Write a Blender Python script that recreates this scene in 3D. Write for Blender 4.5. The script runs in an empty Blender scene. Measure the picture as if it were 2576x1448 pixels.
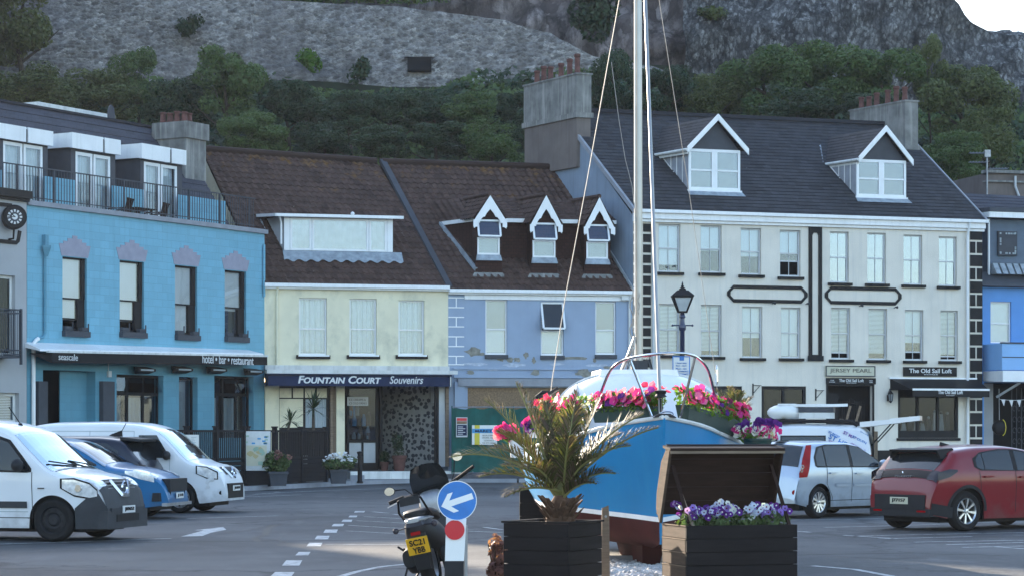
import bpy, math, random
from mathutils import Vector, Matrix, noise
R = math.radians
random.seed(11)
SC = bpy.context.scene
COL = SC.collection

# ------------------------------------------------------------------ camera, sky, sun, exposure
F, HC, YH, CX = 6000.0, 1.62, 1088.0, 1287.5      # focal length etc. in units of a 2575 px wide picture
cam_d = bpy.data.cameras.new("camera"); cam = bpy.data.objects.new("camera", cam_d); COL.objects.link(cam)
cam.location = (0, 0, HC); cam.rotation_euler = (R(90), 0, 0)
cam_d.sensor_width = 36; cam_d.lens = 36 * F / 2575; cam_d.shift_y = 364 / 2575
cam_d.clip_start = 0.1; cam_d.clip_end = 3000
SC.camera = cam

SUN_EL, SUN_AZ = R(16), R(-30)                      # low evening sun behind the added hill on the left
world = bpy.data.worlds.new("World"); SC.world = world; world.use_nodes = True
wn = world.node_tree
sky = wn.nodes.new("ShaderNodeTexSky"); sky.sky_type = 'NISHITA'; sky.sun_disc = False
sky.sun_elevation = SUN_EL; sky.sun_rotation = SUN_AZ
sky.air_density = 1.0; sky.dust_density = 0.9; sky.ozone_density = 1.4
bg = wn.nodes["Background"]; bg.inputs[1].default_value = 0.13
wn.links.new(sky.outputs[0], bg.inputs[0])
sun_d = bpy.data.lights.new("sun", 'SUN'); sun_d.energy = 5.0; sun_d.angle = R(0.5); sun_d.color = (1.0, 0.86, 0.68)
sun = bpy.data.objects.new("sun", sun_d); COL.objects.link(sun)
SDIR = Vector((math.sin(SUN_AZ) * math.cos(SUN_EL), math.cos(SUN_AZ) * math.cos(SUN_EL), math.sin(SUN_EL)))
sun.rotation_euler = SDIR.to_track_quat('Z', 'Y').to_euler(); sun.location = (-40, 40, 60)
SC.view_settings.view_transform = 'Standard'; SC.view_settings.look = 'None'
SC.view_settings.exposure = 2.2; SC.view_settings.gamma = 1.0

# ------------------------------------------------------------------ mesh helper
SPLIT = {'gable_wall', 'terrace_boarding', 'pier', 'porch_pier', 'verge', 'timber_post', 'white_column', 'black_post', 'plinth', 'sign_bracket', 'stake_post', 'cheek_batten', 'cornice', 'sill_clutter', 'bare_plaster', 'faded_paint', 'plaque_tiles'}
class MB:
    def __init__(s): s.v = []; s.f = []; s.m = []; s.uv = {}
    def quad(s, a, b, c, d, mi=0, uv=None):
        i = len(s.v); s.v += [tuple(a), tuple(b), tuple(c), tuple(d)]
        if uv: s.uv[len(s.f)] = uv
        s.f.append((i, i+1, i+2, i+3)); s.m.append(mi)
    def poly(s, pts, mi=0):
        i = len(s.v); s.v += [tuple(p) for p in pts]; s.f.append(tuple(range(i, i+len(pts)))); s.m.append(mi)
    def box(s, x0, x1, y0, y1, z0, z1, mi=0):
        P = [(x0,y0,z0),(x1,y0,z0),(x1,y1,z0),(x0,y1,z0),(x0,y0,z1),(x1,y0,z1),(x1,y1,z1),(x0,y1,z1)]
        s.hexa(P, mi)
    def hexa(s, P, mi=0):
        i = len(s.v); s.v += [tuple(p) for p in P]
        for q in ((0,3,2,1),(4,5,6,7),(0,1,5,4),(1,2,6,5),(2,3,7,6),(3,0,4,7)):
            s.f.append(tuple(i+k for k in q)); s.m.append(mi)
    def bar(s, a, b, w, t=None, up=(0,0,1), mi=0):
        a = Vector(a); b = Vector(b); d = (b-a).normalized(); u = Vector(up)
        if abs(d.dot(u)) > .98: u = Vector((0,1,0)) if abs(d.y) < .9 else Vector((1,0,0))
        x = d.cross(u).normalized(); y = x.cross(d).normalized(); w = w/2; t = (t if t else w*2)/2
        P = [p + x*i*w + y*j*t for p in (a, b) for i, j in ((-1,-1),(1,-1),(1,1),(-1,1))]
        s.hexa(P, mi)
    def prism(s, pts, vec, mi=0, mi_side=None):
        vec = Vector(vec); A = [Vector(p) for p in pts]; B = [p + vec for p in A]; n = len(A)
        ms = mi if mi_side is None else mi_side
        s.poly(A, mi); s.poly(B[::-1], mi)
        for k in range(n): s.quad(A[(k+1) % n], A[k], B[k], B[(k+1) % n], ms)
    def tube(s, pts, r, n=8, mi=0, cap=True):
        pts = [Vector(p) for p in pts]; rs = r if isinstance(r, (list, tuple)) else [r]*len(pts)
        rings = []; ref = None
        for k, p in enumerate(pts):
            d = (pts[min(k+1, len(pts)-1)] - pts[max(k-1, 0)]).normalized()
            if ref is None:
                ref = Vector((0,0,1)) if abs(d.z) < .9 else Vector((1,0,0))
            x = d.cross(ref).normalized(); y = x.cross(d).normalized(); ref = y
            i = len(s.v)
            for q in range(n):
                a = 2*math.pi*q/n; s.v.append(tuple(p + (x*math.cos(a) + y*math.sin(a))*rs[k]))
            rings.append(i)
        for k in range(len(rings)-1):
            for q in range(n):
                a, b = rings[k], rings[k+1]
                s.f.append((a+q, a+(q+1) % n, b+(q+1) % n, b+q)); s.m.append(mi)
        if cap:
            s.f.append(tuple(rings[0]+q for q in range(n))[::-1]); s.m.append(mi)
            s.f.append(tuple(rings[-1]+q for q in range(n))); s.m.append(mi)
    def lathe(s, prof, c=(0,0,0), axis='z', n=24, mi=0, cap=False):
        rings = []
        for (r, h) in prof:
            i = len(s.v)
            for q in range(n):
                a = 2*math.pi*q/n; x, y = r*math.cos(a), r*math.sin(a)
                p = (x, y, h) if axis == 'z' else ((x, h, y) if axis == 'y' else (h, x, y))
                s.v.append((p[0]+c[0], p[1]+c[1], p[2]+c[2]))
            rings.append(i)
        for k in range(len(rings)-1):
            for q in range(n):
                a, b = rings[k], rings[k+1]; s.f.append((a+q, a+(q+1) % n, b+(q+1) % n, b+q)); s.m.append(mi)
        for ring, (r, h) in ((rings[0], prof[0]), (rings[-1], prof[-1])):
            if cap and r > 1e-5: s.f.append(tuple(ring+q for q in range(n))); s.m.append(mi)
    def ball(s, c, r, n=10, mi=0, sq=(1,1,1)):
        k = max(4, n//2)
        pr = [(max(1e-4, math.sin(math.pi*i/k))*r, -math.cos(math.pi*i/k)*r) for i in range(k+1)]
        i0 = len(s.v); s.lathe(pr, (0,0,0), 'z', n, mi)
        for i in range(i0, len(s.v)):
            v = s.v[i]; s.v[i] = (c[0]+v[0]*sq[0], c[1]+v[1]*sq[1], c[2]+v[2]*sq[2])
    def grid(s, fn, nu, nv, mi=0, uvf=None):
        i = len(s.v)
        for a in range(nu+1):
            for b in range(nv+1): s.v.append(tuple(fn(a/nu, b/nv)))
        for a in range(nu):
            for b in range(nv):
                p = i+a*(nv+1)+b
                if uvf: s.uv[len(s.f)] = [uvf(x/nu, y/nv) for x, y in ((a,b),(a+1,b),(a+1,b+1),(a,b+1))]
                s.f.append((p, p+nv+1, p+nv+2, p+1)); s.m.append(mi(a/nu, b/nv) if callable(mi) else mi)
    def disc(s, c, r, ax_u, ax_v, n=28, mi=0, a0=0, a1=360):
        c = Vector(c); u = Vector(ax_u); v = Vector(ax_v)
        s.poly([c + u*r*math.cos(R(a0+(a1-a0)*k/n)) + v*r*math.sin(R(a0+(a1-a0)*k/n)) for k in range(n + (1 if a1-a0 < 360 else 0))], mi)
    def xf(s, M, i0=0):
        for i in range(i0, len(s.v)): s.v[i] = tuple(M @ Vector(s.v[i]))
    def islands(s):
        p = list(range(len(s.v)))
        def fd(a):
            while p[a] != a: p[a] = p[p[a]]; a = p[a]
            return a
        for f in s.f:
            for k in f[1:]: p[fd(k)] = fd(f[0])
        out = {}
        for f, m in zip(s.f, s.m):
            b = out.setdefault(fd(f[0]), (MB(), {})); q = []
            for k in f:
                if k not in b[1]: b[1][k] = len(b[0].v); b[0].v.append(s.v[k])
                q.append(b[1][k])
            b[0].f.append(tuple(q)); b[0].m.append(m)
        return [b[0] for b in out.values()]
    def build(s, name, mats, parent=None, smooth=False, loc=None, label=None):
        if name in SPLIT:                              # pieces that stand apart become parts of their own
            return [b.build(name+"_", mats, parent, smooth) for b in s.islands()][0]
        name = name.rstrip("_")
        me = bpy.data.meshes.new(name)
        me.from_pydata(s.v, [], s.f)
        mats = mats if isinstance(mats, (list, tuple)) else [mats]
        for m in mats: me.materials.append(m)
        if len(mats) > 1: me.polygons.foreach_set("material_index", s.m)
        if s.uv:
            ul = me.uv_layers.new(name="UVMap")
            for fi, u in s.uv.items():
                p = me.polygons[fi]
                for k, li in enumerate(p.loop_indices): ul.data[li].uv = u[k % len(u)]
        if smooth:
            me.polygons.foreach_set("use_smooth", [True]*len(me.polygons))
            ang = smooth if not isinstance(smooth, bool) else 40
            try: me.set_sharp_from_angle(angle=R(ang))
            except Exception: pass
        me.update()
        o = bpy.data.objects.new(name, me); COL.objects.link(o)
        if parent: o.parent = parent
        if loc: o.location = loc
        if label: o["label"] = label
        return o

def tag(o, label=None, cat=None, group=None, kind=None):
    for k, v in (("label", label), ("category", cat), ("group", group), ("kind", kind)):
        if v: o[k] = v
    return o
def thing(name, label, cat, loc=(0,0,0), rz=0, group=None):
    o = bpy.data.objects.new(name, None); COL.objects.link(o); o.location = loc; o.rotation_euler = (0,0,rz)
    o.empty_display_size = .2
    return tag(o, label, cat, group)
def copy_tree(o, parent=None):
    c = o.copy(); COL.objects.link(c)
    if parent: c.parent = parent
    for ch in list(o.children): copy_tree(ch, c)
    return c

# picture measurements turned into places: the point seen at (x, y) at distance Y, or on the ground
def W(x, y, Y): return Vector(((x-CX)/F*Y, Y, HC-(y-YH)/F*Y))
def G(x, y, z=0.0):
    Y = F*(HC-z)/(y-YH); return Vector(((x-CX)/F*Y, Y, z))

KB = 1.08
class Fac:                                            # the plane of a house front: u along it, depth into the house, z up
    def __init__(s, xl, Yl, xr, Yr, zoff=0):
        Yl *= KB; Yr *= KB
        p0 = Vector(((xl-CX)/F*Yl, Yl)); p1 = Vector(((xr-CX)/F*Yr, Yr))
        s.p0 = p0; s.len = (p1-p0).length; s.d = (p1-p0).normalized(); s.n = Vector((-s.d.y, s.d.x)); s.ang = math.atan2(s.d.y, s.d.x)
    def uv(s, x, y, dep=0.0):
        r = Vector(((x-CX)/F, 1.0)); t = (dep + s.p0.dot(s.n))/r.dot(s.n)
        return ((r*t - s.p0).dot(s.d), HC-(y-YH)/F*t)
    def P(s, x, y, dep=0.0): u, z = s.uv(x, y, dep); return Vector((u, dep, z))
    def rect(s, x0, y0, x1, y1, dep=0.0):
        xm, ym = (x0+x1)/2, (y0+y1)/2
        return (s.uv(x0, ym, dep)[0], s.uv(x1, ym, dep)[0], s.uv(xm, y1, dep)[1], s.uv(xm, y0, dep)[1])
    def thing(s, name, label, cat, group=None): return thing(name, label, cat, (s.p0.x, s.p0.y, 0), s.ang, group)
    def world(s, u, dep, z): q = s.p0 + s.d*u + s.n*dep; return Vector((q.x, q.y, z))

# ------------------------------------------------------------------ materials
def nodes(name):
    m = bpy.data.materials.new(name); m.use_nodes = True; nt = m.node_tree
    return m, nt, nt.nodes["Principled BSDF"]
def N(nt, t, **kw):
    n = nt.nodes.new(t)
    for k, v in kw.items():
        if k.startswith("i_"): n.inputs[int(k[2:]) if k[2:].isdigit() else k[2:]].default_value = v
        else: setattr(n, k, v)
    return n
def coords(nt, scale=(1,1,1), kind='Object', rot=(0,0,0)):
    tc = N(nt, "ShaderNodeTexCoord"); mp = N(nt, "ShaderNodeMapping")
    mp.inputs['Scale'].default_value = scale; mp.inputs['Rotation'].default_value = rot
    nt.links.new(tc.outputs[kind], mp.inputs[0]); return mp.outputs[0]
def ramp(nt, src, stops):
    r = N(nt, "ShaderNodeValToRGB"); e = r.color_ramp.elements
    while len(e) > 1: e.remove(e[-1])
    e[0].position = stops[0][0]; e[0].color = (*stops[0][1], 1) if len(stops[0][1]) == 3 else stops[0][1]
    for p, c in stops[1:]: k = e.new(p); k.color = (*c, 1)
    nt.links.new(src, r.inputs[0]); return r.outputs[0]
def mix(nt, fac, a, b, mode='MIX'):
    m = N(nt, "ShaderNodeMix", data_type='RGBA', blend_type=mode)
    for s, v in ((0, fac), (6, a), (7, b)):
        if hasattr(v, 'default_value') or hasattr(v, 'is_linked'): nt.links.new(v, m.inputs[s])
        else: m.inputs[s].default_value = v if s == 0 else (*v, 1)
    return m.outputs[2]
def noise_t(nt, co, scale, detail=4, rough=.55):
    n = N(nt, "ShaderNodeTexNoise"); n.inputs['Scale'].default_value = scale; n.inputs['Detail'].default_value = detail
    n.inputs['Roughness'].default_value = rough; nt.links.new(co, n.inputs['Vector']); return n.outputs[0]
def bump(nt, p, h, strength=.3, dist=.02):
    b = N(nt, "ShaderNodeBump"); b.inputs['Strength'].default_value = strength; b.inputs['Distance'].default_value = dist
    nt.links.new(h, b.inputs['Height']); nt.links.new(b.outputs[0], p.inputs['Normal'])
def sc(c, k): return tuple(min(1, x*k) for x in c)
def mat(name, col, rough=.6, var=.15, scale=2.5, bmp=0, bscale=30, metal=0, spec=.5, coat=0, streak=0, dirt=None, sco=(6, 6, .35)):
    m, nt, p = nodes(name)
    p.inputs['Roughness'].default_value = rough; p.inputs['Metallic'].default_value = metal
    p.inputs['Specular IOR Level'].default_value = spec; p.inputs['Coat Weight'].default_value = coat; p.inputs['Coat Roughness'].default_value = .04
    co = coords(nt)
    c = ramp(nt, noise_t(nt, co, scale), [(.3, sc(col, 1-var)), (.7, sc(col, 1+var))])
    if streak:
        s = noise_t(nt, coords(nt, sco), 1.0, 6, .65)
        c = mix(nt, ramp(nt, s, [(.5, (0,0,0)), (.72, (streak,)*3)]), c, dirt or sc(col, .45))
    nt.links.new(c, p.inputs['Base Color'])
    if bmp: bump(nt, p, noise_t(nt, co, bscale, 5), bmp, .01)
    return m

def glass_mat(name, tint=(.93,.96,.97), refl=.22):
    m, nt, p = nodes(name); nt.nodes.remove(p)
    tr = N(nt, "ShaderNodeBsdfTransparent"); tr.inputs[0].default_value = (*tint, 1)
    gl = N(nt, "ShaderNodeBsdfGlossy"); gl.inputs[0].default_value = (.42,.50,.62,1); gl.inputs['Roughness'].default_value = .02
    lw = N(nt, "ShaderNodeLayerWeight"); lw.inputs[0].default_value = .35
    ad = N(nt, "ShaderNodeMath", operation='ADD', use_clamp=True); ad.inputs[1].default_value = refl-.08
    nt.links.new(lw.outputs['Fresnel'], ad.inputs[0])
    bm = N(nt, "ShaderNodeBump"); bm.inputs['Strength'].default_value = .02; bm.inputs['Distance'].default_value = .05
    nt.links.new(noise_t(nt, coords(nt), 1.3, 2), bm.inputs['Height']); nt.links.new(bm.outputs[0], gl.inputs['Normal'])
    mx = N(nt, "ShaderNodeMixShader"); nt.links.new(ad.outputs[0], mx.inputs[0]); nt.links.new(tr.outputs[0], mx.inputs[1]); nt.links.new(gl.outputs[0], mx.inputs[2])
    nt.links.new(mx.outputs[0], nt.nodes['Material Output'].inputs[0]); return m

def slate_mat(name, col, bw, bh, var=.35, lichen=0, mort=.02, rough=.7):
    m, nt, p = nodes(name)
    br = N(nt, "ShaderNodeTexBrick"); br.offset = .5
    br.inputs['Color1'].default_value = (*sc(col, 1-var), 1); br.inputs['Color2'].default_value = (*sc(col, 1+var), 1)
    br.inputs['Mortar'].default_value = (*sc(col, .3), 1); br.inputs['Scale'].default_value = 1
    br.inputs['Mortar Size'].default_value = mort*bw; br.inputs['Brick Width'].default_value = bw; br.inputs['Row Height'].default_value = bh
    uv = coords(nt, kind='UV'); nt.links.new(uv, br.inputs['Vector'])
    c = mix(nt, ramp(nt, noise_t(nt, uv, .9, 6, .65), [(.35, (0,0,0)), (.75, (.6,)*3)]), br.outputs[0], sc(col, 1.5))
    if lichen:
        sp = N(nt, "ShaderNodeSeparateXYZ"); nt.links.new(uv, sp.inputs[0])
        ad = N(nt, "ShaderNodeMath", operation='MULTIPLY_ADD'); ad.inputs[1].default_value = .035; ad.inputs[2].default_value = 0
        nt.links.new(sp.outputs[1], ad.inputs[0])
        a2 = N(nt, "ShaderNodeMath", operation='ADD'); nt.links.new(ad.outputs[0], a2.inputs[0]); nt.links.new(noise_t(nt, uv, 1.8, 8, .7), a2.inputs[1])
        c = mix(nt, ramp(nt, a2.outputs[0], [(1.0-lichen, (0,0,0)), (1.12-lichen, (.75,)*3)]), c, (.19,.095,.02))
        c = mix(nt, ramp(nt, noise_t(nt, uv, 9, 3), [(.70, (0,0,0)), (.76, (.6,)*3)]), c, (.30,.30,.27))
    nt.links.new(c, p.inputs['Base Color']); p.inputs['Roughness'].default_value = rough; p.inputs['Specular IOR Level'].default_value = .2
    bump(nt, p, noise_t(nt, uv, 14, 4), .4, .015)
    return m

def block_mat(name, col, bw=.46, bh=.23, line=.82, var=.06):             # painted blockwork: faint courses in (u, z)
    m, nt, p = nodes(name)
    tc = N(nt, "ShaderNodeTexCoord"); sp = N(nt, "ShaderNodeSeparateXYZ"); cb = N(nt, "ShaderNodeCombineXYZ")
    nt.links.new(tc.outputs['Object'], sp.inputs[0]); nt.links.new(sp.outputs[0], cb.inputs[0]); nt.links.new(sp.outputs[2], cb.inputs[1])
    br = N(nt, "ShaderNodeTexBrick"); nt.links.new(cb.outputs[0], br.inputs['Vector'])
    br.inputs['Color1'].default_value = (*sc(col, 1-var), 1); br.inputs['Color2'].default_value = (*sc(col, 1+var), 1); br.inputs['Mortar'].default_value = (*sc(col, line), 1)
    br.inputs['Scale'].default_value = 1; br.inputs['Mortar Size'].default_value = .012; br.inputs['Brick Width'].default_value = bw; br.inputs['Row Height'].default_value = bh; br.inputs['Mortar Smooth'].default_value = .6
    c = mix(nt, ramp(nt, noise_t(nt, tc.outputs['Object'], 1.2, 6, .6), [(.4, (0,0,0)), (.8, (.5,)*3)]), br.outputs[0], sc(col, .8))
    s = noise_t(nt, coords(nt, (5, 5, .3)), 1.0, 5, .6)
    c = mix(nt, ramp(nt, s, [(.52, (0,0,0)), (.75, (.35,)*3)]), c, sc(col, .6))
    nt.links.new(c, p.inputs['Base Color']); p.inputs['Roughness'].default_value = .65
    h = mix(nt, .25, br.outputs['Fac'], noise_t(nt, tc.outputs['Object'], 40, 4))
    b = N(nt, "ShaderNodeBump", invert=True); b.inputs['Strength'].default_value = .35; b.inputs['Distance'].default_value = .01
    nt.links.new(h, b.inputs['Height']); nt.links.new(b.outputs[0], p.inputs['Normal'])
    return m

def masonry_mat(name, light, dark, gap, scale=2.2, stretch=1.6, tint=None, contrast=.5, mort=.35, cracks=0):
    m, nt, p = nodes(name)
    co = coords(nt, (1, 1, stretch)); big = noise_t(nt, coords(nt), .22, 6, .65)
    ds = N(nt, "ShaderNodeVectorMath", operation='MULTIPLY_ADD'); ds.inputs[1].default_value = (.55,)*3
    nt.links.new(noise_t(nt, co, 2.2, 5, .7), ds.inputs[0]); nt.links.new(co, ds.inputs[2])
    v1 = N(nt, "ShaderNodeTexVoronoi", feature='F1'); v1.inputs['Scale'].default_value = scale; v1.inputs['Randomness'].default_value = 1; nt.links.new(ds.outputs[0], v1.inputs['Vector'])
    sp = N(nt, "ShaderNodeSeparateXYZ"); nt.links.new(v1.outputs['Color'], sp.inputs[0])
    c = ramp(nt, sp.outputs[0], [(.0, dark), (.45, tuple((a+b)/2 for a, b in zip(light, dark))), (.85, light), (1, sc(light, 1.5))])
    c = mix(nt, ramp(nt, noise_t(nt, co, scale*1.9, 5, .75), [(.40, (.7,)*3), (.54, (0,0,0))]), c, sc(dark, .7))
    c = mix(nt, ramp(nt, v1.outputs['Distance'], [(.38, (0,0,0)), (.75, (mort,)*3)]), c, gap)
    c = mix(nt, ramp(nt, big, [(.35, (0,0,0)), (.68, (contrast,)*3)]), c, tint or dark)
    c = mix(nt, ramp(nt, noise_t(nt, coords(nt, (1.2, 1.2, .25)), .7, 5, .65), [(.5, (0,0,0)), (.7, (.6,)*3)]), c, sc(dark, .8))
    if cracks:
        cd = N(nt, "ShaderNodeVectorMath", operation='MULTIPLY_ADD'); cd.inputs[1].default_value = (2.6,)*3; nt.links.new(noise_t(nt, coords(nt), .5, 7, .7), cd.inputs[0]); nt.links.new(coords(nt, (1, 1, .5)), cd.inputs[2])
        v3 = N(nt, "ShaderNodeTexVoronoi", feature='DISTANCE_TO_EDGE'); v3.inputs['Scale'].default_value = cracks; nt.links.new(cd.outputs[0], v3.inputs['Vector'])
        c = mix(nt, ramp(nt, v3.outputs[0], [(0, (.7,)*3), (.05, (.35,)*3), (.12, (0,0,0))]), c, gap)
    nt.links.new(c, p.inputs['Base Color']); p.inputs['Roughness'].default_value = .9; p.inputs['Specular IOR Level'].default_value = .15
    h = mix(nt, .5, v1.outputs['Distance'], noise_t(nt, co, 6, 5)); b = N(nt, "ShaderNodeBump", invert=True); b.inputs['Strength'].default_value = .8; b.inputs['Distance'].default_value = .2
    nt.links.new(h, b.inputs['Height']); nt.links.new(b.outputs[0], p.inputs['Normal'])
    return m

def leaf_mat(name, a, b, trans=.35):
    m, nt, p = nodes(name)
    oi = N(nt, "ShaderNodeObjectInfo"); co = coords(nt)
    n1 = noise_t(nt, co, 1.1, 3); ad = N(nt, "ShaderNodeMath", operation='MULTIPLY_ADD'); ad.inputs[1].default_value = .2
    nt.links.new(oi.outputs['Random'], ad.inputs[0]); nt.links.new(n1, ad.inputs[2])
    c = ramp(nt, ad.outputs[0], [(.4, a), (.9, b)])
    g = N(nt, "ShaderNodeNewGeometry")
    c2 = mix(nt, ramp(nt, g.outputs['Random Per Island'], [(0, (0,0,0)), (1, (.75,)*3)]), c, sc(b, 1.35))
    nt.links.new(c2, p.inputs['Base Color']); p.inputs['Roughness'].default_value = .55; p.inputs['Specular IOR Level'].default_value = .3
    t = N(nt, "ShaderNodeBsdfTranslucent"); nt.links.new(mix(nt, 1.0, c2, (1.6,1.7,.7), 'MULTIPLY'), t.inputs[0])
    mx = N(nt, "ShaderNodeMixShader"); mx.inputs[0].default_value = trans
    nt.links.new(p.outputs[0], mx.inputs[1]); nt.links.new(t.outputs[0], mx.inputs[2]); nt.links.new(mx.outputs[0], nt.nodes['Material Output'].inputs[0])
    return m

def plank_mat(name, col, rough=.6, var=.3):
    m, nt, p = nodes(name)
    a = noise_t(nt, coords(nt, (1.5, 1.5, 14)), 1.6, 6, .65); b = noise_t(nt, coords(nt), .9, 4)
    c = ramp(nt, a, [(.3, sc(col, 1-var)), (.7, sc(col, 1+var))]); c = mix(nt, ramp(nt, b, [(.4, (0,0,0)), (.8, (.5,)*3)]), c, sc(col, 1.5))
    nt.links.new(c, p.inputs['Base Color']); p.inputs['Roughness'].default_value = rough; p.inputs['Specular IOR Level'].default_value = .06; bump(nt, p, a, .35, .006)
    return m

def asphalt_mat():
    m, nt, p = nodes("asphalt")
    co = coords(nt)
    fine = noise_t(nt, co, 55, 3, .7); mid = noise_t(nt, coords(nt, (1, .35, 1)), .55, 6, .62); big = noise_t(nt, co, .13, 4)
    c = ramp(nt, fine, [(.3, (.042,.043,.046)), (.55, (.078,.080,.084)), (.75, (.16,.16,.16))])
    c = mix(nt, ramp(nt, noise_t(nt, coords(nt, (1, .3, 1)), 4.5, 6, .75), [(.35, (.7,)*3), (.60, (0,0,0))]), c, (.042,.043,.046))
    c = mix(nt, ramp(nt, noise_t(nt, coords(nt, (1, .4, 1)), 1.7, 5, .7), [(.52, (0,0,0)), (.68, (.65,)*3)]), c, (.14,.14,.142))
    c = mix(nt, ramp(nt, mid, [(.42, (0,0,0)), (.58, (.85,)*3)]), c, (.044,.046,.050))
    c = mix(nt, ramp(nt, big, [(.45, (0,0,0)), (.58, (.5,)*3)]), c, (.125,.127,.13))
    cr = N(nt, "ShaderNodeTexVoronoi", feature='DISTANCE_TO_EDGE'); cr.inputs['Scale'].default_value = .16
    wv = N(nt, "ShaderNodeVectorMath", operation='MULTIPLY_ADD'); wv.inputs[1].default_value = (3.0,)*3; nt.links.new(noise_t(nt, co, .8, 6, .7), wv.inputs[0]); nt.links.new(co, wv.inputs[2])
    nt.links.new(wv.outputs[0], cr.inputs['Vector'])
    c = mix(nt, ramp(nt, cr.outputs[0], [(.0, (.9,)*3), (.022, (0,0,0))]), c, (.018,.018,.02))
    st = noise_t(nt, co, .45, 2); c = mix(nt, ramp(nt, st, [(.70, (0,0,0)), (.78, (.5,)*3)]), c, (.03,.03,.032))
    nt.links.new(c, p.inputs['Base Color']); p.inputs['Roughness'].default_value = .7; p.inputs['Specular IOR Level'].default_value = .25
    bump(nt, p, fine, .5, .012)
    return m

def paint_mat():                                        # worn road paint
    m, nt, p = nodes("road_paint")
    co = coords(nt)
    w = noise_t(nt, co, 6, 6, .75)
    c = ramp(nt, w, [(.38, (.12,.12,.12)), (.5, (.42,.43,.43)), (.7, (.58,.58,.57))])
    nt.links.new(c, p.inputs['Base Color']); p.inputs['Roughness'].default_value = .6; return m

def carpaint(name, col, metal=0, rough=.28, flake=0):
    m, nt, p = nodes(name)
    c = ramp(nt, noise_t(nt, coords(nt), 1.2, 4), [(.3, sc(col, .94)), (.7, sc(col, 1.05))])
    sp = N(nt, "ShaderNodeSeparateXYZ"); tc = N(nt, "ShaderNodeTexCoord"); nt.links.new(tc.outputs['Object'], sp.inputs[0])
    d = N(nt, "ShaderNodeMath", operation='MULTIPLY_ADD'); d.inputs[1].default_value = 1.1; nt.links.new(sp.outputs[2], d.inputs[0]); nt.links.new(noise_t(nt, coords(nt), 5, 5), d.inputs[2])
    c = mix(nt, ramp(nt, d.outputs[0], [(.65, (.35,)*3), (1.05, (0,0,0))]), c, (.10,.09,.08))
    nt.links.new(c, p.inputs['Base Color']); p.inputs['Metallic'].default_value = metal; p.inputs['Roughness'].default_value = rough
    p.inputs['Coat Weight'].default_value = .45; p.inputs['Coat Roughness'].default_value = .05; p.inputs['Specular IOR Level'].default_value = .3
    return m

M = {}
M['asphalt'] = asphalt_mat(); M['paint'] = paint_mat()
M['pavement'] = mat("pavement", (.20,.20,.205), .8, .2, 3, .4, 30)
M['white'] = mat("white_paint", (.78,.79,.80), .45, .05, 2, streak=.25, dirt=(.42,.42,.40))
M['offwhite'] = mat("aged_white", (.62,.63,.62), .6, .12, 3, streak=.5, dirt=(.3,.3,.28))
M['black'] = mat("black_paint", (.012,.012,.014), .5, .25, 4, spec=.15)
M['dark'] = mat("dark_interior", (.014,.015,.018), .9, .2, 2, spec=.15)
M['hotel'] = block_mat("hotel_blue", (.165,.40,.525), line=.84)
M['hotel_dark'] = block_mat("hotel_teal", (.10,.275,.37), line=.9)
M['cream'] = mat("cream_render", (.74,.68,.50), .8, .08, 1.4, .25, 40, streak=.8, dirt=(.40,.39,.30), sco=(1.1, 1.1, .8))
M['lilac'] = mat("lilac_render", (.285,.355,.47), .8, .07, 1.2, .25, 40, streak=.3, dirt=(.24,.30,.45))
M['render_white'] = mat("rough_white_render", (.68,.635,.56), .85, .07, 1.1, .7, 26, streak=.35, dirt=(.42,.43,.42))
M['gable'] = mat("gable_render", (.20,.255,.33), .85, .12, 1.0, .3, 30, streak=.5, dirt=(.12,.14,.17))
M['grey_render'] = mat("grey_render", (.36,.37,.385), .85, .07, 1.2, .3, 40)
M['blue_render'] = mat("blue_render", (.10,.28,.62), .7, .06, 1.2, .2, 40)
M['blue_light'] = mat("light_blue_board", (.22,.42,.72), .6, .06, 1.2)
M['concrete'] = mat("concrete", (.175,.175,.168), .9, .35, 2.2, .6, 14, streak=.8, dirt=(.38,.37,.34))
M['brown_render'] = mat("brown_render", (.15,.125,.115), .9, .15, 1.5, .4, 25, streak=.6, dirt=(.09,.075,.07))
M['capgrey'] = mat("coping_grey", (.25,.265,.30), .8, .15, 3, .2, 30)
M['lilacgrey'] = mat("lintel_grey", (.29,.29,.36), .8, .1, 4)
M['slate'] = slate_mat("roof_slate", (.036,.036,.041), .28, .21, .3, .06)
M['slate_new'] = slate_mat("new_slate", (.045,.046,.060), .45, .26, .18, 0)
M['pantile'] = slate_mat("brown_pantile", (.066,.040,.033), .21, .26, .35, .22, .03, .8)
M['tilehung'] = slate_mat("tile_hanging", (.036,.015,.012), .17, .11, .25, 0, .05, .8)
M['terracotta'] = mat("terracotta", (.105,.042,.034), .85, .35, 6, .3, 30)
M['lead'] = mat("lead_sheet", (.27,.31,.35), .5, .3, 5, .3, 15)
M['glass'] = glass_mat("window_glass")
M['glass_sky'] = glass_mat('sky_reflecting_glass', (.80,.86,.9), .42)
M['glass_dark'] = glass_mat("shop_glass", (.55,.58,.6), .085)
M['blind'] = mat("white_blind", (.72,.80,.84), .7, .03, 2)
M['blind_bright'] = mat('bright_blind', (.86,.88,.87), .7, .03, 2)
M['curtain'] = mat("net_curtain", (.62,.71,.76), .9, .06, 5)
M['greyblind'] = mat("grey_blind", (.34,.39,.42), .8, .06, 3)
M['frame_white'] = mat("window_white", (.74,.76,.78), .4, .05, 3)
M['frame_grey'] = mat("window_greywhite", (.50,.52,.54), .5, .08, 3)
M['anthracite'] = mat("anthracite", (.06,.065,.078), .55, .12, 3, spec=.15)
M['navy'] = mat("navy_canvas", (.016,.026,.065), .8, .15, 3, spec=.15)
M['letter_white'] = mat("white_lettering", (.62,.63,.64), .6, .03, 3)
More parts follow.
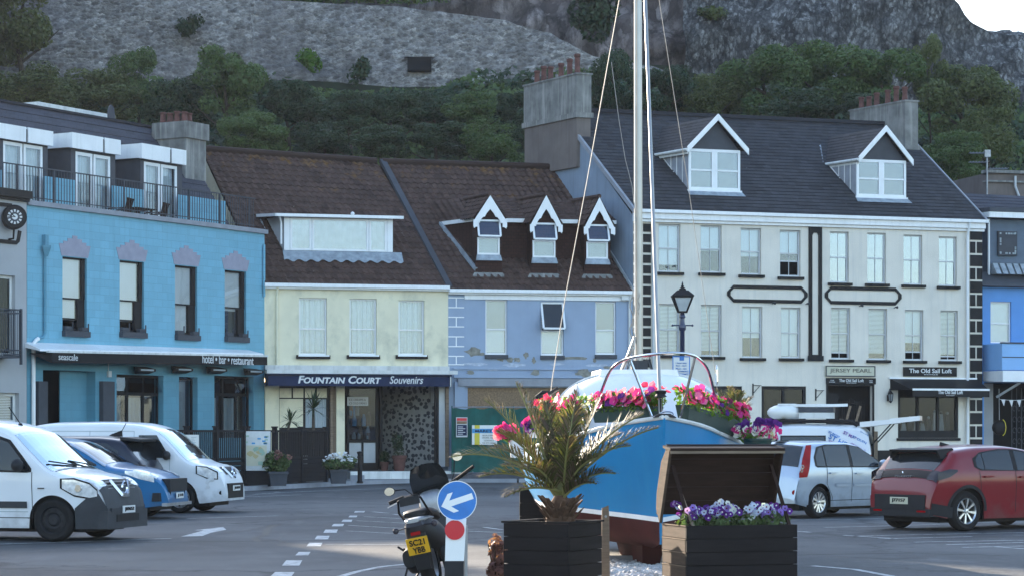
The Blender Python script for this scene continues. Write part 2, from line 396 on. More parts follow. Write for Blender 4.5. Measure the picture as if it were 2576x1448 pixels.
M['letter_gold'] = mat("grey_lettering", (.13,.12,.10), .6, .03, 3)
M['signcream'] = mat("cream_signboard", (.50,.49,.38), .6, .05, 3)
M['deckwood'] = plank_mat("dark_stained_timber", (.020,.019,.021))
M['plankblack'] = plank_mat("planter_timber", (.014,.0125,.0135), .62)
M['plankbrown'] = plank_mat("chest_timber", (.026,.015,.012), .6)
M['woodraw'] = plank_mat("weathered_timber", (.20,.15,.11), .75)
M['chestend'] = plank_mat('chest_end_timber', (.085,.06,.045), .7)
M['osb'] = mat("chipboard", (.20,.13,.075), .8, .4, 18)
M['chrome'] = mat("polished_steel", (.62,.63,.65), .14, .05, 3, metal=1)
M['alu'] = mat("mast_aluminium", (.34,.33,.32), .38, .08, 3, metal=1)
M['galv'] = mat("galvanised_steel", (.30,.31,.33), .45, .15, 8, metal=.8)
M['rubber'] = mat("tyre_rubber", (.016,.016,.017), .8, .2, 8, spec=.15)
M['blackplastic'] = mat("black_plastic", (.022,.023,.026), .5, .15, 6, spec=.15)
M['greyplastic'] = mat("dark_grey_plastic", (.045,.048,.054), .55, .12, 6, spec=.15)
M['carglass'] = mat("car_glass", (.012,.016,.020), .05, .1, 2, spec=.6)
M['screen'] = mat('windscreen_glass', (.40,.50,.56), .06, .12, 1.5, metal=1)
M['alloy'] = mat("alloy_wheel", (.55,.56,.58), .3, .05, 4, metal=.9)
M['headlamp'] = mat("headlamp_lens", (.80,.82,.84), .18, .30, 13, metal=.3)
M['red_lens'] = mat("red_lens", (.27,.002,.005), .25, .2, 6, spec=.12)
M['smoke_lens'] = mat("smoked_lens", (.030,.026,.034), .25, .3, 6, spec=.25)
M['plate_w'] = mat("white_plate", (.66,.67,.66), .4, .03, 3)
M['plate_c'] = mat("pale_plate", (.56,.53,.40), .4, .03, 3)
M['plate_y'] = mat("yellow_plate", (.66,.36,.015), .35, .04, 3)
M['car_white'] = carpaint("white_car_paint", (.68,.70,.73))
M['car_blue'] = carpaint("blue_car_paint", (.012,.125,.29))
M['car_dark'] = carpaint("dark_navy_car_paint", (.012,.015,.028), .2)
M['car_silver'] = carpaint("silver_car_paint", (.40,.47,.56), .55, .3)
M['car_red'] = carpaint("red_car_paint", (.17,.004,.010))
M['hull_blue'] = mat("boat_blue", (.003,.185,.42), .4, .10, 1.2, spec=.3, streak=.35, dirt=(.03,.24,.43))
M['hull_red'] = mat("antifouling_red", (.050,.010,.010), .8, .25, 2.5, spec=.15)
M['gelcoat'] = mat("white_gelcoat", (.74,.75,.74), .3, .07, 1.6, streak=.25, dirt=(.5,.47,.38))
M['windowgrey'] = mat("smoked_acrylic", (.22,.24,.25), .2, .1, 3)
M['rope'] = mat("wire_rope", (.30,.27,.24), .6, .2, 20)
M['post_navy'] = mat("navy_lamp_paint", (.010,.016,.055), .35, .15, 4, coat=.4)
M['lampglass'] = mat("lamp_glass", (.52,.56,.58), .15, .15, 3)
M['sign_blue'] = mat("sign_blue", (.010,.16,.50), .35, .22, 3)
M['sign_red'] = mat("sign_red", (.56,.006,.018), .4, .05, 3)
M['sign_white'] = mat("sign_white", (.80,.80,.79), .45, .04, 3)
M['leaf_dark'] = leaf_mat("leaf_dark", (.010,.022,.012), (.036,.060,.028), .2)
M['leaf_mid'] = leaf_mat("leaf_mid", (.020,.040,.014), (.085,.125,.042), .25)
M['leaf_olive'] = leaf_mat("leaf_olive", (.024,.036,.013), (.105,.122,.045), .25)
M['leaf_plant'] = leaf_mat("leaf_plant", (.03,.07,.012), (.10,.19,.03), .4)
M['frond'] = leaf_mat("palm_leaf", (.030,.034,.014), (.080,.080,.034), .45)
M['frond_dry'] = leaf_mat("palm_leaf_dry", (.055,.038,.027), (.14,.10,.075), .3)
M['bark'] = mat("bark", (.060,.048,.038), .9, .4, 8, .6, 20, spec=.15)
M['stalk'] = mat("palm_stalk", (.20,.19,.06), .6, .2, 5)
M['husk'] = mat("palm_husk", (.090,.052,.034), .9, .4, 12, .5, 30, spec=.15)
M['soil'] = mat("soil", (.035,.026,.02), .95, .3, 10, spec=.15)
M['tub'] = mat("green_plastic_tub", (.012,.040,.036), .5, .15, 4)
M['slope'] = mat("slope_earth", (.022,.028,.016), .95, .5, .7, .5, 4, spec=.15)
M['castle'] = masonry_mat('castle_masonry', (.37,.35,.335), (.105,.098,.098), (.42,.42,.43), 3.4, 1.7, (.15,.14,.15), .55)
M['rock'] = masonry_mat('crag_stone', (.28,.28,.285), (.058,.057,.061), (.014,.014,.016), 5.2, .6, (.10,.098,.10), .35, .7, .5)
M['crag'] = masonry_mat('red_granite', (.29,.25,.24), (.085,.07,.068), (.02,.018,.018), 1.3, .5, (.12,.09,.085), .6, .6, .36)
M['greenmesh'] = mat("green_sheeting", (.008,.085,.075), .65, .25, 3, .3, 20, spec=.15)
M['yellow'] = mat("yellow_panel", (.55,.45,.03), .5, .05, 3)
M['bannerblue'] = mat("blue_panel", (.03,.25,.52), .5, .05, 3)
M['pebble'] = mat("white_stone", (.42,.42,.43), .8, .4, 5, .4, 12)
M['pinkplant'] = leaf_mat("reddish_leaf", (.10,.04,.04), (.26,.13,.12), .3)
for nm, c in (('magenta', (.62,.030,.27)), ('crimson', (.62,.035,.15)), ('purple', (.10,.015,.22)), ('violet', (.26,.16,.55)), ('paleblue', (.55,.58,.82)), ('petalwhite', (.78,.78,.80)), ('pink', (.72,.16,.36)), ('wine', (.12,.008,.05))):
    M[nm] = leaf_mat("petal_"+nm, sc(c, .75), c, .35)

_txt = {}
def text_part(name, body, u0, z0, w, h, dep, m, parent, bold=.0, shear=0.0, sizes=None, M4=None):
    key = (body, bold, shear)
    cu = bpy.data.curves.new("lettering", 'FONT'); cu.body = body; cu.offset = bold; cu.shear = shear; cu.extrude = .012; cu.resolution_u = 3
    if sizes:                                           # small capitals
        cu.small_caps_scale = .78
        for k, ch in enumerate(cu.body_format):
            if body[k].islower(): ch.use_small_caps = True
    to = bpy.data.objects.new("lettering", cu); COL.objects.link(to)
    dg = bpy.context.evaluated_depsgraph_get(); dg.update()
    me = bpy.data.meshes.new_from_object(to.evaluated_get(dg))
    bpy.data.objects.remove(to); bpy.data.curves.remove(cu)
    co = [v.co.copy() for v in me.vertices]
    x0 = min(c.x for c in co); x1 = max(c.x for c in co); y0 = min(c.y for c in co); y1 = max(c.y for c in co)
    for v, c in zip(me.vertices, co):
        p = Vector((u0 + (c.x-x0)/(x1-x0)*w, dep - .006 - c.z*.5, z0 + (c.y-y0)/(y1-y0)*h))
        v.co = (M4 @ p) if M4 else p
    me.materials.clear(); me.materials.append(m); me.name = name
    o = bpy.data.objects.new(name, me); COL.objects.link(o)
    if parent: o.parent = parent
    return o
# ------------------------------------------------------------------ ground and markings
g = MB(); g.quad((-900,-900,0), (900,-900,0), (900,1500,0), (-900,1500,0))
tag(g.build("ground", M['asphalt']), kind="structure")

def strip(mb, pts, w, z=.004, taper=None):
    for k in range(len(pts)-1):
        a, b = pts[k], pts[k+1]; d = (b-a); d.z = 0; n = Vector((-d.y, d.x, 0)).normalized()*w/2
        mb.quad(Vector((a.x,a.y,z))-n, Vector((b.x,b.y,z))-n, Vector((b.x,b.y,z))+n, Vector((a.x,a.y,z))+n)
mk = MB()
for (xa, xb, yt, yb, sh) in ((674,741,1437.5,1454,-20), (709,760,1408,1421.5,-12), (742.5,781,1387,1395.7,-10), (770.6,811,1364,1373,-8),
        (791,829,1346.4,1355.3,-7), (813,849.7,1330.7,1339,-6), (833.8,865.5,1316.6,1322.6,-6), (858.4,886.5,1306,1311.4,-5), (876,899,1295.6,1299.8,-4), (890,918,1284,1287.8,-4)):
    p = [G(xa, yb), G(xb+sh*.6, yb), G(xb, yt), G(xa-sh*.9, yt)]
    mk.poly([Vector((q.x, q.y, .004)) for q in p])
tag(mk.build("road_markings", M['paint']), kind="structure")
mk = MB()
def gl(pts, w=.09): strip(mk, [G(x, y) for x, y in pts], w)
gl([(818,1369),(1041,1368)]); gl([(869,1334),(1040,1343)], .06); gl([(876,1320),(1027,1329)], .06); gl([(897,1308.5),(1027,1315)], .06); gl([(915,1298),(1024,1304)], .06)
gl([(990,1292),(1030,1297)], .08)
gl([(855,1449),(900,1436),(960,1424),(1040,1416),(1110,1412)], .10)
gl([(937,1286),(975,1289)], .1)
gl([(637,1242),(720,1237),(800,1233),(960,1228)], .1); gl([(640,1248),(760,1243)], .08); gl([(690,1237),(690+12,1236)],.1)
gl([(1180,1335),(1262,1338)], .08); gl([(1218,1325),(1262,1331)], .09)
gl([(590,1248),(640,1246)], .1)
for pts in ([(1983,1307),(2231,1302.5)], [(2073,1325.5),(2361,1318)], [(2122,1345),(2200,1350),(2256,1354)], [(2143,1347),(2575,1338)], [(2210,1354),(2445,1348.5)], [(2300,1362.5),(2575,1357.5)], [(2005,1335),(2037,1337.5)], [(2380,1369),(2575,1363)], [(2420,1376),(2575,1372)], [(2500,1374),(2575,1379)]):
    gl(pts, .085)
gl([(2044,1422),(2150,1431),(2242,1448),(2280,1462)], .1)
gl([(0,1367),(150,1363),(430,1353)], .09); gl([(0,1356),(90,1352)], .08); gl([(470,1303),(700,1296)], .07)
tag(mk.build("road_markings", M['paint']), kind="structure")
ck = MB(); mk = ck; rnd = random.Random(44)
def crack(pts, w):
    q = [G(x+rnd.uniform(-3,3), y+rnd.uniform(-.7,.7)) for (x0, y0), (x1, y1) in zip(pts, pts[1:]) for x, y in [(x0+(x1-x0)*k/7, y0+(y1-y0)*k/7) for k in range(7)]]
    strip(ck, q, w, .003)
for pts, w in (([(560,1341),(640,1330),(690,1318),(780,1318),(880,1323)],.05),([(690,1318),(672,1330),(668,1345),(640,1352),(652,1362)],.11),([(640,1352),(700,1357),(735,1368)],.04),([(0,1418),(160,1408),(330,1412),(470,1400)],.03),([(2060,1362),(2240,1368),(2420,1362)],.035),([(2080,1398),(2250,1404),(2330,1400)],.05),([(940,1345),(1030,1352)],.04)): crack(pts, w)
tag(ck.build("road_surface_cracks", M['black']), kind="structure")
ar = MB()
A = [(455,1348.5),(509,1347),(530,1339),(569,1331),(561,1324.5),(487,1332.5),(512,1333),(494,1338)]
for tri in ((0,1,2,7),(7,2,3,6),(6,3,4,5)): ar.poly([G(*A[i]) + Vector((0,0,.004)) for i in tri])
tag(ar.build("road_markings", M['paint']), kind="structure")

# raised pavement in front of the shops, its kerb a real step
kp = [G(-60,1300), G(395,1242), G(600,1233.5), G(822,1222), G(905,1217), G(1080,1212), G(1300,1212), G(1600,1209), G(2300,1206), G(2900,1204)]
bk = [Vector((p.x+1.5, p.y+22, 0)) for p in kp]
pv = MB()
for k in range(len(kp)-1):
    a, b, c, d = kp[k], kp[k+1], bk[k+1], bk[k]
    up = Vector((0,0,.12)); pv.quad(a+up, b+up, c+up, d+up)
tag(pv.build("pavement", M['pavement']), kind="structure")
kb = MB()
for k in range(len(kp)-1):
    a, b = kp[k], kp[k+1]; d = (b-a).normalized(); n = Vector((d.y, -d.x, 0))*.14; up = Vector((0,0,.125))
    kb.quad(a+n+up, b+n+up, b+up, a+up); kb.quad(a+n, b+n, b+n+up, a+n+up)
tag(kb.build("kerb", M['capgrey']), kind="structure")

# ------------------------------------------------------------------ the hill
def sstep(a, b, x):
    t = max(0, min(1, (x-a)/(b-a))); return t*t*(3-2*t)
def hz(X, Y):
    z = 4 + 15.3*((max(0, min(1, (Y-95)/27)))**.8) + .9*noise.noise(Vector((X*.09, Y*.09, 3)))*sstep(95, 100, Y)
    z -= 1.5*sstep(8, 20, X)*sstep(100, 118, Y)
    z += 1.6*sstep(122, 126, Y)
    return z
hl = MB()
hl.grid(lambda u, v: (lambda X, Y: (X, Y, hz(X, Y)))(-45+105*u, 94.5+50*v), 105, 50)
tag(hl.build("hill", M['slope'], smooth=True), kind="structure")

def rock_sheet(name, X0, X1, ztop, zbot, yf, amp, m, res=.5, back=9, thin=1.0):
    mb = MB(); nx = int((X1-X0)/res); H = max(ztop(X0), ztop((X0+X1)/2), ztop(X1)) - zbot; nz = int(H/res); nb = 10
    def P(u, v):
        X = X0+(X1-X0)*u; k = v*(nz+nb)
        zt = ztop(X)
        if k <= nz: t = k/nz; z = zbot+(zt-zbot)*t; Y = yf(X)+t*t*1.6
        else: t = (k-nz)/nb; z = zt + .8*math.sin(t*2.2)*thin; Y = yf(X)+1.6+t*back
        p = Vector((X, Y, z)); n1 = noise.fractal(p*.16, 1.0, 2.1, 5); n2 = noise.fractal(p*.7+Vector((9,2,5)), 1.0, 2.1, 4)
        ed = 1.0
        return (X+.2*n2*amp, Y-(n1*1.6+n2*.35)*amp, z + n2*.22*amp*ed)
    mb.grid(P, nx, nz+nb)
    return tag(mb.build(name, m, smooth=60), kind="structure")
def lerp_pts(pts):
    def f(x):
        if x <= pts[0][0]: return pts[0][1]
        for (a, b), (c, d) in zip(pts, pts[1:]):
            if x <= c: return b+(d-b)*(x-a)/(c-a)
        return pts[-1][1]
    return f
rock_sheet("rock_hill", 9, 52, lerp_pts([(9,29),(20,27.2),(21.2,26.2),(22.1,25.2),(22.9,24.4),(23.8,23.5),(24.6,22.9),(25.2,22.65),(27,22.55),(30,22.3),(40,20),(52,15)]), 9, lambda X: 123+.02*(X-20)**2*.3, .85, M['rock'], .42)
rock_sheet("crag_hill", -34, 13, lerp_pts([(-34,33),(-16,28),(-9,27),(-5,27),(-1,28),(3,29),(13,30)]), 17, lambda X: 126.5-1.0*sstep(3,11,X), 1.0, M['crag'], .45)
# unseen rise added left of the frame to block the sun; its crest is notched to light the boat
hx, hy = math.sin(SUN_AZ), math.cos(SUN_AZ); TA = math.tan(SUN_EL)
s_edge = lerp_pts([(-60,-4),(8,-12),(12.2,-22.6),(13.9,-23.6),(14.5,-31),(16.8,-31),(17.3,-25.5),(18.9,-25.5),(20.5,-10),(26,20),(50,80),(80,130),(110,150),(200,150)])
hd = MB()
def HP(u, v):
    uu = -60+182*u; s0 = -max(110, 3.1*uu+22)
    w = (v-.5)*2; s = s0+w*20; z = (s_edge(uu)-s0)*TA*(1-abs(w))
    return (uu*hy - hx*s, -uu*hx - hy*s, z)
hd.grid(HP, 520, 12)
tag(hd.build("added_shade_hill", M['slope']), kind="structure")

# ------------------------------------------------------------------ castle wall
cw = thing("castle_wall", "long weathered grey stone castle rampart above the green hillside", "wall", (0,123,18))
wb = MB()
wtop = lerp_pts([(-40,29),(-13.4,27.5),(-13.25,24.0),(-6,23.65),(-.5,23.0),(2,22.3),(4.2,21.2),(9,20.3)])
wy = lerp_pts([(-40,-.9),(-13.4,-.5),(-13.2,0),(-4.9,.1),(9,.9)])
def WP(u, v):
    X = -40+49*u
    k = v*46
    if k <= 40: t = k/40; z = -1.5+(wtop(X)-18+1.5)*t; Y = wy(X)+t*.35
    else: z = wtop(X)-18+.02; Y = wy(X)+.35+(k-40)/6*2
    p = Vector((X, Y*2, z)); d = noise.fractal(p*.5, 1, 2, 5)
    return (X, Y-.16*d-.10*noise.fractal(p*2.3, 1, 2, 3), z + (.10*noise.noise(Vector((X*1.3, 0, 7))) if k >= 40 else 0))
wb.grid(WP, 196, 46)
wb.build("rampart", M['castle'], cw, smooth=60)
op = MB(); a = W(1024,142,122.6); b = W(1084,177,122.6)
op.box(a.x, b.x, -.18, .6, b.z-18, a.z-18); op.build("embrasure", M['dark'], cw)
ln = MB(); ln.box(a.x-.15, b.x+.15, -.20, .2, a.z-18.0, a.z-17.86); ln.build("stone_lintel", M['castle'], cw)
# ivy and turf along the wall foot
# ------------------------------------------------------------------ vegetation
def leaf_cloud(mb, lobes, n, size, flat=.0, mi=0, rnd=random):
    tot = sum(l[1][0]*l[1][1]*l[1][2] for l in lobes)
    for c, r in lobes:
        for _ in range(int(n*r[0]*r[1]*r[2]/tot)):
            d = Vector((rnd.gauss(0,1), rnd.gauss(0,1), rnd.gauss(0,1))).normalized()
            k = rnd.random()**.33; k = .55+.5*k if rnd.random() < .8 else k
            p = Vector((c[0]+d.x*r[0]*k, c[1]+d.y*r[1]*k, c[2]+d.z*r[2]*k))
            s = size*rnd.uniform(.6, 1.35)
            nrm = (d + Vector((rnd.gauss(0,.6), rnd.gauss(0,.6), rnd.gauss(0,.6)+.3))).normalized()
            t = nrm.cross(Vector((rnd.random()-.5, rnd.random()-.5, rnd.random()-.5))).normalized(); b = nrm.cross(t)
            t *= s; b *= s*.55
            i = len(mb.v); mb.v += [tuple(p-t), tuple(p+b*rnd.uniform(.6,1.2)), tuple(p+t), tuple(p-b*rnd.uniform(.6,1.2))]
            mb.f.append((i, i+1, i+2, i+3)); mb.m.append(mi)
def crown_mesh(seed, kind):
    rnd = random.Random(seed); lobes = []
    n = {'round': 26, 'tall': 24, 'wide': 32}[kind]
    for k in range(n):
        a = rnd.uniform(0, 6.28); h = rnd.uniform(-.75, .8)
        w = math.sqrt(max(.05, 1-h*h)) * (.62 if kind == 'tall' else .68)
        rr = rnd.uniform(.13, .36)*(1.15-.35*abs(h))
        lobes.append(((math.cos(a)*w*rnd.uniform(.35,1.2), math.sin(a)*w*rnd.uniform(.35,1.1), h*.78), (rr, rr, rr*rnd.uniform(.6,.9))))
    mb = MB(); leaf_cloud(mb, lobes, 12000, .036, rnd=rnd); return mb
CROWNS = {}
for k, (sd, kd) in {'round': (1,'round'), 'round2': (5,'round'), 'tall': (2,'tall'), 'wide': (3,'wide'), 'wide2': (8,'wide')}.items():
    CROWNS[k] = crown_mesh(sd, kd)
CM = {}
def tree(name, label, cat, xc, y0, y1, wpx, Y, var, lm, group=None, rot=0):
    a = W(xc, y0, Y); b = W(xc, y1, Y); w = wpx/F*Y
    zb = hz(a.x, Y) if Y > 95 else 4
    t = thing(name, label, cat, (a.x, Y, zb), 0, group)
    key = (var, lm)
    if key not in CM:
        o = CROWNS[var].build("crown", M[lm], t); CM[key] = o.data
    else:
        o = bpy.data.objects.new("crown", CM[key]); COL.objects.link(o); o.parent = t
    ch = a.z-b.z
    o.location = (0, 0, (a.z+b.z)/2-zb); o.scale = (w/2, w/2, ch/2*1.1); o.rotation_euler = (0, 0, rot)
    tr = MB(); zc = (a.z+b.z)/2-zb; r = max(.06, w*.03)
    tr.tube([(0,0,-.8), (.05*w,0,zc*.4), (-.03*w,.02,zc+.1)], [r, r*.8, r*.5], 7)
    for k in range(5):
        an = k*1.3+rot; zz = zc*(.45+.1*k)
        tr.tube([(0,0,zz), (math.cos(an)*w*.2, math.sin(an)*w*.2, zz+ch*.15), (math.cos(an)*w*.36, math.sin(an)*w*.36, zz+ch*.3)], [r*.5, r*.35, r*.12], 5)
    tr.build("trunk", M['bark'], t)
    return t
TR = [
 ("tall dark tree where the castle wall meets the top corner of the picture", "tree", 40,-120,190,300,117,'tall','leaf_olive'),
 ("spreading dark bush directly above the slate roof of the hotel", "bush", 70,150,310,300,106,'wide','leaf_olive'),
 ("low brownish bush beneath the left stretch of the castle wall", "bush", 235,165,330,270,110,'wide2','leaf_olive'),
 ("small pointed tree rising against the left castle wall", "tree", 345,108,300,170,112,'tall','leaf_mid'),
 ("big rounded green tree behind the hotel chimney pots", "tree", 572,98,345,250,106,'round','leaf_mid'),
 ("dark bush between the pointed tree and the big rounded tree", "bush", 445,170,350,210,108,'wide','leaf_dark'),
 ("bush low behind the brown tiled roof, right of the hotel chimney", "bush", 640,275,400,200,98,'wide2','leaf_mid'),
 ("dark ivy-like tree just left of the boat mast below the crag", "tree", 1545,112,330,190,114,'tall','leaf_dark'),
 ("dark tree right behind the boat mast above the slate ridge", "tree", 1680,150,330,230,110,'round2','leaf_dark'),
 ("pale green bush at the left foot of the rounded rock", "bush", 1790,165,310,210,110,'wide','leaf_olive'),
 ("tall rounded bush left of centre in the row below the rock", "bush", 1925,92,310,260,110,'round','leaf_mid'),
 ("wide bush in the middle of the row below the rock", "bush", 2085,90,310,300,112,'wide2','leaf_mid'),
 ("dense bush behind the right hand chimney pots of the white inn", "bush", 2225,100,340,260,111,'round2','leaf_mid'),
 ("slender upright tree rising highest over the row below the rock", "tree", 2335,82,280,110,112,'tall','leaf_olive'),
 ("large olive bush right of the inn's right chimney", "bush", 2420,138,390,280,110,'round','leaf_olive'),
 ("bush at the far right edge under the bare rock", "bush", 2480,250,430,200,108,'wide','leaf_olive'),
 ("low bush beside the television aerial on the right", "bush", 2410,320,480,200,98,'wide2','leaf_mid'),
 ("dark low bush in front of the row, above the inn's slate ridge", "bush", 2010,200,330,260,103,'wide','leaf_dark'),
 ("dark low bush over the ridge left of the inn's right chimney", "bush", 2180,225,340,200,102,'wide2','leaf_dark'),
]
for k, (lb, ct, xc, y0, y1, w, Y, v, lm) in enumerate(TR):
    tree("hillside_tree" if ct == "tree" else "hillside_bush", lb, ct, xc, y0, y1, w, Y, v, lm, rot=k*1.7)
GB = "dark bushes massed on the slope under the castle wall"
for k, (xc, y0, y1, w, Y) in enumerate([(770,222,330,170,110), (880,222,350,190,106), (985,225,350,180,108), (1090,220,330,190,112), (1190,225,350,180,108), (1285,222,340,150,112),
        (820,300,400,200,99), (960,310,410,200,98), (1100,300,410,220,99), (1240,305,420,200,98), (1340,260,420,150,101), (720,190,340,170,110), (1400,215,330,150,110)]):
    tree("hillside_bush", "dark bush merging with its neighbours on the slope below the castle wall", "bush", xc, y0, y1, w, Y, ('wide','wide2','round2')[k % 3], ('leaf_dark','leaf_dark','leaf_mid')[(k % 5) // 2], GB, k*2.1)
def tuft(name, lb, xc, yc, w, h, Y, lm, n=500, sz=.13, seed=1):
    p = W(xc, yc, Y); mb = MB(); rnd = random.Random(seed); a = w/F*Y/2; b = h/F*Y/2
    leaf_cloud(mb, [((rnd.uniform(-.5,.5)*a, 0, rnd.uniform(-.5,.5)*b), (a*.6, .45, b*.6)) for _ in range(4)], n, sz, rnd=rnd)
    o = mb.build(name, M[lm]); o.location = p; tag(o, lb, "shrub"); return o
tuft("wall_shrub", "yellowish green shrub growing out of the castle wall face", 785, 152, 75, 60, 122.0, 'leaf_plant', seed=3)
tuft("wall_shrub", "dark shrub clinging high on the left castle wall", 478, 62, 70, 60, 121.8, 'leaf_dark', seed=4)
tuft("wall_shrub", "dark creeper patch on the wall left of the square opening", 905, 190, 60, 90, 121.9, 'leaf_dark', seed=5)
tuft("crag_shrub", "dark ivy mass in the cleft of the reddish crag", 1500, 45, 130, 150, 124.2, 'leaf_dark', 1400, .16, 6)
tuft("crag_shrub", "olive gorse patch on the ledge right of the mast top", 1800, 30, 90, 40, 124.0, 'leaf_olive', seed=7)
tuft("crag_shrub", "green scrub on the skyline above the rampart's middle", 900, -4, 420, 26, 126.5, 'leaf_mid', 900, .16, 8)
ug = MB(); rnd = random.Random(21)
for _ in range(90000):
    X = rnd.uniform(-26, 33); Y = rnd.uniform(95, 121.5)
    den = noise.noise(Vector((X*.3, Y*.3, 0)))
    z = hz(X, Y) + max(0, 1.2+1.5*den)*rnd.random()**.6*(1-.5*sstep(109, 118, Y))
    p = Vector((X, Y, z)); s = rnd.uniform(.10, .26)
    nr = Vector((rnd.gauss(0,.5), rnd.gauss(-.5,.5), rnd.gauss(.6,.4))).normalized(); t = nr.cross(Vector((rnd.random()-.5, rnd.random()-.5, .2))).normalized(); b = nr.cross(t)
    i = len(ug.v); ug.v += [tuple(p-t*s), tuple(p+b*s*.5), tuple(p+t*s), tuple(p-b*s*.5)]; ug.f.append((i,i+1,i+2,i+3)); ug.m.append(0 if noise.noise(Vector((X*.25, Y*.25, 5))) > -.1 else 1)
tag(ug.build("undergrowth", [M['leaf_dark'], M['leaf_mid']]), "bramble and fern thicket covering the slope behind the houses", "undergrowth", kind="stuff")
# ------------------------------------------------------------------ building helpers
def wall(name, parent, u0, u1, z0, z1, ops, m, rev=.18, mrev=None, room=.6, shear=0, depth=8, side=True, mside=None, zr=None):
    """a house front with real openings, reveals, dark rooms behind and the side walls"""
    mb = MB(); us = sorted({u0, u1, *[o[0] for o in ops], *[o[1] for o in ops]}); zs = sorted({z0, z1, *[o[2] for o in ops], *[o[3] for o in ops]})
    us = [u for u in us if u0 <= u <= u1]; zs = [z for z in zs if z0 <= z <= z1]
    for a, b in zip(us, us[1:]):
        for c, d in zip(zs, zs[1:]):
            if any(o[0]-1e-6 <= a and b <= o[1]+1e-6 and o[2]-1e-6 <= c and d <= o[3]+1e-6 for o in ops): continue
            mb.quad((a,0,c), (b,0,c), (b,0,d), (a,0,d), 0)
    for a, b, c, d in ops:
        r = rev
        mb.quad((a,0,c), (a,r,c), (a,r,d), (a,0,d), 1); mb.quad((b,r,c), (b,0,c), (b,0,d), (b,r,d), 1)
        mb.quad((a,0,d), (a,r,d), (b,r,d), (b,0,d), 1); mb.quad((a,r,c), (a,0,c), (b,0,c), (b,r,c), 1)
        q = room
        mb.quad((a-.3,q,c-.2), (b+.3,q,c-.2), (b+.3,q,d+.2), (a-.3,q,d+.2), 2)
        mb.quad((a-.3,r+.005,c-.2), (a-.3,q,c-.2), (a-.3,q,d+.2), (a-.3,r+.005,d+.2), 2); mb.quad((b+.3,q,c-.2), (b+.3,r+.005,c-.2), (b+.3,r+.005,d+.2), (b+.3,q,d+.2), 2)
        mb.quad((a-.3,r+.005,c-.2), (b+.3,r+.005,c-.2), (b+.3,q,c-.2), (a-.3,q,c-.2), 2); mb.quad((a-.3,q,d+.2), (b+.3,q,d+.2), (b+.3,r+.005,d+.2), (a-.3,r+.005,d+.2), 2)
    if side:
        s = shear*depth
        mb.quad((u0,0,z0), (u0+s,depth,z0), (u0+s,depth,z1), (u0,0,z1), 3); mb.quad((u1+s,depth,z0), (u1,0,z0), (u1,0,z1), (u1+s,depth,z1), 3)
        mb.quad((u1+s,depth,z0), (u0+s,depth,z0), (u0+s,depth,z1), (u1+s,depth,z1), 3)
    return mb.build(name, [m, mrev or m, M['dark'], mside or m], parent)

def window(T, r, dep=.10, fm='frame_white', split=.5, bars=1, blind=None, sill='black', glass='glass', fw=.055, sash_up=0.0, name="window", sillm=(.09,.10,.13), rail=True, low_bars=True):
    u0, u1, z0, z1 = r; e = .003
    mb = MB(); y0, y1 = dep, dep+.055
    mb.box(u0+e, u0+fw, y0, y1, z0+e, z1-e); mb.box(u1-fw, u1-e, y0, y1, z0+e, z1-e)
    mb.box(u0+fw, u1-fw, y0+.002, y1, z1-fw, z1-e); mb.box(u0+fw, u1-fw, y0+.002, y1, z0+e, z0+fw*1.2)
    zm = z0+(z1-z0)*split
    if rail: mb.box(u0+fw, u1-fw, y0-.012, y1-.01, zm-.022, zm+.022)
    for k in range(bars):
        uc = u0+(u1-u0)*(k+1)/(bars+1); mb.box(uc-.009, uc+.009, y0+.012, y1-.004, (zm+.022) if rail else z0+fw*1.2, z1-fw)
        if rail and low_bars: mb.box(uc-.009, uc+.009, y0+.014, y1-.004, z0+fw*1.2, zm-.022)
    w = mb.build(name, M[fm], T)
    p = MB()
    zb = z0+fw*1.2 + sash_up*(z1-z0)
    if rail:
        p.quad((u0+fw,y0+.022,zm), (u1-fw,y0+.022,zm), (u1-fw,y0+.022,z1-fw), (u0+fw,y0+.022,z1-fw))
        p.quad((u0+fw,y0+.034,zb), (u1-fw,y0+.034,zb), (u1-fw,y0+.034,zm), (u0+fw,y0+.034,zm))
    else: p.quad((u0+fw,y0+.022,z0+fw), (u1-fw,y0+.022,z0+fw), (u1-fw,y0+.022,z1-fw), (u0+fw,y0+.022,z1-fw))
    p.build("pane", M[glass], w)
    if sash_up:
        sb = MB(); sb.box(u0+fw, u1-fw, y0+.02, y1, zb-.03, zb+.015); sb.build("raised_sash", M[fm], w)
    if blind:
        bm_, frac = blind[0], blind[1]; b = MB(); zt = z1-.02; zl = z1-(z1-z0)*frac+.03
        yb = dep+.10
        if bm_ == 'curtain':
            n = 40
            for k in range(n):
                x0, x1 = u0+.03+(u1-u0-.06)*k/n, u0+.03+(u1-u0-.06)*(k+1)/n
                f = lambda x: yb+.03+.035*math.sin(x*31)+.02*math.sin(x*67+1)
                b.quad((x0,f(x0),zl), (x1,f(x1),zl), (x1,f(x1),zt), (x0,f(x0),zt))
        elif bm_ == 'slats':
            n = int((zt-zl)/.045)
            for k in range(n):
                z = zl+(zt-zl)*k/n; b.quad((u0+.02,yb-.012,z), (u1-.02,yb-.012,z), (u1-.02,yb+.012,z+.036), (u0+.02,yb+.012,z+.036))
            bm_ = 'blind'
        else: b.quad((u0+.01,yb,zl), (u1-.01,yb,zl), (u1-.01,yb,zt), (u0+.01,yb,zt))
        b.build("curtain" if bm_ == 'curtain' else "blind", M[bm_], w)
    if sill:
        s = MB(); so, sh, sp = sillm
        s.box(u0-so, u1+so, -sp, dep-.004, z0-sh, z0-.002); s.build("sill", M[sill], w)
    return w

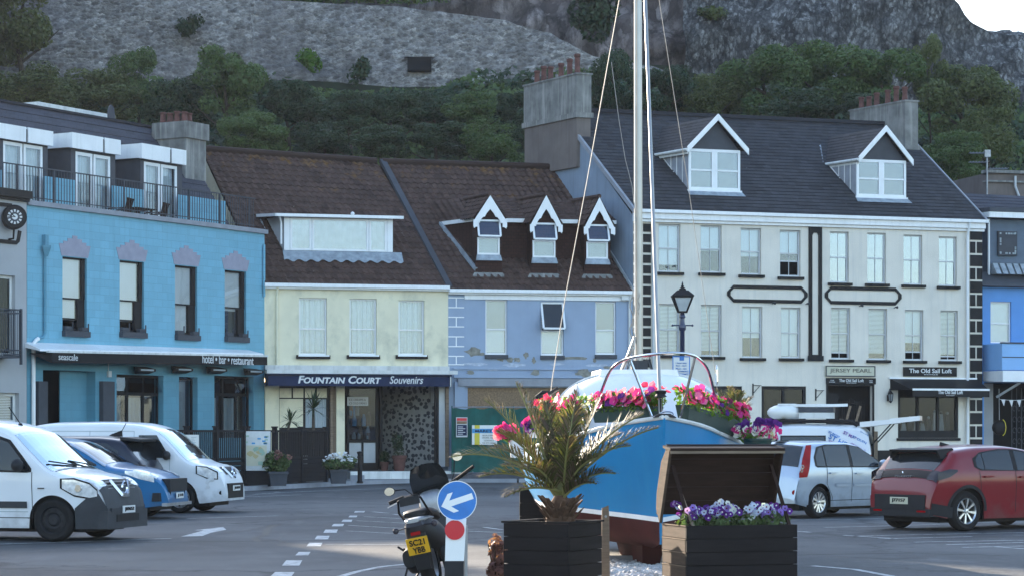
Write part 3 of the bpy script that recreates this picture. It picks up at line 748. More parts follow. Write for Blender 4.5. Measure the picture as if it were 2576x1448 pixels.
def roof(mb, a, b, c, d, rows, cols, step=.012, wave=0.0, wn=0, mi=0):
    """a: eave left, b: eave right, c: ridge right, d: ridge left; stepped courses, optionally wavy tiles"""
    a, b, c, d = map(Vector, (a, b, c, d)); nrm = (b-a).cross(d-a).normalized()
    if nrm.z < 0: nrm = -nrm
    L = ((b-a).length+(c-d).length)/2; S = (d-a).length
    def pt(u, t, h): return (a+(b-a)*u)*(1-t) + (d+(c-d)*u)*t + nrm*h
    for j in range(rows):
        t0, t1 = j/rows, (j+1)/rows
        for k in range(cols):
            q0, q1 = k/cols, (k+1)/cols
            h0 = wave*math.sin(q0*wn*2*math.pi); h1 = wave*math.sin(q1*wn*2*math.pi)
            uv = [(q0*L, t0*S), (q1*L, t0*S), (q1*L, t1*S-.001), (q0*L, t1*S-.001)]
            mb.quad(pt(q0,t0,h0+step), pt(q1,t0,h1+step), pt(q1,t1,h1), pt(q0,t1,h0), mi, uv)
            mb.quad(pt(q0,t0,h0-.01), pt(q1,t0,h1-.01), pt(q1,t0,h1+step), pt(q0,t0,h0+step), mi, [(q0*L,t0*S)]*4)

def chimney_pots(parent, pts, h=.55, r=.12, name="chimney_pot"):
    for (x, y, z, k) in pts:
        mb = MB(); H = h*k; mb.lathe([(r*.95,0),(r,.06),(r*.86,.08),(r*.78,H*.82),(r*1.0,H*.86),(r*1.0,H*.95),(r*.85,H),(r*.6,H-.02),(r*.6,H*.6)], (x, y, z), n=14)
        mb.build(name, M['terracotta'], parent, smooth=40)

def sign_board(name, label, fac, px, dep, m, frame=None, texts=(), th=.05):
    """a flat board fixed on a house front"""
    u0, u1, z0, z1 = fac.rect(*px, dep); t = fac.thing(name, label, "sign"); t.location = fac.world(u0, dep, z0)
    w, h = u1-u0, z1-z0
    b = MB(); b.box(0, w, -th, 0, 0, h); b.build("board", M[m], t)
    if frame:
        f = MB(); e = .035
        for q in ((0,w,0,e),(0,w,h-e,h),(0,e,e,h-e),(w-e,w,e,h-e)): f.box(q[0], q[1], -th-.012, -th+.002, q[2], q[3])
        f.build("frame", M[frame], t)
    for (body, fx, fz, fw, fh, tm, kw) in texts:
        text_part("lettering", body, fx*w, fz*h, fw*w, fh*h, -th-.002, M[tm], t, **kw)
    return t

# ================================================================== WHITE INN
fW = Fac(1592, 75.4, 2470, 79.3)
T = fW.thing("white_inn", "long white inn with black trim, two gabled roof dormers and two shops", "building")
LW = fW.len; zE = fW.uv(2030, 556)[1]; SH = -.227; tR = 4.29*KB; zR = 1.62+774/6000*83.07*KB
ups = [(1656,564,1711,684.5),(1761.6,567,1815,686),(1862.6,574,1914,691),(1961,579,2013,696),(2087,583,2134.5,711),(2180.5,586,2228,713),(2272,591,2319,716),(2361,595.5,2406,719.5)]
los = [(1657.6,764,1710,892),(1762.6,766,1814.5,896),(1866,770.5,1917,899.5),(1964,773,2013,900),(2090,773.5,2138,903),(2184,776,2231,904.5),(2276,779,2322,906),(2365,780.5,2409,907)]
shopR = (2258,968,2410,1100); shopL = (1915,970,2027,1115); doorP = (2082,969,2193,1212); shopX = (1796,970,1866,1115)
ops = [fW.rect(*p) for p in ups+los] ; shops = [fW.rect(*p) for p in (shopR, shopL, shopX)]
dr = fW.rect(*doorP); dr = (dr[0], dr[1], .12, dr[3])
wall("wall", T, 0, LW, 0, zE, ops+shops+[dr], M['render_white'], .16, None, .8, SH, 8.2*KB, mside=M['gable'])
ub = [(('blind',.86),.14,2),(('blind',.55),0,1),(('blind',.62),0,1),(('blind',.5),.30,1),None,None,None,None]
for k, r in enumerate(ops[:8]):
    b = ub[k]
    if b: window(T, r, fm='frame_grey', blind=b[0], sash_up=b[1] if k == 3 else 0, bars=1)
    else: window(T, r, fm='frame_grey', bars=1, blind=('greyblind',.98), glass='glass_sky')
lb = [(('slats',.97),0),(('slats',.9),0),(('blind',.62),0),(('blind',.97),0),(('slats',.88),.10),(('slats',.88),0),(('blind',.66),.14),(('slats',.88),.06)]
for k, r in enumerate(ops[8:]):
    window(T, r, fm='frame_grey', blind=lb[k][0], sash_up=lb[k][1], bars=1 if k != 5 else 0)
# mask the sill row pattern with black cills already on each window; black trim
tm = MB()
u0, u1, _, _ = fW.rect(2033,700,2066,710); za = fW.uv(2050,557)[1]; zb = fW.uv(2050,905)[1]
ui, uj, _, _ = fW.rect(2041.5,700,2057.5,710); zi = fW.uv(2050,593)[1]; zj = fW.uv(2050,891)[1]; um = (ui+uj)/2
tm.box(u0, ui, -.05, -.003, zb, za-.01); tm.box(uj, u1, -.05, -.003, zb, za-.01); tm.box(ui, uj, -.049, -.003, zi+.1, za-.011); tm.box(ui, uj, -.049, -.003, zb+.002, zj)
tm.prism([(ui,-.049,zi),(ui+.05,-.049,zi+.1),(ui,-.049,zi+.1)], (0,.045,0)); tm.prism([(uj,-.049,zi),(uj,-.049,zi+.1),(uj-.05,-.049,zi+.1)], (0,.045,0))
tm.box(u0-.05, u1+.05, -.07, -.052, zb-.03, zb+.16)
tm.build("pilaster", M['black'], T)
for (xa, ya, xb, yb) in ((1828,718,2030,761.5),(2073.5,721.5,2266,766)):
    a, b, c, d = fW.rect(xa, ya, xb, yb); e = .10; ch = .24; lw = .12; p = MB()
    def octo(i): return [(a+i,c+ch),(a+i,d-ch),(a+ch,d-i),(b-ch,d-i),(b-i,d-ch),(b-i,c+ch),(b-ch,c+i),(a+ch,c+i)]
    O, I = octo(0), octo(lw)
    for k in range(8):
        q = [O[k], O[(k+1) % 8], I[(k+1) % 8], I[k]]; p.prism([(x,-.045,z) for x, z in q], (0,.042,0))
    p.build("panel_moulding", M['black'], T)
qn = MB()
def quoins(uL, uR, zlo, zhi, hgt, joint, mb):
    z = zhi; k = 0
    while z-hgt > zlo:
        if k % 2 == 0: mb.box(uL, uR, -.03, -.003, z-hgt, z-joint)
        else:
            um = (uL+uR)/2; mb.box(uL, um-joint/2, -.03, -.003, z-hgt, z-joint); mb.box(um+joint/2, uR, -.03, -.003, z-hgt, z-joint)
        z -= hgt; k += 1
a, b, _, _ = fW.rect(2439,700,2469,710); zt = fW.uv(2455,571)[1]
quoins(a, b, .5, zt, .47, .07, qn); qn.build("quoins", M['black'], T); qn = MB()
a, b, _, _ = fW.rect(1617,700,1636,710); zt = fW.uv(1627,537)[1]; z = zt
while z > .6: qn.box(a, b, -.03, -.003, z-.275, z); z -= .355
qn.build("quoins", M['black'], T); qn = MB()
a, b, _, _ = fW.rect(1593,700,1605,710); z = zt
while z > .6: qn.box(a, b, -.03, -.003, z-.275, z); z -= .355
qn.build("quoins", M['black'], T)
pl = MB(); pl.box(-.02, dr[0]-.1, -.06, -.003, 0, fW.uv(2300,1131)[1]); pl.box(dr[1]+.1, LW, -.06, -.003, 0, fW.uv(2300,1131)[1]); pl.build("plinth", M['black'], T)
gt = MB(); zg = zE; gt.box(-.05, LW+.1, -.30, -.19, zg+.10, zg+.21); gt.box(-.02, LW+.04, -.19, -.003, zg-.10, zg+.13); gt.box(-.02, LW+.04, -.10, -.004, zg-.20, zg-.104)
gt.build("gutter", M['white'], T)
dp = MB(); ud = fW.rect(2430,700,2434,710)[0]; dp.tube([(ud,-.25,zg+.1),(ud,-.1,zg-.35),(ud,-.09,zg-.6),(ud,-.09,.3)], .045, 8); dp.build("downpipe", M['frame_white'], T)
ud = fW.rect(1640,700,1645,710)[0]; dp = MB(); dp.tube([(ud,-.09,zg-.1),(ud,-.09,.3)], .04, 8); dp.build("downpipe", M['frame_grey'], T)
# roof
ze = zg+.16; ov = -.22
A, B = Vector((.0-.22*SH*0, ov, ze)), Vector((LW+.12, ov, ze)); D = Vector((SH*tR, tR, zR)); Cc = Vector((LW+.12+SH*tR, tR, zR))
rm = MB(); roof(rm, A, B, Cc, D, 30, 40, .012)
A2 = Vector((SH*2*tR, 2*tR, zE)); B2 = Vector((LW+.1+SH*2*tR, 2*tR, zE)); rm.quad(B2, A2, D, Cc, 0, [(0,0),(12,0),(12,6),(0,6)])
RF = rm.build("roof", M['slate'], T)
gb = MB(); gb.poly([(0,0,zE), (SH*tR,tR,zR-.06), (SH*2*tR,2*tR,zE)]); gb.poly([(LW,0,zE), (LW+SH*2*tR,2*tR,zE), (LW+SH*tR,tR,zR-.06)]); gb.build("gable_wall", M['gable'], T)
vb = MB(); vb.bar(A+Vector((-.02,0,-.03)), D+Vector((-.02,0,-.02)), .1, .14); vb.bar(B+Vector((.0,0,-.04)), Cc+Vector((.0,0,-.03)), .08, .12); vb.build("verge", M['capgrey'], RF)
rd = MB(); rd.bar(D+Vector((0,0,.02)), Cc+Vector((0,0,.02)), .26, .13); rd.build("ridge_tiles", M['slate_new'], RF)
def rp(u, t): return A+(B-A)*u+(D-A)*t                   # a point of the front slope
RN = (B-A).cross(D-A).normalized()
# chimneys: long stacks astride the two gables
def stack(name, u0, u1, y0, y1, zt, zm, zb, m1, m2, pots):
    c = MB(); s = lambda y: SH*y
    def pr(a, b, ya, yb, za, zb_, mi): c.hexa([(a+s(ya),ya,za),(b+s(ya),ya,za),(b+s(yb),yb,za),(a+s(yb),yb,za),(a+s(ya),ya,zb_),(b+s(ya),ya,zb_),(b+s(yb),yb,zb_),(a+s(yb),yb,zb_)], mi)
    pr(u0, u1, y0, y1, zm, zt, 0); pr(u0-.05, u1+.05, y0-.06, y1+.06, zm-.16, zm+.02, 0); pr(u0+.015, u1-.02, y0+.02, y1-.03, zb, zm-.10, 1)
    pr(u0-.03, u1+.03, y0-.04, y1+.04, zt-.003, zt+.06, 0)
    o = c.build(name, [m1, m2], T)
    chimney_pots(o, [((u0+u1)/2+s(y0+(y1-y0)*f), y0+(y1-y0)*f, zt+.05, k) for f, k in pots])
kd = 1.138*KB
stack("chimney", -.14, .42, 2.65*kd, 5.49*kd, 1.62+900/6000*78.05*KB, 1.62+803/6000*78.05*KB, 11.0, M['concrete'], M['brown_render'], [(.12,1.35),(.26,1.15),(.42,1.0),(.62,.95),(.75,1.1),(.88,.9)])
stack("chimney", LW-.55, LW-.02, 2.74*kd, 5.3*kd, 1.62+831/6000*82.0*KB, 1.62+720/6000*82*KB, 8, M['concrete'], M['concrete'], [(.12,1.0),(.27,1.15),(.42,1.0),(.62,.95),(.76,.8),(.9,.85)])
# gabled dormers
def gable_dormer(xl, xr, yt, yb, apex, lf, rf):
    um, tm_ = None, None
    xm = (xl+xr)/2
    # depth where the window foot meets the slope
    best = min((abs(fW.uv(xm, yb, dp_)[1]-(ze+(zR-ze)*(dp_-ov)/(tR-ov))), dp_) for dp_ in [k*.02 for k in range(0, 200)])[1]
    u0, u1, z0, z1 = fW.rect(xl, yt, xr, yb, best); az = fW.uv(*apex, best-.05); L = fW.uv(*lf, best-.05); Rr = fW.uv(*rf, best-.05)
    um = (L[0]+Rr[0])/2; slope_dep = lambda z: ov+(z-ze)/(zR-ze)*(tR-ov)
    yB = best; s = SH
    d = MB()
    for u in (u0, u1):                                  # cheeks
        yt_ = slope_dep(z1)
        d.poly([(u,yB,z0-.15), (u,yB,z1), (u+s*(yt_-yB),yt_,z1)])
    d.quad((u0,yB,z0-.2), (u1,yB,z0-.2), (u1,yB,z0), (u0,yB,z0))
    do = d.build("dormer", M['capgrey'], T)
    gp = MB(); gp.poly([(u0,yB+.01,z1), (u1,yB+.01,z1), (um,yB+.01,az[1]-.12)]); gp.build("gable_panel", M['anthracite'], do, label=None)
    cb = MB()
    for k in range(3):
        f = (k+1)/4; yy = yB+(slope_dep(z1)-yB)*f*.8; cb.box(u0-.015+s*(yy-yB), u0+.01+s*(yy-yB), yy-.02, yy+.02, z0+(z1-z0)*f*.8, z1)
    yq = slope_dep(z1); cb.bar((u0-.01,yB,z0-.1), (u0-.01+s*(yq-yB),yq,z1), .06, .08); cb.build("cheek_batten", M['offwhite'], do)
    rfm = MB(); ya = slope_dep(az[1]); ye = slope_dep(L[1])
    yo = yB-.22
    ap = Vector((um,yo,az[1]+.0)); ab = Vector((um+s*(ya-yo),ya,az[1]))
    for ee, sg in ((L,0),(Rr,1)):
        e0 = Vector((ee[0],yo,ee[1])); e1 = Vector((ee[0]+s*(ye-yo),ye,ee[1]))
        if sg == 0: roof(rfm, e1, e0, ap, ab, 9, 10, .012)
        else: roof(rfm, e0, e1, ab, ap, 9, 10, .012)
    rfm.build("dormer_roof", M['slate'], do)
    bb = MB()
    for ee in (L, Rr):
        bb.prism([(um,yo-.03,az[1]+.07), (um,yo-.03,az[1]-.15), (ee[0],yo-.03,ee[1]-.17), (ee[0],yo-.03,ee[1]+.05)] if ee is L else [(um,yo-.033,az[1]-.15), (um,yo-.033,az[1]+.07), (ee[0],yo-.033,ee[1]+.05), (ee[0],yo-.033,ee[1]-.17)], (0,.06,0))
    bb.build("bargeboard", M['white'], do)
    gu = MB(); gu.tube([(L[0]-.02,yo,L[1]-.06), (L[0]-.02+s*(ye-yo),ye,L[1]-.06)], .055, 8); gu.bar((L[0]+.05,yo+.1,L[1]-.12), (L[0]+.05+s*(ye-yo),ye,L[1]-.12), .04, .16); gu.build("dormer_gutter", M['offwhite'], do)
    mid = (u0+u1)/2; f = MB(); y = yB-.06
    for a, b in ((u0-.01, mid-.02), (mid+.02, u1+.01)):
        f.box(a, a+.09, y, yB, z0, z1); f.box(b-.09, b, y, yB, z0, z1); f.box(a+.09, b-.09, y+.002, yB, z0, z0+.09); f.box(a+.09, b-.09, y+.002, yB, z1-.10, z1); zm = z0+(z1-z0)*.48
        f.box(a+.09, b-.09, y-.01, yB-.01, zm-.03, zm+.03)
    f.box(mid-.02, mid+.02, y+.003, yB, z0, z1); f.box(u0-.06, u1+.06, y-.05, yB, z0-.06, z0-.002)
    wo = f.build("window_frame", M['frame_white'], do)
    p = MB(); p.quad((u0,yB-.03,z0+.05), (u1,yB-.03,z0+.05), (u1,yB-.03,z1-.05), (u0,yB-.03,z1-.05)); p.build("pane", M['glass'], do)
    p = MB(); p.quad((u0,yB-.004,z0), (u1,yB-.004,z0), (u1,yB-.004,z1), (u0,yB-.004,z1)); p.build("blind", M['windowgrey'], do)
    ld = MB(); zl = z0-.06; sl = lambda z: slope_dep(z)-.03
    ld.quad((u0-.1,slope_dep(z0-.25)-.02,z0-.25+.03), (u1+.12,slope_dep(z0-.25)-.02,z0-.25+.03), (u1+.06,yB-.07,z0-.03), (u0-.06,yB-.07,z0-.03)); ld.build("lead_flashing", M['lead'], do)
    vl = MB(); vl.bar((L[0]-.12+s*(ye-yo),ye+.02,L[1]-.02), (L[0]-.12+s*(ye-yo)+.33,slope_dep(L[1]+.75)+.03,L[1]+.75), .09, .05); vl.build("valley_lead", M['lead'], do)
gable_dormer(1731, 1859, 377, 479, (1797.6,293.4), (1724,373.5), (1877.6,380))
gable_dormer(2153, 2276, 403, 496, (2221,322), (2154.5,398.5), (2291,407))
for k, (x, y) in enumerate(((1941,764),(2026,765),(2161,770),(2248,774),(1690,672))):
    p = fW.P(x, y, 0); m_ = MB(); m_.tube([(p.x,-.003,p.z),(p.x,-.16,p.z+.03)], .014, 6); m_.lathe([(.02,-.05),(.05,.05),(.001,.05)], (p.x,-.18,p.z+.02), 'x', 10); m_.build("spotlight", M['greyplastic'], T)
# shopfronts
def shopfront(r, panes, dep=.08, goods=True, fwid=.10):
    u0, u1, z0, z1 = r; f = MB()
    f.box(u0+.003, u0+fwid, dep-.05, dep+.06, z0+.003, z1-.003); f.box(u1-fwid, u1-.003, dep-.05, dep+.06, z0+.003, z1-.003); f.box(u0+fwid, u1-fwid, dep-.048, dep+.06, z1-.12, z1-.003); f.box(u0+fwid, u1-fwid, dep-.048, dep+.06, z0+.003, z0+.26)
    for k in range(1, panes): uc = u0+(u1-u0)*k/panes; f.box(uc-.045, uc+.045, dep-.045, dep+.05, z0+.26, z1-.12)
    f.box(u0-.06, u1+.06, -.06, -.004, z0-.10, z0-.003)
    w = f.build("shop_window", M['black'], T)
    p = MB(); p.quad((u0+fwid,dep,z0+.26), (u1-fwid,dep,z0+.26), (u1-fwid,dep,z1-.12), (u0+fwid,dep,z1-.12)); p.build("pane", M['glass_dark'], w)
    if goods:
        rnd = random.Random(4); gm = MB()
        for k in range(9):
            uc = u0+.2+(u1-u0-.4)*k/8; h = rnd.uniform(.3,.75)
            gm.hexa([(uc-.10,.42,z0+.2),(uc+.12,.42,z0+.2),(uc+.12,.5,z0+.2),(uc-.10,.5,z0+.2),(uc-.05,.43,z0+.2+h),(uc+.06,.43,z0+.2+h),(uc+.06,.5,z0+.2+h),(uc-.05,.5,z0+.2+h)], k % 3)
            gm.ball((uc,.45,z0+.24+h), .06, 8, (k+1) % 3)
        gm.build("display_goods", [M['letter_white'], M['greyblind'], M['anthracite']], w)
shopfront(shops[0], 3); shopfront(shops[1], 2, goods=False); shopfront(shops[2], 1, goods=False)
gtb = MB(); u0, u1, z0, z1 = dr
for k in range(17):
    u = u0+.55+(u1-u0-.65)*k/16; gtb.box(u-.012, u+.012, .34, .365, z0, z1-.42-.12*abs(math.sin(k*.39)))
for z in (z0+.15, z0+1.0, z1-.62): gtb.box(u0+.5, u1-.05, .335, .37, z-.02, z+.02)
for c in (.36, .72):
    for k in range(5): gtb.box(u0+.5+(u1-u0-.55)*c-.06+.03*k, u0+.5+(u1-u0-.55)*c-.045+.03*k, .325, .335, z1-1.0-.1*(k % 2), z1-.85+.06*(k % 2))
gtb.box(u0+.003, u0+.5, .2, .24, z0, z1-.25); gtb.build("iron_gate", M['black'], T)
df = MB(); df.box(u0-.07, u0-.002, -.04, .1, z0, z1+.07); df.box(u1+.002, u1+.07, -.04, .1, z0, z1+.07); df.box(u0-.002, u1+.002, -.04, .1, z1+.002, z1+.07); df.build("door_frame", M['black'], T)
# black canopy over the right shop
c0 = fW.P(2238, 951, 0); c1 = fW.P(2436, 951, 0); dpf = -1.0
f0 = fW.P(2294.5, 979, dpf); f1 = fW.P(2488, 979, dpf); vz = fW.P(2390, 997, dpf).z
cn = MB(); cn.quad((f0.x,dpf,f0.z), (f1.x,dpf,f0.z), (c1.x+.35,-.01,c0.z), (c0.x,-.01,c0.z)); cn.quad((f0.x,dpf,vz), (f1.x,dpf,vz), (f1.x,dpf,f0.z), (f0.x,dpf,f0.z))
cn.poly([(f0.x,dpf,f0.z), (c0.x,-.01,c0.z), (c0.x,-.01,f0.z)]); cn.poly([(f1.x,dpf,f0.z), (c1.x+.35,-.01,f0.z), (c1.x+.35,-.01,c0.z)])
co_ = cn.build("awning", M['black'], T)
fb = MB(); fb.box(f0.x, f1.x, dpf-.02, dpf-.002, f0.z-.02, f0.z+.05); fb.box(c0.x-.05, c1.x+.3, -.07, -.004, c0.z-.01, c0.z+.05); fb.build("awning_bar", M['white'], co_)
text_part("lettering", "The Old Sail Loft", f0.x+1.0, vz+.10, .98, .13, dpf-.003, M['letter_white'], co_, bold=.02)
text_part("lettering", "BOUTIQUE", f0.x+1.33, vz+.035, .32, .035, dpf-.003, M['letter_white'], co_)
br = MB()
for x, y in ((1893,968),(2051,981)):
    p = fW.P(x, y, 0); br.box(p.x-.02, p.x+.02, -.03, -.003, p.z-.35, p.z+.06); br.bar((p.x+.0,-.03,p.z), (p.x+.3,-.06,p.z), .02); br.bar((p.x,-.03,p.z-.28), (p.x+.24,-.05,p.z-.02), .018)
br.build("sign_bracket", M['black'], T)
sign_board("shop_sign", "cream signboard with dark capitals above the gated doorway", fW, (2075,919,2199.5,946), -.03, 'signcream', 'anthracite', [("JERSEY PEARL", .08,.28,.84,.46,'letter_gold',dict(bold=.004))])
sign_board("shop_sign", "narrow black signboard with white lettering, right below the cream signboard", fW, (2077,949.5,2201,965), -.02, 'black', None, [("The Old Sail Loft", .25,.34,.5,.5,'letter_white',dict(bold=.015)), ("BOUTIQUE", .4,.10,.2,.16,'letter_white',{}), ("YOUR", .07,.5,.08,.18,'letter_white',{}), ("BOUTIQUE", .05,.22,.12,.18,'letter_white',{}), ("OLD", .86,.5,.07,.18,'letter_white',{}), ("TIME", .86,.22,.07,.18,'letter_white',{})])
sign_board("shop_sign", "wide black signboard with white lettering over the black awning", fW, (2271,922.5,2404.6,945.5), -.03, 'black', None, [("The Old Sail Loft", .1,.36,.8,.48,'letter_white',dict(bold=.02)), ("BOUTIQUE", .38,.12,.26,.14,'letter_white',{})])
def wall_lantern(fac, x, y, label):
    p = fac.P(x, y, 0); t = fac.thing("wall_lantern", label, "lantern"); t.location = fac.world(p.x, 0, p.z)
    m = MB(); m.lathe([(.002,.02),(.03,0),(.11,-.10),(.12,-.12),(.002,-.11)], (0,-.2,0), n=6); m.lathe([(.075,-.36),(.05,-.40),(.01,-.43)], (0,-.2,0), n=6)
    for k in range(6): a = k*math.pi/3; m.bar((.10*math.cos(a),-.2+.10*math.sin(a),-.12), (.07*math.cos(a),-.2+.07*math.sin(a),-.36), .015)
    m.tube([(0,-.004,-.25),(-.02,-.09,-.05),(-.01,-.16,.07),(0,-.2,.01)], .018, 6); m.box(-.05,.05,-.02,-.003,-.36,-.14); m.build("lantern_frame", M['black'], t)
    g_ = MB(); g_.lathe([(.09,-.125),(.065,-.355)], (0,-.2,0), n=6); g_.build("lantern_glass", M['windowgrey'], t)
wall_lantern(fW, 2233, 982, "black wall lantern between the iron gate and the right shop window")

# ================================================================== LILAC HOUSE and CREAM SHOP share one roof slope with a party strip
fL = Fac(1127, 74.2, 1591, 75.4)
T = fL.thing("lilac_house", "pale blue house with peeling paint and three joined brown dormers", "building")
LL = fL.len; zEL = fL.uv(1358, 741)[1]; shL = -.30; tL = 4.1*KB*1.117
zRL = 1.62+677/6000*78.6*KB
ws = [fL.rect(*p) for p in ((1220.5,753,1275.5,891),(1360,759,1417.5,893),(1497,758,1549,891))]
shop = fL.rect(1176,974,1584,1160)
wall("wall", T, 0, LL, 0, zEL, ws+[shop], M['lilac'], .14, None, .6, shL, 8.6*KB)
for k, r in enumerate(ws):
    w = window(T, r, .08, 'frame_white', .46, 0, ('greyblind',.55) if k != 1 else None, 'anthracite', sillm=(.02,.14,.08), name="window")
    u0, u1, z0, z1 = r; b = MB(); b.quad((u0+.06,.19,z0+.08), (u1-.06,.19,z0+.08), (u1-.06,.19,z0+(z1-z0)*.45), (u0+.06,.19,z0+(z1-z0)*.45)); b.build("blind", M['blind'], w)
    if k == 1:
        f = MB(); zt = z1-.03; zb_ = z0+(z1-z0)*.50; o = -.30
        P4 = lambda u, v: Vector((u0+.03+(u1-u0-.06)*u, .06+(o-.06)*(1-v), zb_+(zt-zb_)*v))
        for a, b_ in (((0,0),(1,0)),((0,1),(1,1)),((0,0),(0,1)),((1,0),(1,1))): f.bar(P4(*a), P4(*b_), .065, .05, (0,1,0))
        so = f.build("open_sash", M['frame_white'], w); g_ = MB(); g_.quad(P4(0,0), P4(1,0), P4(1,1), P4(0,1)); g_.build("pane", M['carglass'], w)
ql = MB(); a, b, _, _ = fL.rect(1127.5,800,1167,810); z = fL.uv(1147,748)[1]; k = 0; um = (a+b)/2
lines = [748.5,773,797,821,846,870.5,895,916]
for j, y in enumerate(lines):
    z = fL.uv(1147,y)[1]; ql.box(a, b, -.012, -.003, z-.018, z+.018)
    if j % 2 == 0 and j+1 < len(lines): z2 = fL.uv(1147,lines[j+1])[1]; ql.box(um-.018, um+.018, -.011, -.003, z2, z)
ql.build("quoin_stripes", M['white'], T)
gt = MB(); gt.box(0, LL, -.26, -.15, zEL+.04, zEL+.15); gt.box(0, LL, -.15, -.003, zEL-.02, zEL+.10); gt.box(a+.55, LL-.02, -.05, -.003, zEL-.18, zEL-.03); gt.build("gutter", M['white'], T)
ab_ = MB(); p = fL.P(1572, 746, 0); ab_.box(p.x-.16, p.x+.1, -.16, -.055, p.z-.12, p.z+.1); ab_.build("alarm_box", M['offwhite'], T)
# crumbling cornice and bare patches
pc = MB(); rnd = random.Random(3)
u0, u1, z0, z1 = fL.rect(1140, 915, 1590, 950); 
pc.box(u0, u1, -.10, -.003, z0, z0+.16); pc.box(u0, u1, -.05, -.003, z0+.28, z0+.33)
pc.build("cornice", M['lilac'], T)
pp = MB()
def patch(fac, cx, cy, w, h, mb, rnd, dep=-.004):
    pts = []; n = 14; c = fac.P(cx, cy, 0)
    for k in range(n): a = 2*math.pi*k/n; q = rnd.uniform(.55, 1.1); pts.append((c.x+math.cos(a)*w*q, dep, c.z+math.sin(a)*h*q))
    mb.poly(pts)
for cx, cy, w, h in ((1190,883,.34,.17),(1232,898,.12,.08),(1259,902,.12,.11),(1283,903,.14,.10),(1322,893,.10,.12),(1342,905,.09,.12),(1300,903,.16,.09),(1445,900,.55,.06),(1495,905,.07,.10),(1210,890,.2,.06),(1400,900,.2,.05),(1530,925,.2,.10)): patch(fL, cx, cy, w, h, pp, rnd)
for cx, cy, w, h in ((1345,937,.20,.12),(1470,938,.35,.14),(1182,935,.16,.08),(1545,936,.2,.1)): patch(fL, cx, cy, w, h, pp, rnd, -.104)
pp.build("bare_plaster", mat("bare_plaster", (.23,.22,.19), .95, .35, 8, .5, 25), T)
pw = MB()
for cx, cy, w, h in ((1200,915,.5,.06),(1290,917,.6,.07),(1400,915,.4,.05),(1500,918,.5,.05),(1560,912,.3,.10),(1240,928,.4,.06)): patch(fL, cx, cy, w, h, pw, rnd, -.0035)
pw.build("faded_paint", mat("faded_paint", (.42,.47,.56), .9, .25, 7), T)
fs = MB(); a, b, c, d = fL.rect(1150,952,1584,971); fs.box(a, b, -.16, -.003, c, d); fs.build("fascia_board", M['capgrey'], T)
cl = MB(); a, b, c, d = fL.rect(1142,960,1167,1130); cl.box(a, b, -.12, -.003, .3, d); cl.build("pier", M['lilac'], T)
bd = MB(); u0, u1, z0, z1 = shop; bd.box(u0+.01, u1-.01, .05, .09, z0+.01, z1-.01); bd.build("boarding", M['osb'], T)
dpp = MB(); ud = LL-.13; dpp.tube([(ud,-.2,zEL),(ud,-.06,zEL-.3),(ud,-.06,.4)], .04, 8); dpp.build("downpipe", M['offwhite'], T)
# roof
ze = zEL+.14; ov = -.2
A, B = Vector((-.0, ov, ze)), Vector((LL-.02, ov, ze)); D = Vector((shL*tL, tL, zRL)); Cc = Vector((LL-.02+shL*tL, tL, zRL-.05))
rm = MB(); roof(rm, A, B, Cc, D, 24, 200, .025, .024, 27)
A2 = Vector((shL*2*tL, 2*tL, zEL)); B2 = Vector((LL+shL*2*tL, 2*tL, zEL)); rm.quad(B2, A2, D, Cc, 0, [(0,0),(6,0),(6,6),(0,6)])
RF = rm.build("roof", M['pantile'], T)
rd = MB(); rd.tube([D+Vector((0,0,.03)), Cc+Vector((0,0,.03))], .13, 8); rd.build("ridge_tiles", M['pantile'], RF)
ps = MB(); ps.bar(A+Vector((0,0,.06)), D+Vector((0,0,.08)), .22, .12); ps.build("party_strip", M['anthracite'], RF)
lf = MB(); lf.bar(B+Vector((.0,0,.05)), Cc+Vector((.0,0,.06)), .05, .10); lf.build("abutment_lead", M['lead'], RF)
sdp = lambda z: ov+(z-ze)/(zRL-ze)*(tL-ov)
# the joined dormers: tile-hung body, three gabled bays
dep_g = min((abs(fL.uv(1372, 689, q)[1]-(ze+(zRL-ze)*(q-ov)/(tL-ov))), q) for q in [k*.02 for k in range(100)])[1]
dep_b = dep_g+.62
zt = fL.uv(1340, 557, dep_b)[1]
ua = fL.uv(1190, 545, dep_b)[0]; ub_ = fL.uv(1535, 565, dep_b)[0]
db = MB(); zlow = ze+(zRL-ze)*(dep_b-ov)/(tL-ov)
nt = 22
def course(mb, u0, u1, z0, z1, y, axis='u', rows=12):
    for k in range(rows):
        a, b = z0+(z1-z0)*k/rows, z0+(z1-z0)*(k+1)/rows
        mb.quad((u0,y-.022,a), (u1,y-.022,a), (u1,y,b), (u0,y,b), 0, [(u0,a),(u1,a),(u1,b),(u0,b)]); mb.quad((u0,y,a), (u1,y,a), (u1,y-.022,a), (u0,y-.022,a), 0, [(0,0)]*4)
course(db, ua, ub_, zlow-.1, zt, dep_b, rows=13)
yy = sdp(zt); db.poly([(ua,dep_b,zlow), (ua,dep_b,zt), (fL.uv(1112,545,yy)[0],yy,zt)])
db.poly([(ub_,dep_b,zlow), (ub_+shL*(yy-dep_b),yy,zt), (ub_,dep_b,zt)])
DO = db.build("dormer", M['tilehung'], T)
gz = fL.uv(1232, 489, dep_g)[1]
rl = MB(); ridge_dep = sdp(gz); ea = fL.uv(1112,541,dep_b-.15); zez = zt+.06
R0 = Vector((ua-.1,dep_b-.22,zez)); R1 = Vector((ub_+.15,dep_b-.22,zez)); zrr = gz+.02; yr = dep_b+1.1
roof(rl, R0, R1, (ub_+.15+shL*1.3,yr,zrr), (ua+shL*.9,yr,zrr), 7, 60, .02, .02, 14); yb2 = sdp(zrr)
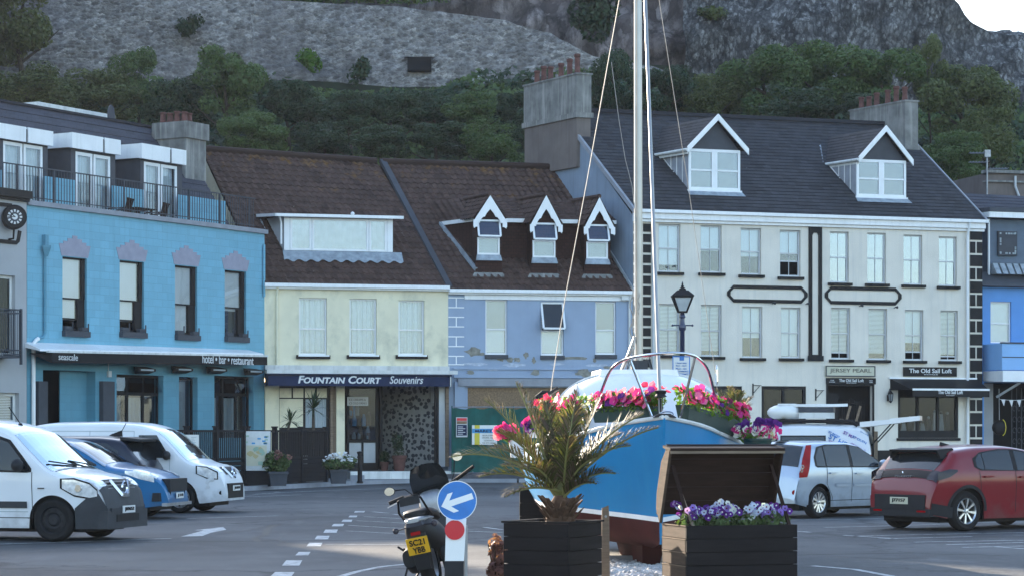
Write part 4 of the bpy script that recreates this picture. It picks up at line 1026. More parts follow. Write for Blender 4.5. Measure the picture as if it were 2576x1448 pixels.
rl.quad((ua+shL*.9,yr,zrr), (ub_+.15+shL*1.3,yr,zrr), (ub_+shL*(yb2+.3-dep_b),yb2+.3,zrr-.05), (ua+shL*(yb2+.3-dep_b),yb2+.3,zrr-.05), 0, [(0,0),(5,0),(5,1),(0,1)])
Ek = fL.uv(1110,541,yy)[0]; roof(rl, (Ek,yy,zez), R0, (ua+shL*.9,yr,zrr), (Ek-.30,yb2+.05,zrr-.02), 6, 24, .02, .02, 5)
DR = rl.build("dormer_roof", M['pantile'], DO)
ef = MB(); ef.bar((ua-.1,dep_b-.24,zez-.065), (fL.uv(1112,545,yy)[0],yy,zez-.065), .05, .13); ef.box(ua-.1, ub_+.15, dep_b-.27, dep_b-.215, zez-.13, zez+.0); ef.build("eaves_board", M['white'], DO)
ld = MB(); ld.bar((ua-.02,dep_g,zlow-.45), (fL.uv(1106,545,yy)[0],yy-.0,zt), .09, .12); ld.build("valley_lead", M['lead'], DO)
for (ax, ay, lx, ly, rx, ry, wl, wr, wt, wb_) in ((1232,491,1190.5,541,1272,558,1200,1256,554,641),(1373,491,1332.5,558,1411.5,565,1339,1396,562,648),(1504,496,1468,566,1543.5,569,1474,1528,566,651)):
    ap = fL.uv(ax, ay, dep_g-.1); l = fL.uv(lx, ly, dep_g-.1); r = fL.uv(rx, ry, dep_g-.1); um = (l[0]+r[0])/2; zl = (l[1]+r[1])/2
    u0, u1, z0, z1 = fL.rect(wl, wt, wr, wb_, dep_g); zb_ = ze+(zRL-ze)*(dep_g-ov)/(tL-ov)-.1
    b = MB(); course(b, u0-.06, u1+.08, zb_, z0-.1, dep_g, rows=4)
    b.box(u0-.06, u0-.003, dep_g-.02, dep_b, z0-.1, zl+.2); b.box(u1+.003, u1+.08, dep_g-.02, dep_b, z0-.1, zl+.2); b.poly([(u0-.06,dep_g-.01,zl), (u1+.08,dep_g-.01,zl), (um,dep_g-.01,ap[1]-.1)])
    b.quad((u0-.06,dep_g,zb_), (u0-.06,dep_g,z0), (u0-.06,dep_b,z0), (u0-.06,dep_b,zb_)); b.quad((u1+.08,dep_g,zb_), (u1+.08,dep_b,zb_), (u1+.08,dep_b,z0), (u1+.08,dep_g,z0)); b.quad((u0,dep_g+.2,z0), (u1,dep_g+.2,z0), (u1,dep_g+.2,z1+.3), (u0,dep_g+.2,z1+.3))
    b.build("dormer_bay", M['tilehung'], DO)
    yb_ = sdp(ap[1]) if sdp(ap[1]) < 3 else 3
    rf = MB(); yo = dep_g-.18; s = shL
    roof(rf, (l[0]-.02+s*.9,yo+.9,zl), (l[0]-.02,yo,zl), (um,yo,ap[1]), (um+s*1.9,yo+1.9,ap[1]), 5, 24, .02, .02, 6); roof(rf, (r[0]+.02,yo,zl), (r[0]+.02+s*.9,yo+.9,zl), (um+s*1.9,yo+1.9,ap[1]), (um,yo,ap[1]), 5, 24, .02, .02, 6)
    rf.tube([(um,yo-.03,ap[1]+.02), (um+s*1.9,yo+1.9,ap[1]+.02)], .075, 8)
    rf.build("gable_roof", M['pantile'], DO)
    bb = MB(); n = 9
    for sg, e in ((-1, l), (1, r)):
        for k in range(n):
            f0, f1 = k/n, (k+1)/n
            q = lambda f, o: (um+(e[0]-um)*f, yo-.04, ap[1]-.02+(zl-.09-ap[1]+.02)*f-o)
            lo0 = .46+.05*math.sin(f0*22)*(f0 > .25)-.2*f0; lo1 = .46+.05*math.sin(f1*22)*(f1 > .25)-.2*f1
            pts = [q(f0,0), q(f1,0), q(f1,lo1), q(f0,lo0)]; bb.prism(pts if sg < 0 else pts[::-1], (0,.045,0))
    bb.box(l[0]-.02, l[0]+.13, yo-.042, yo+.004, zl-.30, zl-.06); bb.box(r[0]-.13, r[0]+.02, yo-.042, yo+.004, zl-.30, zl-.06)
    bb.build("bargeboard", M['white'], DO)
    f = MB(); zm = z0+(z1-z0)*.50; y = dep_g-.04
    f.box(u0, u0+.055, y, y+.06, z0, zm); f.box(u1-.055, u1, y, y+.06, z0, zm); f.box(u0+.055, u1-.055, y+.002, y+.06, z0, z0+.06); f.box(u0+.055, u1-.055, y+.002, y+.06, zm-.05, zm); f.box(u0, u1, y+.004, y+.06, z1-.03, z1)
    o = -.22; P4 = lambda u, v: Vector((u0+.01+(u1-u0-.02)*u, y+o*(1-v)-.01, zm+.03+(z1-.02-zm-.03)*v))
    for aa, b2 in (((0,0),(1,0)),((0,1),(1,1)),((0,0),(0,1)),((1,0),(1,1))): f.bar(P4(*aa), P4(*b2), .06, .05, (0,1,0))
    f.build("window_frame", M['frame_white'], DO)
    p = MB(); p.quad((u0,y+.03,z0), (u1,y+.03,z0), (u1,y+.03,zm), (u0,y+.03,zm)); p.quad(P4(0,0), P4(1,0), P4(1,1), P4(0,1)); p.build("pane", M['glass'], DO)
    bl = MB(); bl.quad((u0,y+.09,z0), (u1,y+.09,z0), (u1,y+.09,zm), (u0,y+.09,zm)); bl.build("blind", M['greyblind'], DO)
    lp = MB(); lp.hexa([(u0-.05,y-.10,z0-.20),(u1+.07,y-.10,z0-.20),(u1+.07,y+.06,z0-.20),(u0-.05,y+.06,z0-.20),(u0-.02,y-.02,z0-.003),(u1+.03,y-.02,z0-.003),(u1+.03,y+.06,z0-.003),(u0-.02,y+.06,z0-.003)]); lp.build("lead_apron", M['lead'], DO)
    l2 = MB(); zz = zb_+.1; l2.quad((u0-.2,dep_g-.16,zz-.13), (u1+.2,dep_g-.16,zz-.13), (u1+.1,dep_g-.03,zz+.02), (u0-.1,dep_g-.03,zz+.02)); l2.build("lead_flashing", M['concrete'], DO)
# ================================================================== CREAM SHOP
fC = Fac(665, 72.8, 1127, 74.2)
T = fC.thing("cream_shop", "cream souvenir shop with brown tiled roof, wide dormer and navy awning", "building")
LC = fC.len; zEC = fC.uv(900, 727)[1]; shC = -.30
wc = [fC.rect(*p) for p in ((752,749,822,892),(879,751,947,892),(1002,755,1067,892))]
g1 = fC.rect(702,972,823,1128); g2 = fC.rect(868,972,956,1136); g3 = fC.rect(958,968,1102,1176)
wall("wall", T, 0, LC, 0, zEC, wc+[g1], M['cream'], .16, None, .6, shC, 8.6*KB) if False else None
wall("wall", T, 0, LC, fC.uv(900,936)[1], zEC, wc, M['cream'], .16, None, .6, shC, 8.6*KB)
for r in wc: window(T, r, .09, 'frame_white', .46, 0, ('curtain',.97), 'black', sillm=(.10,.13,.12))
sl = MB()
for r in wc: sl.box(r[0]-.04, r[1]+.06, -.16, -.003, r[2]-.05, r[2]+.0)
sl.build("sill_ledge", M['frame_white'], T)
gt = MB(); gt.box(-.02, LC, -.27, -.16, zEC+.03, zEC+.15); gt.box(0, LC, -.16, -.003, zEC-.03, zEC+.10); gt.build("gutter", M['white'], T)
dp = MB(); ud = fC.rect(696,800,700,810)[0]; dp.tube([(ud,-.2,zEC),(ud,-.06,zEC-.25),(ud,-.06,fC.uv(698,925)[1])], .04, 8); dp.build("downpipe", M['cream'], T)
lg = MB(); za = fC.uv(900,932)[1]; zb = fC.uv(900,919)[1]; lg.box(0, LC, -.22, -.003, za, zb); lg.build("ledge", M['offwhite'], T)
ze = zEC+.13; ov = -.2; tC = 4.1*KB*1.117; zRC = 1.62+695/6000*78.3*KB
A, B = Vector((0, ov, ze)), Vector((LC, ov, ze)); D = Vector((shC*tC, tC, zRC+.05)); Cc = Vector((LC+shC*tC, tC, zRL))
rm = MB(); roof(rm, A, B, Cc, D, 24, 200, .025, .024, 27)
A2 = Vector((shC*2*tC, 2*tC, zEC)); B2 = Vector((LC+shC*2*tC, 2*tC, zEC)); rm.quad(B2, A2, D, Cc, 0, [(0,0),(6,0),(6,6),(0,6)])
RF = rm.build("roof", M['pantile'], T)
rd = MB(); rd.tube([D+Vector((0,0,.03)), Cc+Vector((0,0,.03))], .13, 8); rd.build("ridge_tiles", M['pantile'], RF)
ga = MB(); ga.poly([(-.01,0,zEC), (shC*tC-.01,tC,zRC), (shC*2*tC-.01,2*tC,zEC)]); ga.build("gable_wall", M['cream'], T)
sdc = lambda z: ov+(z-ze)/(zRC-ze)*(tC-ov)
dd = min((abs(fC.uv(850, 637, q)[1]-(ze+(zRC-ze)*(q-ov)/(tC-ov))), q) for q in [k*.02 for k in range(150)])[1]
u0, u1, z0, z1 = fC.rect(714, 546, 987, 632, dd)
z0 -= .0; yt = sdc(z1)
db = MB(); s = shC
for u in (u0, u1): db.poly([(u,dd,z0-.1), (u,dd,z1), (u+s*(yt-dd),yt,z1)])
DO = db.build("dormer", M['frame_grey'], T)
dr_ = MB(); dr_.hexa([(u0-.28,dd-.28,z1+.0),(u1+.3,dd-.28,z1+.0),(u1+.3+s*(yt-dd),yt+.3,z1+.15),(u0-.35+s*(yt-dd),yt+.3,z1+.15),(u0-.28,dd-.28,z1+.03),(u1+.3,dd-.28,z1+.03),(u1+.3+s*(yt-dd),yt+.3,z1+.20),(u0-.35+s*(yt-dd),yt+.3,z1+.20)]); dr_.build("flat_roof", M['anthracite'], DO)
fs = MB(); fs.box(u0-.30, u1+.32, dd-.33, dd-.282, z1-.05, z1+.05); fs.bar((u0-.32,dd-.3,z1), (u0-.35+s*(yt-dd),yt,z1+.1), .04, .1); fs.tube([(u0-.2,dd-.24,z1),(u0-.1,dd-.06,z1-.25),(u0-.1,dd-.05,z0+.2)], .035, 7); fs.build("fascia", M['white'], DO)
f = MB(); y = dd-.05; W0 = u1-u0
cuts = [0, .055, .265, .785, .945, 1]
for a, b in ((0,.05),(.95,1)): f.box(u0+W0*a, u0+W0*b, y, dd, z0, z1)
for a, b in ((.055,.25),(.255,.775),(.78,.945)):
    a, b = u0+W0*a, u0+W0*b; w_ = .07; f.box(a, a+w_, y-.01, dd-.002, z0, z1-.06); f.box(b-w_, b, y-.01, dd-.002, z0, z1-.06); f.box(a+w_, b-w_, y-.008, dd-.002, z0, z0+w_); f.box(a+w_, b-w_, y-.008, dd-.002, z1-.13, z1-.06)
f.build("window_frame", M['frame_white'], DO)
p = MB(); p.quad((u0+.1,y+.02,z0), (u1-.1,y+.02,z0), (u1-.1,y+.02,z1-.06), (u0+.1,y+.02,z1-.06)); p.build("pane", M['glass'], DO)
p = MB()
for k in range(30):
    a = u0+.1+(u1-u0-.2)*k/30; b = u0+.1+(u1-u0-.2)*(k+1)/30; p.quad((a,dd-.004-.012*(k % 2),z0), (b,dd-.004-.012*((k+1) % 2),z0), (b,dd-.004-.012*((k+1) % 2),z1), (a,dd-.004-.012*(k % 2),z1))
p.build("blind", M['lampglass'], DO)
lp = MB(); n = 60; zA = z0-.42
for k in range(n):
    a, b = u0-.05+(W0+.35)*k/n, u0-.05+(W0+.35)*(k+1)/n; za = zA+.05*math.sin(k*1.05)*1; zb = zA+.05*math.sin((k+1)*1.05)
    lp.quad((a,sdc(za)-.03,za+.06), (b,sdc(zb)-.03,zb+.06), (b,dd-.06,z0-.01), (a,dd-.06,z0-.01))
lp.build("lead_apron", M['lead'], DO)
lp = MB(); lp.bar((u0-.1,dd,z0-.25), (u0-.2+s*(yt-dd),yt,z1-.05), .12, .1); lp.build("valley_lead", M['lead'], DO)
wv = MB(); wv.ball((fC.P(1400*.33345+637+.01,0,0).x if False else u0+W0*.62, dd-.2, z1+.1), .07, 8); wv.build("roof_vent", M['white'], DO)
# awning over the shop
c0 = fC.P(672, 936, 0); c1 = fC.P(1140, 936, 0); dpf = -1.15
f0 = fC.P(674, 944, dpf); f1 = fC.P(1131, 944, dpf); vz = fC.P(900, 970, dpf).z
a = MB(); a.quad((f0.x,dpf,f0.z), (f1.x,dpf,f0.z), (LC+.1,-.10,c0.z), (.0,-.10,c0.z)); a.quad((f0.x,dpf,vz), (f1.x,dpf,vz), (f1.x,dpf,f0.z), (f0.x,dpf,f0.z))
a.poly([(f0.x,dpf,vz),(f0.x,dpf,f0.z),(0,-.1,c0.z),(0,-.1,vz)]); a.poly([(f1.x,dpf,f0.z),(f1.x,dpf,vz),(LC+.1,-.1,vz),(LC+.1,-.1,c0.z)])
AW = a.build("awning", M['navy'], T)
b = MB(); b.box(f0.x-.05, f1.x+.25, dpf-.10, dpf+.3, f0.z+.08, f0.z+.20); b.bar((f1.x+.03,dpf,f0.z),(f1.x+.03,dpf+.02,vz), .04); b.build("awning_housing", M['offwhite'], AW)
tz = lambda x, y: fC.P(x, y, dpf)
q0 = tz(749.5,963); q1 = tz(958.6,944.5); text_part("lettering", "Fountain Court", q0.x, q0.z, q1.x-q0.x, q1.z-q0.z, dpf-.004, M['letter_white'], AW, bold=.03, shear=.18, sizes=True)
q0 = tz(979.7,964); q1 = tz(1064,945); text_part("lettering", "Souvenirs", q0.x, q0.z, q1.x-q0.x, q1.z-q0.z, dpf-.004, M['letter_white'], AW, bold=.012, shear=.25)
# ground floor: left window bay, post, recessed shop with patterned wall
def pxbox(mb, x0, y0, x1, y1, dep0, dep1, mi=0):
    u0, u1, z0, z1 = fC.rect(x0, y0, x1, y1, dep0); mb.box(u0, u1, dep0, dep1, z0, z1, mi)
m_ = MB(); pxbox(m_, 667, 966, 702, 1200, 0, .25); pxbox(m_, 846, 966, 867, 1158, -.1, .15); m_.build("pier", M['cream'], T)
m_ = MB(); pxbox(m_, 831, 968, 838, 1170, -.05, .15); pxbox(m_, 1121, 968, 1129, 1172, -.2, .1); pxbox(m_, 838.5, 968, 845, 1170, .0, .15); m_.build("timber_post", M['woodraw'], T)
m_ = MB(); u0, u1, z0, z1 = fC.rect(702, 968, 831, 1150, .12); m_.box(u0,u1,.12,.16,z0,z1); m_.build("dark_panel", M['black'], T)
m_ = MB()
for q in ((703,975,733,999),(737,975,763,999),(767,975,793,999),(797,975,822,999),(703,1002,762,1074),(796,1002,806,1074)): pxbox(m_, *q, .10, .119)
m_.build("cream_infill", M['cream'], T)
m_ = MB(); u0, u1, z0, z1 = fC.rect(768, 1003, 820, 1074, .115)
for k in range(18): a_, b_ = u0+(u1-u0)*k/18, u0+(u1-u0)*(k+1)/18; m_.quad((a_,.10-.02*(k % 2),z0),(b_,.10-.02*((k+1) % 2),z0),(b_,.10-.02*((k+1) % 2),z1),(a_,.10-.02*(k % 2),z1))
m_.build("curtain", M['greyblind'], T)
zs = fC.uv(985, 1172, 2.0)[1]
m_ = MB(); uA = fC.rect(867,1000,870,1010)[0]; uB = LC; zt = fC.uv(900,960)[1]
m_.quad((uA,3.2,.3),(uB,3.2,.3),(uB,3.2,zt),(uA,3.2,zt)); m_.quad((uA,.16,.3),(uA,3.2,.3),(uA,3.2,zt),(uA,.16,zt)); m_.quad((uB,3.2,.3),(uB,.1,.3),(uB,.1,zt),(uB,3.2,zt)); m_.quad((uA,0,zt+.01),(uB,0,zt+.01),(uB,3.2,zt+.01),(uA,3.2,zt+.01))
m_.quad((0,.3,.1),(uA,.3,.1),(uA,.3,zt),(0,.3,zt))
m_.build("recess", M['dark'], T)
fl = MB(); fl.box(uA-.05, LC+.1, -1.35, 3.2, .05, .36); fl.build("shop_floor", M['pavement'], T)
st = MB(); st.box(uA-.06, LC+.12, -1.42, -1.352, .05, .37); st.build("step_edge", M['offwhite'], T)
m_ = MB(); d_ = 1.0; u0, u1, z0, z1 = fC.rect(872, 972, 950, 1107, d_); f = MB()
f.box(u0,u0+.08,d_-.04,d_+.05,.37,z1); f.box(u1-.08,u1,d_-.04,d_+.05,.37,z1); f.box(u0+.08,u1-.08,d_-.038,d_+.05,z0-.06,z0+.02); f.box(u0+.08,u1-.08,d_-.038,d_+.05,.37,.62); f.box(u0+.5,u0+.57,d_-.036,d_+.04,.62,z0-.06); f.box(u0+.08,u1-.08,d_-.037,d_+.05,z1-.06,z1)
wf = f.build("shop_window", M['black'], T)
p = MB(); p.quad((u0+.08,d_,z0),(u1-.08,d_,z0),(u1-.08,d_,z1-.06),(u0+.08,d_,z1-.06)); p.build("pane", M['glass_dark'], wf)
p = MB(); p.quad((u0+.08,d_+.01,.62),(u1-.08,d_+.01,.62),(u1-.08,d_+.01,z0-.06),(u0+.08,d_+.01,z0-.06)); p.build("stall_riser", M['frame_grey'], wf)
gm = MB(); rnd = random.Random(9)
for k in range(12):
    uc = u0+.2+rnd.random()*(u1-u0-.4); h = rnd.uniform(.15,.5); zz = z0+.05+rnd.choice((0,.45,.8)); gm.lathe([(.07,0),(.08,h*.5),(.03,h)], (uc,d_+.35,zz), n=8, mi=k % 3)
gm.build("display_goods", [M['greyblind'], M['bannerblue'], M['woodraw']], wf)
nb = MB(); a0, a1, b0, b1 = fC.rect(873, 997, 926, 1019, .9); nb.box(a0,a1,.9,.92,b0,b1); no = nb.build("notice", M['letter_white'], T)
text_part("lettering", "ICE CREAMS &", a0+.06, b0+(b1-b0)*.55, (a1-a0)*.8, (b1-b0)*.25, .9, M['letter_gold'], no); text_part("lettering", "ICE COLD DRINKS", a0+.06, b0+(b1-b0)*.14, (a1-a0)*.85, (b1-b0)*.25, .9, M['letter_gold'], no)
# patterned stone wall: whitewashed render set with dark flat stones, slanting into the recess
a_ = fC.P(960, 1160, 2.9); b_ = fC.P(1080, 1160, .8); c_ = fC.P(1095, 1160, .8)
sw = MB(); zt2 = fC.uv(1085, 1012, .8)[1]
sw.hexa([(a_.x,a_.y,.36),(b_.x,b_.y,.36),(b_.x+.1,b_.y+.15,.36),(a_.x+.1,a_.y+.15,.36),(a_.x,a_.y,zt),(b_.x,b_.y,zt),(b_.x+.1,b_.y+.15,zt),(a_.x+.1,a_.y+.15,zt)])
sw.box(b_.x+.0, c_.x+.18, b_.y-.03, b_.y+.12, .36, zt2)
SWO = sw.build("patterned_wall", mat("shaded_lime_wash", (.34,.34,.335), .9, .12, 4), T)  # whitewash greyed so its colour carries the shade of the recess
sm = MB(); rnd = random.Random(5); dv = (b_-a_); Lw = Vector((dv.x,dv.y)).length; nv = Vector((-dv.y, dv.x, 0)).normalized()*-1
if nv.y > 0: nv = -nv
for i in range(13):
    for j in range(16):
        f = (i+.5+rnd.uniform(-.5,.5))/13; z = .42+(zt-.5)*(j+.5+rnd.uniform(-.5,.5))/16; c = a_+dv*f+nv*.012; c.z = z; n = 6; r = rnd.uniform(.035,.095)
        sm.poly([c+dv.normalized()*r*1.3*math.cos(6.28*k/n+i)*rnd.uniform(.7,1.1)+Vector((0,0,1))*r*math.sin(6.28*k/n+i)*rnd.uniform(.7,1.1) for k in range(n)])
for i in range(3):
    for j in range(10):
        c = Vector((b_.x+.05+(c_.x+.12-b_.x)*(i+.5)/3+rnd.uniform(-.02,.02), b_.y-.036, .45+(zt2-.5)*(j+.5)/10)); r = rnd.uniform(.05,.085)
        sm.poly([c+Vector((r*math.cos(6.28*k/6+i)*rnd.uniform(.7,1.1),0,1.4*r*math.sin(6.28*k/6+i)*rnd.uniform(.7,1.1))) for k in range(6)])
sm.build("wall_cobbles", M['anthracite'], SWO)
m_ = MB(); pxbox(m_, 1104, 970, 1120, 1172, -.1, .1); pxbox(m_, 1078, 970, 1094, 1172, .9, 1.0); m_.build("white_column", M['frame_grey'], T)
m_ = MB(); pxbox(m_, 1094.5, 968, 1103, 1172, -.08, .1); pxbox(m_, 956, 966, 962, 1172, .9, 1.0); m_.build("black_post", M['black'], T)

def pot_plant(name, label, loc, r, h, lm, ph, m='terracotta', n=350, sz=.05, flowers=None):
    t = thing(name, label, "pot plant", loc)
    p = MB(); p.lathe([(r*.72,0),(r*.95,h*.8),(r*1.05,h*.82),(r*1.05,h),(r*.9,h),(r*.85,h*.85),(.01,h*.85)], n=18); p.build("pot", M[m], t, smooth=40)
    l = MB(); rnd = random.Random(int(r*1000)); leaf_cloud(l, [((rnd.uniform(-.3,.3)*r, rnd.uniform(-.3,.3)*r, h+ph*rnd.uniform(.2,.7)), (r*.8, r*.8, ph*.35)) for _ in range(4)], n, sz, rnd=rnd); l.build("foliage", M[lm], t)
    return t
q = fC.P(1004, 1169, -.2); pot_plant("pot_plant", "large terracotta pot with a leafy shrub inside the souvenir shop entrance", fC.world(q.x, -.2, .36), .235, .52, 'leaf_dark', .75)
q = fC.P(967, 1160, .3); pot_plant("pot_plant", "small dark terracotta pot left of the large entrance pot", fC.world(q.x, .3, .36), .15, .30, 'leaf_dark', .5)

# ================================================================== SEASIDE HOTEL
fS = Fac(68, 63.5, 665, 72.8)
T = fS.thing("blue_hotel", "turquoise painted hotel with roof terrace, slate mansard and black awning", "building")
LS = fS.len; zP = fS.uv(360, 540)[1]
HW = [(157,648,218,832),(301,657,362,835),(440,669,496,842),(565,681,619,847)]
hw = [fS.rect(*p) for p in HW]
gf = [fS.rect(293,942,411,1100), fS.rect(450,947,497,1100), fS.rect(539,945,638,1100)]; dd_ = fS.rect(108,931,240,1100); dd_ = (dd_[0], dd_[1], .15, dd_[3])
zm_ = fS.uv(360,880)[1]
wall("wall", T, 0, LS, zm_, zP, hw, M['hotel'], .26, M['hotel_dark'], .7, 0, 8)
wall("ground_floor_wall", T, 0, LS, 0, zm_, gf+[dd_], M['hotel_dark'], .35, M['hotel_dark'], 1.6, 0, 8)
for k, r in enumerate(hw):
    w = window(T, r, .09, 'black', .44, 0, ('blind_bright',(.86,.86,.97,.62)[k]), 'anthracite', sillm=(.02,.17,.14), sash_up=(.14,.14,0,.0)[k])
    m_ = MB(); uc = (r[0]+r[1])/2
    m_.box(r[0]+.02, r[0]+.32, -.10, .05, r[2]+.01, r[2]+.13); m_.box(r[1]-.32, r[1]-.02, -.10, .05, r[2]+.01, r[2]+.12); m_.box(r[0]+.4, r[0]+.43, -.05, -.02, r[2], r[2]+.28); m_.box(r[1]-.06, r[1]-.03, -.12, -.09, r[2], r[2]+.24); m_.build("sill_clutter", M['anthracite'], w)
    m_ = MB(); wd = r[1]-r[0]; zm = r[2]+(r[3]-r[2])*.44; m_.box(r[1]-.13*wd,r[1]-.003,.07,.19,zm,r[3]-.003); m_.box(r[1]-.30*wd,r[1]-.003,.085,.19,r[2]+.01,zm); m_.build("window_side_strip", M['black'], w)  # black strip down the right side, wider in the lower half
    # stepped fan lintel
    d = MB(); z0 = r[3]+.02; wl = (r[1]-r[0]); cs = [.36,.44,.53,.62,.53,.44,.36]; u0 = r[0]-.05; n = 7
    for j in range(n):
        a, b = j/n, (j+1)/n; f = lambda t, h: (uc+(t-.5)*(wl+.1)*(1+.55*h), -.012, z0+h-(.18*(2*t-1)**2 if h == 0 else 0)*0)
        d.prism([f(a,0), f(b,0), f(b,cs[j]), f(a,cs[j])], (0,.009,0))
    d.build("fan_lintel", M['lilacgrey'], T)
cp = MB(); cp.box(-.05, LS+.08, -.10, .3, zP-.14, zP); cp.box(0, LS, .3, 7.5, zP-.6, zP-.5); cp.build("coping", M['capgrey'], T)
pi = MB(); u = fS.rect(109,700,111,710)[0]; zt = fS.uv(110,593)[1]; zb = fS.uv(110,838)[1]
pi.tube([(u,-.06,zt),(u,-.06,zb),(u-.1,-.06,zb-.12),(u-.3,-.07,zb-.16)], .045, 8); hz0 = fS.uv(110,632)[1]; pi.lathe([(.06,-.25),(.17,.0),(.17,.06),(.06,.06)], (u,-.12,hz0+.1), n=4); pi.box(u-.07,u+.07,-.14,-.003,hz0+.15,zt+.02); pi.build("downpipe", M['hotel_dark'], T)
pi = MB(); u2 = fS.rect(79,950,81,960)[0]; pi.tube([(u-.3,-.07,zb-.16),(u2+.12,-.08,zb-.2),(u2,-.08,zb-.3),(u2,-.08,.2)], .06, 8); pi.build("downpipe", M['white'], T)
pi = MB(); u3 = LS-.1; pi.tube([(u3,-.06,zP-.5),(u3,-.06,zP-2.2)], .04, 8); pi.build("downpipe", M['hotel'], T)
# awning
ux0, ux1 = fS.uv(100, 870, -.6)[0], fS.uv(668, 890, -.7)[0]
zq = lambda yl, yr, d: (lambda a, b: (lambda u: a+(b-a)*(u-ux0)/(ux1-ux0)))(fS.uv(100, yl, d)[1], fS.uv(667, yr, d)[1])
zt, zu, zb_, zv = zq(864,884,-.3), zq(882,893,-.62), zq(884,896,-.75), zq(911,917,-.78)
a = MB(); a.hexa([(ux0,-.62,zu(ux0)),(ux1,-.62,zu(ux1)),(ux1,-.003,zt(ux1)-.1),(ux0,-.003,zt(ux0)-.1),(ux0,-.60,zu(ux0)+.06),(ux1,-.60,zu(ux1)+.06),(ux1,-.003,zt(ux1)+.05),(ux0,-.003,zt(ux0)+.05)])
AW = a.build("awning", M['white'], T)
b = MB(); q = ux0+.15; b.bar((q,-.76,zb_(q)+.02), (ux1,-.76,zb_(ux1)+.02), .10, .06); b.build("awning_bar", M['offwhite'], AW)
v = MB(); q0, q1 = ux0+.3, ux1-.02; v.hexa([(q0,-.78,zv(q0)),(q1,-.78,zv(q1)),(q1,-.76,zv(q1)),(q0,-.76,zv(q0)),(q0,-.78,zb_(q0)-.01),(q1,-.78,zb_(q1)-.01),(q1,-.76,zb_(q1)-.01),(q0,-.76,zb_(q0)-.01)])
v.poly([(q0,-.76,zv(q0)),(q0,-.76,zb_(q0)-.01),(ux0,-.2,zb_(q0)-.02)]); v.quad((ux0+.1,-.75,zb_(ux0)-.04),(ux1,-.75,zb_(ux1)-.04),(ux1,-.01,zb_(ux1)-.06),(ux0+.1,-.01,zb_(ux0)-.06)); v.build("valance", M['black'], AW)
def htxt(body, x0, y0, x1, y1, **kw):
    p = fS.P(x0, y1, -.78); q = fS.P(x1, y0, -.78); text_part("lettering", body, p.x, p.z, q.x-p.x, q.z-p.z, -.782, M['letter_white'], AW, **kw)
htxt("seascale", 147, 890, 195, 904); htxt("hotel • bar • restaurant", 508.5, 896, 637, 912, bold=.005)
# ground floor joinery
def casement(r, nv, T, trans=.3):
    u0, u1, z0, z1 = r; y = .2; f = MB(); f.box(u0+.003,u0+.07,y,y+.06,z0,z1-.003); f.box(u1-.07,u1-.003,y,y+.06,z0,z1-.003); f.box(u0+.07,u1-.07,y+.002,y+.06,z1-.08,z1-.003)
    zt = z0+(z1-z0)*(1-trans); f.box(u0+.07,u1-.07,y+.002,y+.06,zt-.05,zt+.05)
    for k in range(1, nv): uc = u0+(u1-u0)*k/nv; f.box(uc-.045,uc+.045,y-.004,y+.055,z0,z1-.08)
    w = f.build("window", M['black'], T)
    p = MB(); p.quad((u0+.07,y+.03,z0),(u1-.07,y+.03,z0),(u1-.07,y+.03,zt),(u0+.07,y+.03,zt))
    for k in range(nv):
        a, b = u0+(u1-u0)*k/nv+.05, u0+(u1-u0)*(k+1)/nv-.05; o = -.2 if k != 0 or nv == 1 else 0
        p.quad((a,y+o,zt+.08),(b,y+o,zt+.08),(b,y+.03,z1-.08),(a,y+.03,z1-.08))
    p.build("pane", M['glass'], w)
    c = MB(); n = 24
    for k in range(n):
        if nv > 1 and k % 12 > 8: continue
        a, b = u0+(u1-u0)*k/n, u0+(u1-u0)*(k+1)/n; c.quad((a,y+.3+.04*(k % 2),z0),(b,y+.3+.04*((k+1) % 2),z0),(b,y+.3+.04*((k+1) % 2),zt-.1),(a,y+.3+.04*(k % 2),zt-.1))
    c.build("curtain", M['greyblind'], w)
casement(gf[0], 3, T); casement(gf[1], 1, T, .02); casement(gf[2], 3, T)
d = MB(); u0, u1, z0, z1 = dd_; um = u0+(u1-u0)*.48; d.box(um, u1-.003, .33, .36, z0, z1-.01); d.build("door_panel", M['hotel_dark'], T)
d = MB(); d.box(u0+.003,um-.002,.30,.34,z0+1.25,z0+1.32); d.box(um-.10,um-.002,.30,.34,z0,z0+1.25); d.box(u0+.003,u0+.1,.30,.34,z0,z0+1.25); d.build("door_frame", M['frame_grey'], T)
m_ = MB()
for x0, x1 in ((87,110),(249.5,278)): a_, b_, c_, e_ = fS.rect(x0,958,x1,1058); m_.box(a_,b_,-.16,-.003,.15,e_)
m_.build("porch_pier", M['anthracite'], T)
for k, (x, y) in enumerate(((343,931),(438,930),(525,931),(618,935))):
    p = fS.P(x, y, 0); l = MB(); s_ = .42; l.hexa([(p.x-s_,-.42,p.z-.02),(p.x+s_,-.42,p.z-.02),(p.x+s_*.8,-.2,p.z-.10),(p.x-s_*.8,-.2,p.z-.10),(p.x-s_,-.42,p.z+.05),(p.x+s_,-.42,p.z+.05),(p.x+s_*.8,-.15,p.z+.12),(p.x-s_*.8,-.15,p.z+.12)]); l.bar((p.x,-.2,p.z),(p.x,-.003,p.z), .05)
    lo = l.build("floodlight", M['black'], T); g_ = MB(); g_.quad((p.x-s_*.75,-.425,p.z-.012),(p.x+s_*.75,-.425,p.z-.012),(p.x+s_*.75,-.425,p.z+.04),(p.x-s_*.75,-.425,p.z+.04)); g_.build("lamp_glass", M['greyblind'], lo)
bx = MB(); p = fS.P(271, 932, 0); bx.box(p.x-.05,p.x+.09,-.08,-.003,p.z-.18,p.z); bx.tube([(p.x,-.02,p.z),(p.x,-.02,p.z+.4)], .012, 5); bx.build("junction_box", M['frame_grey'], T)
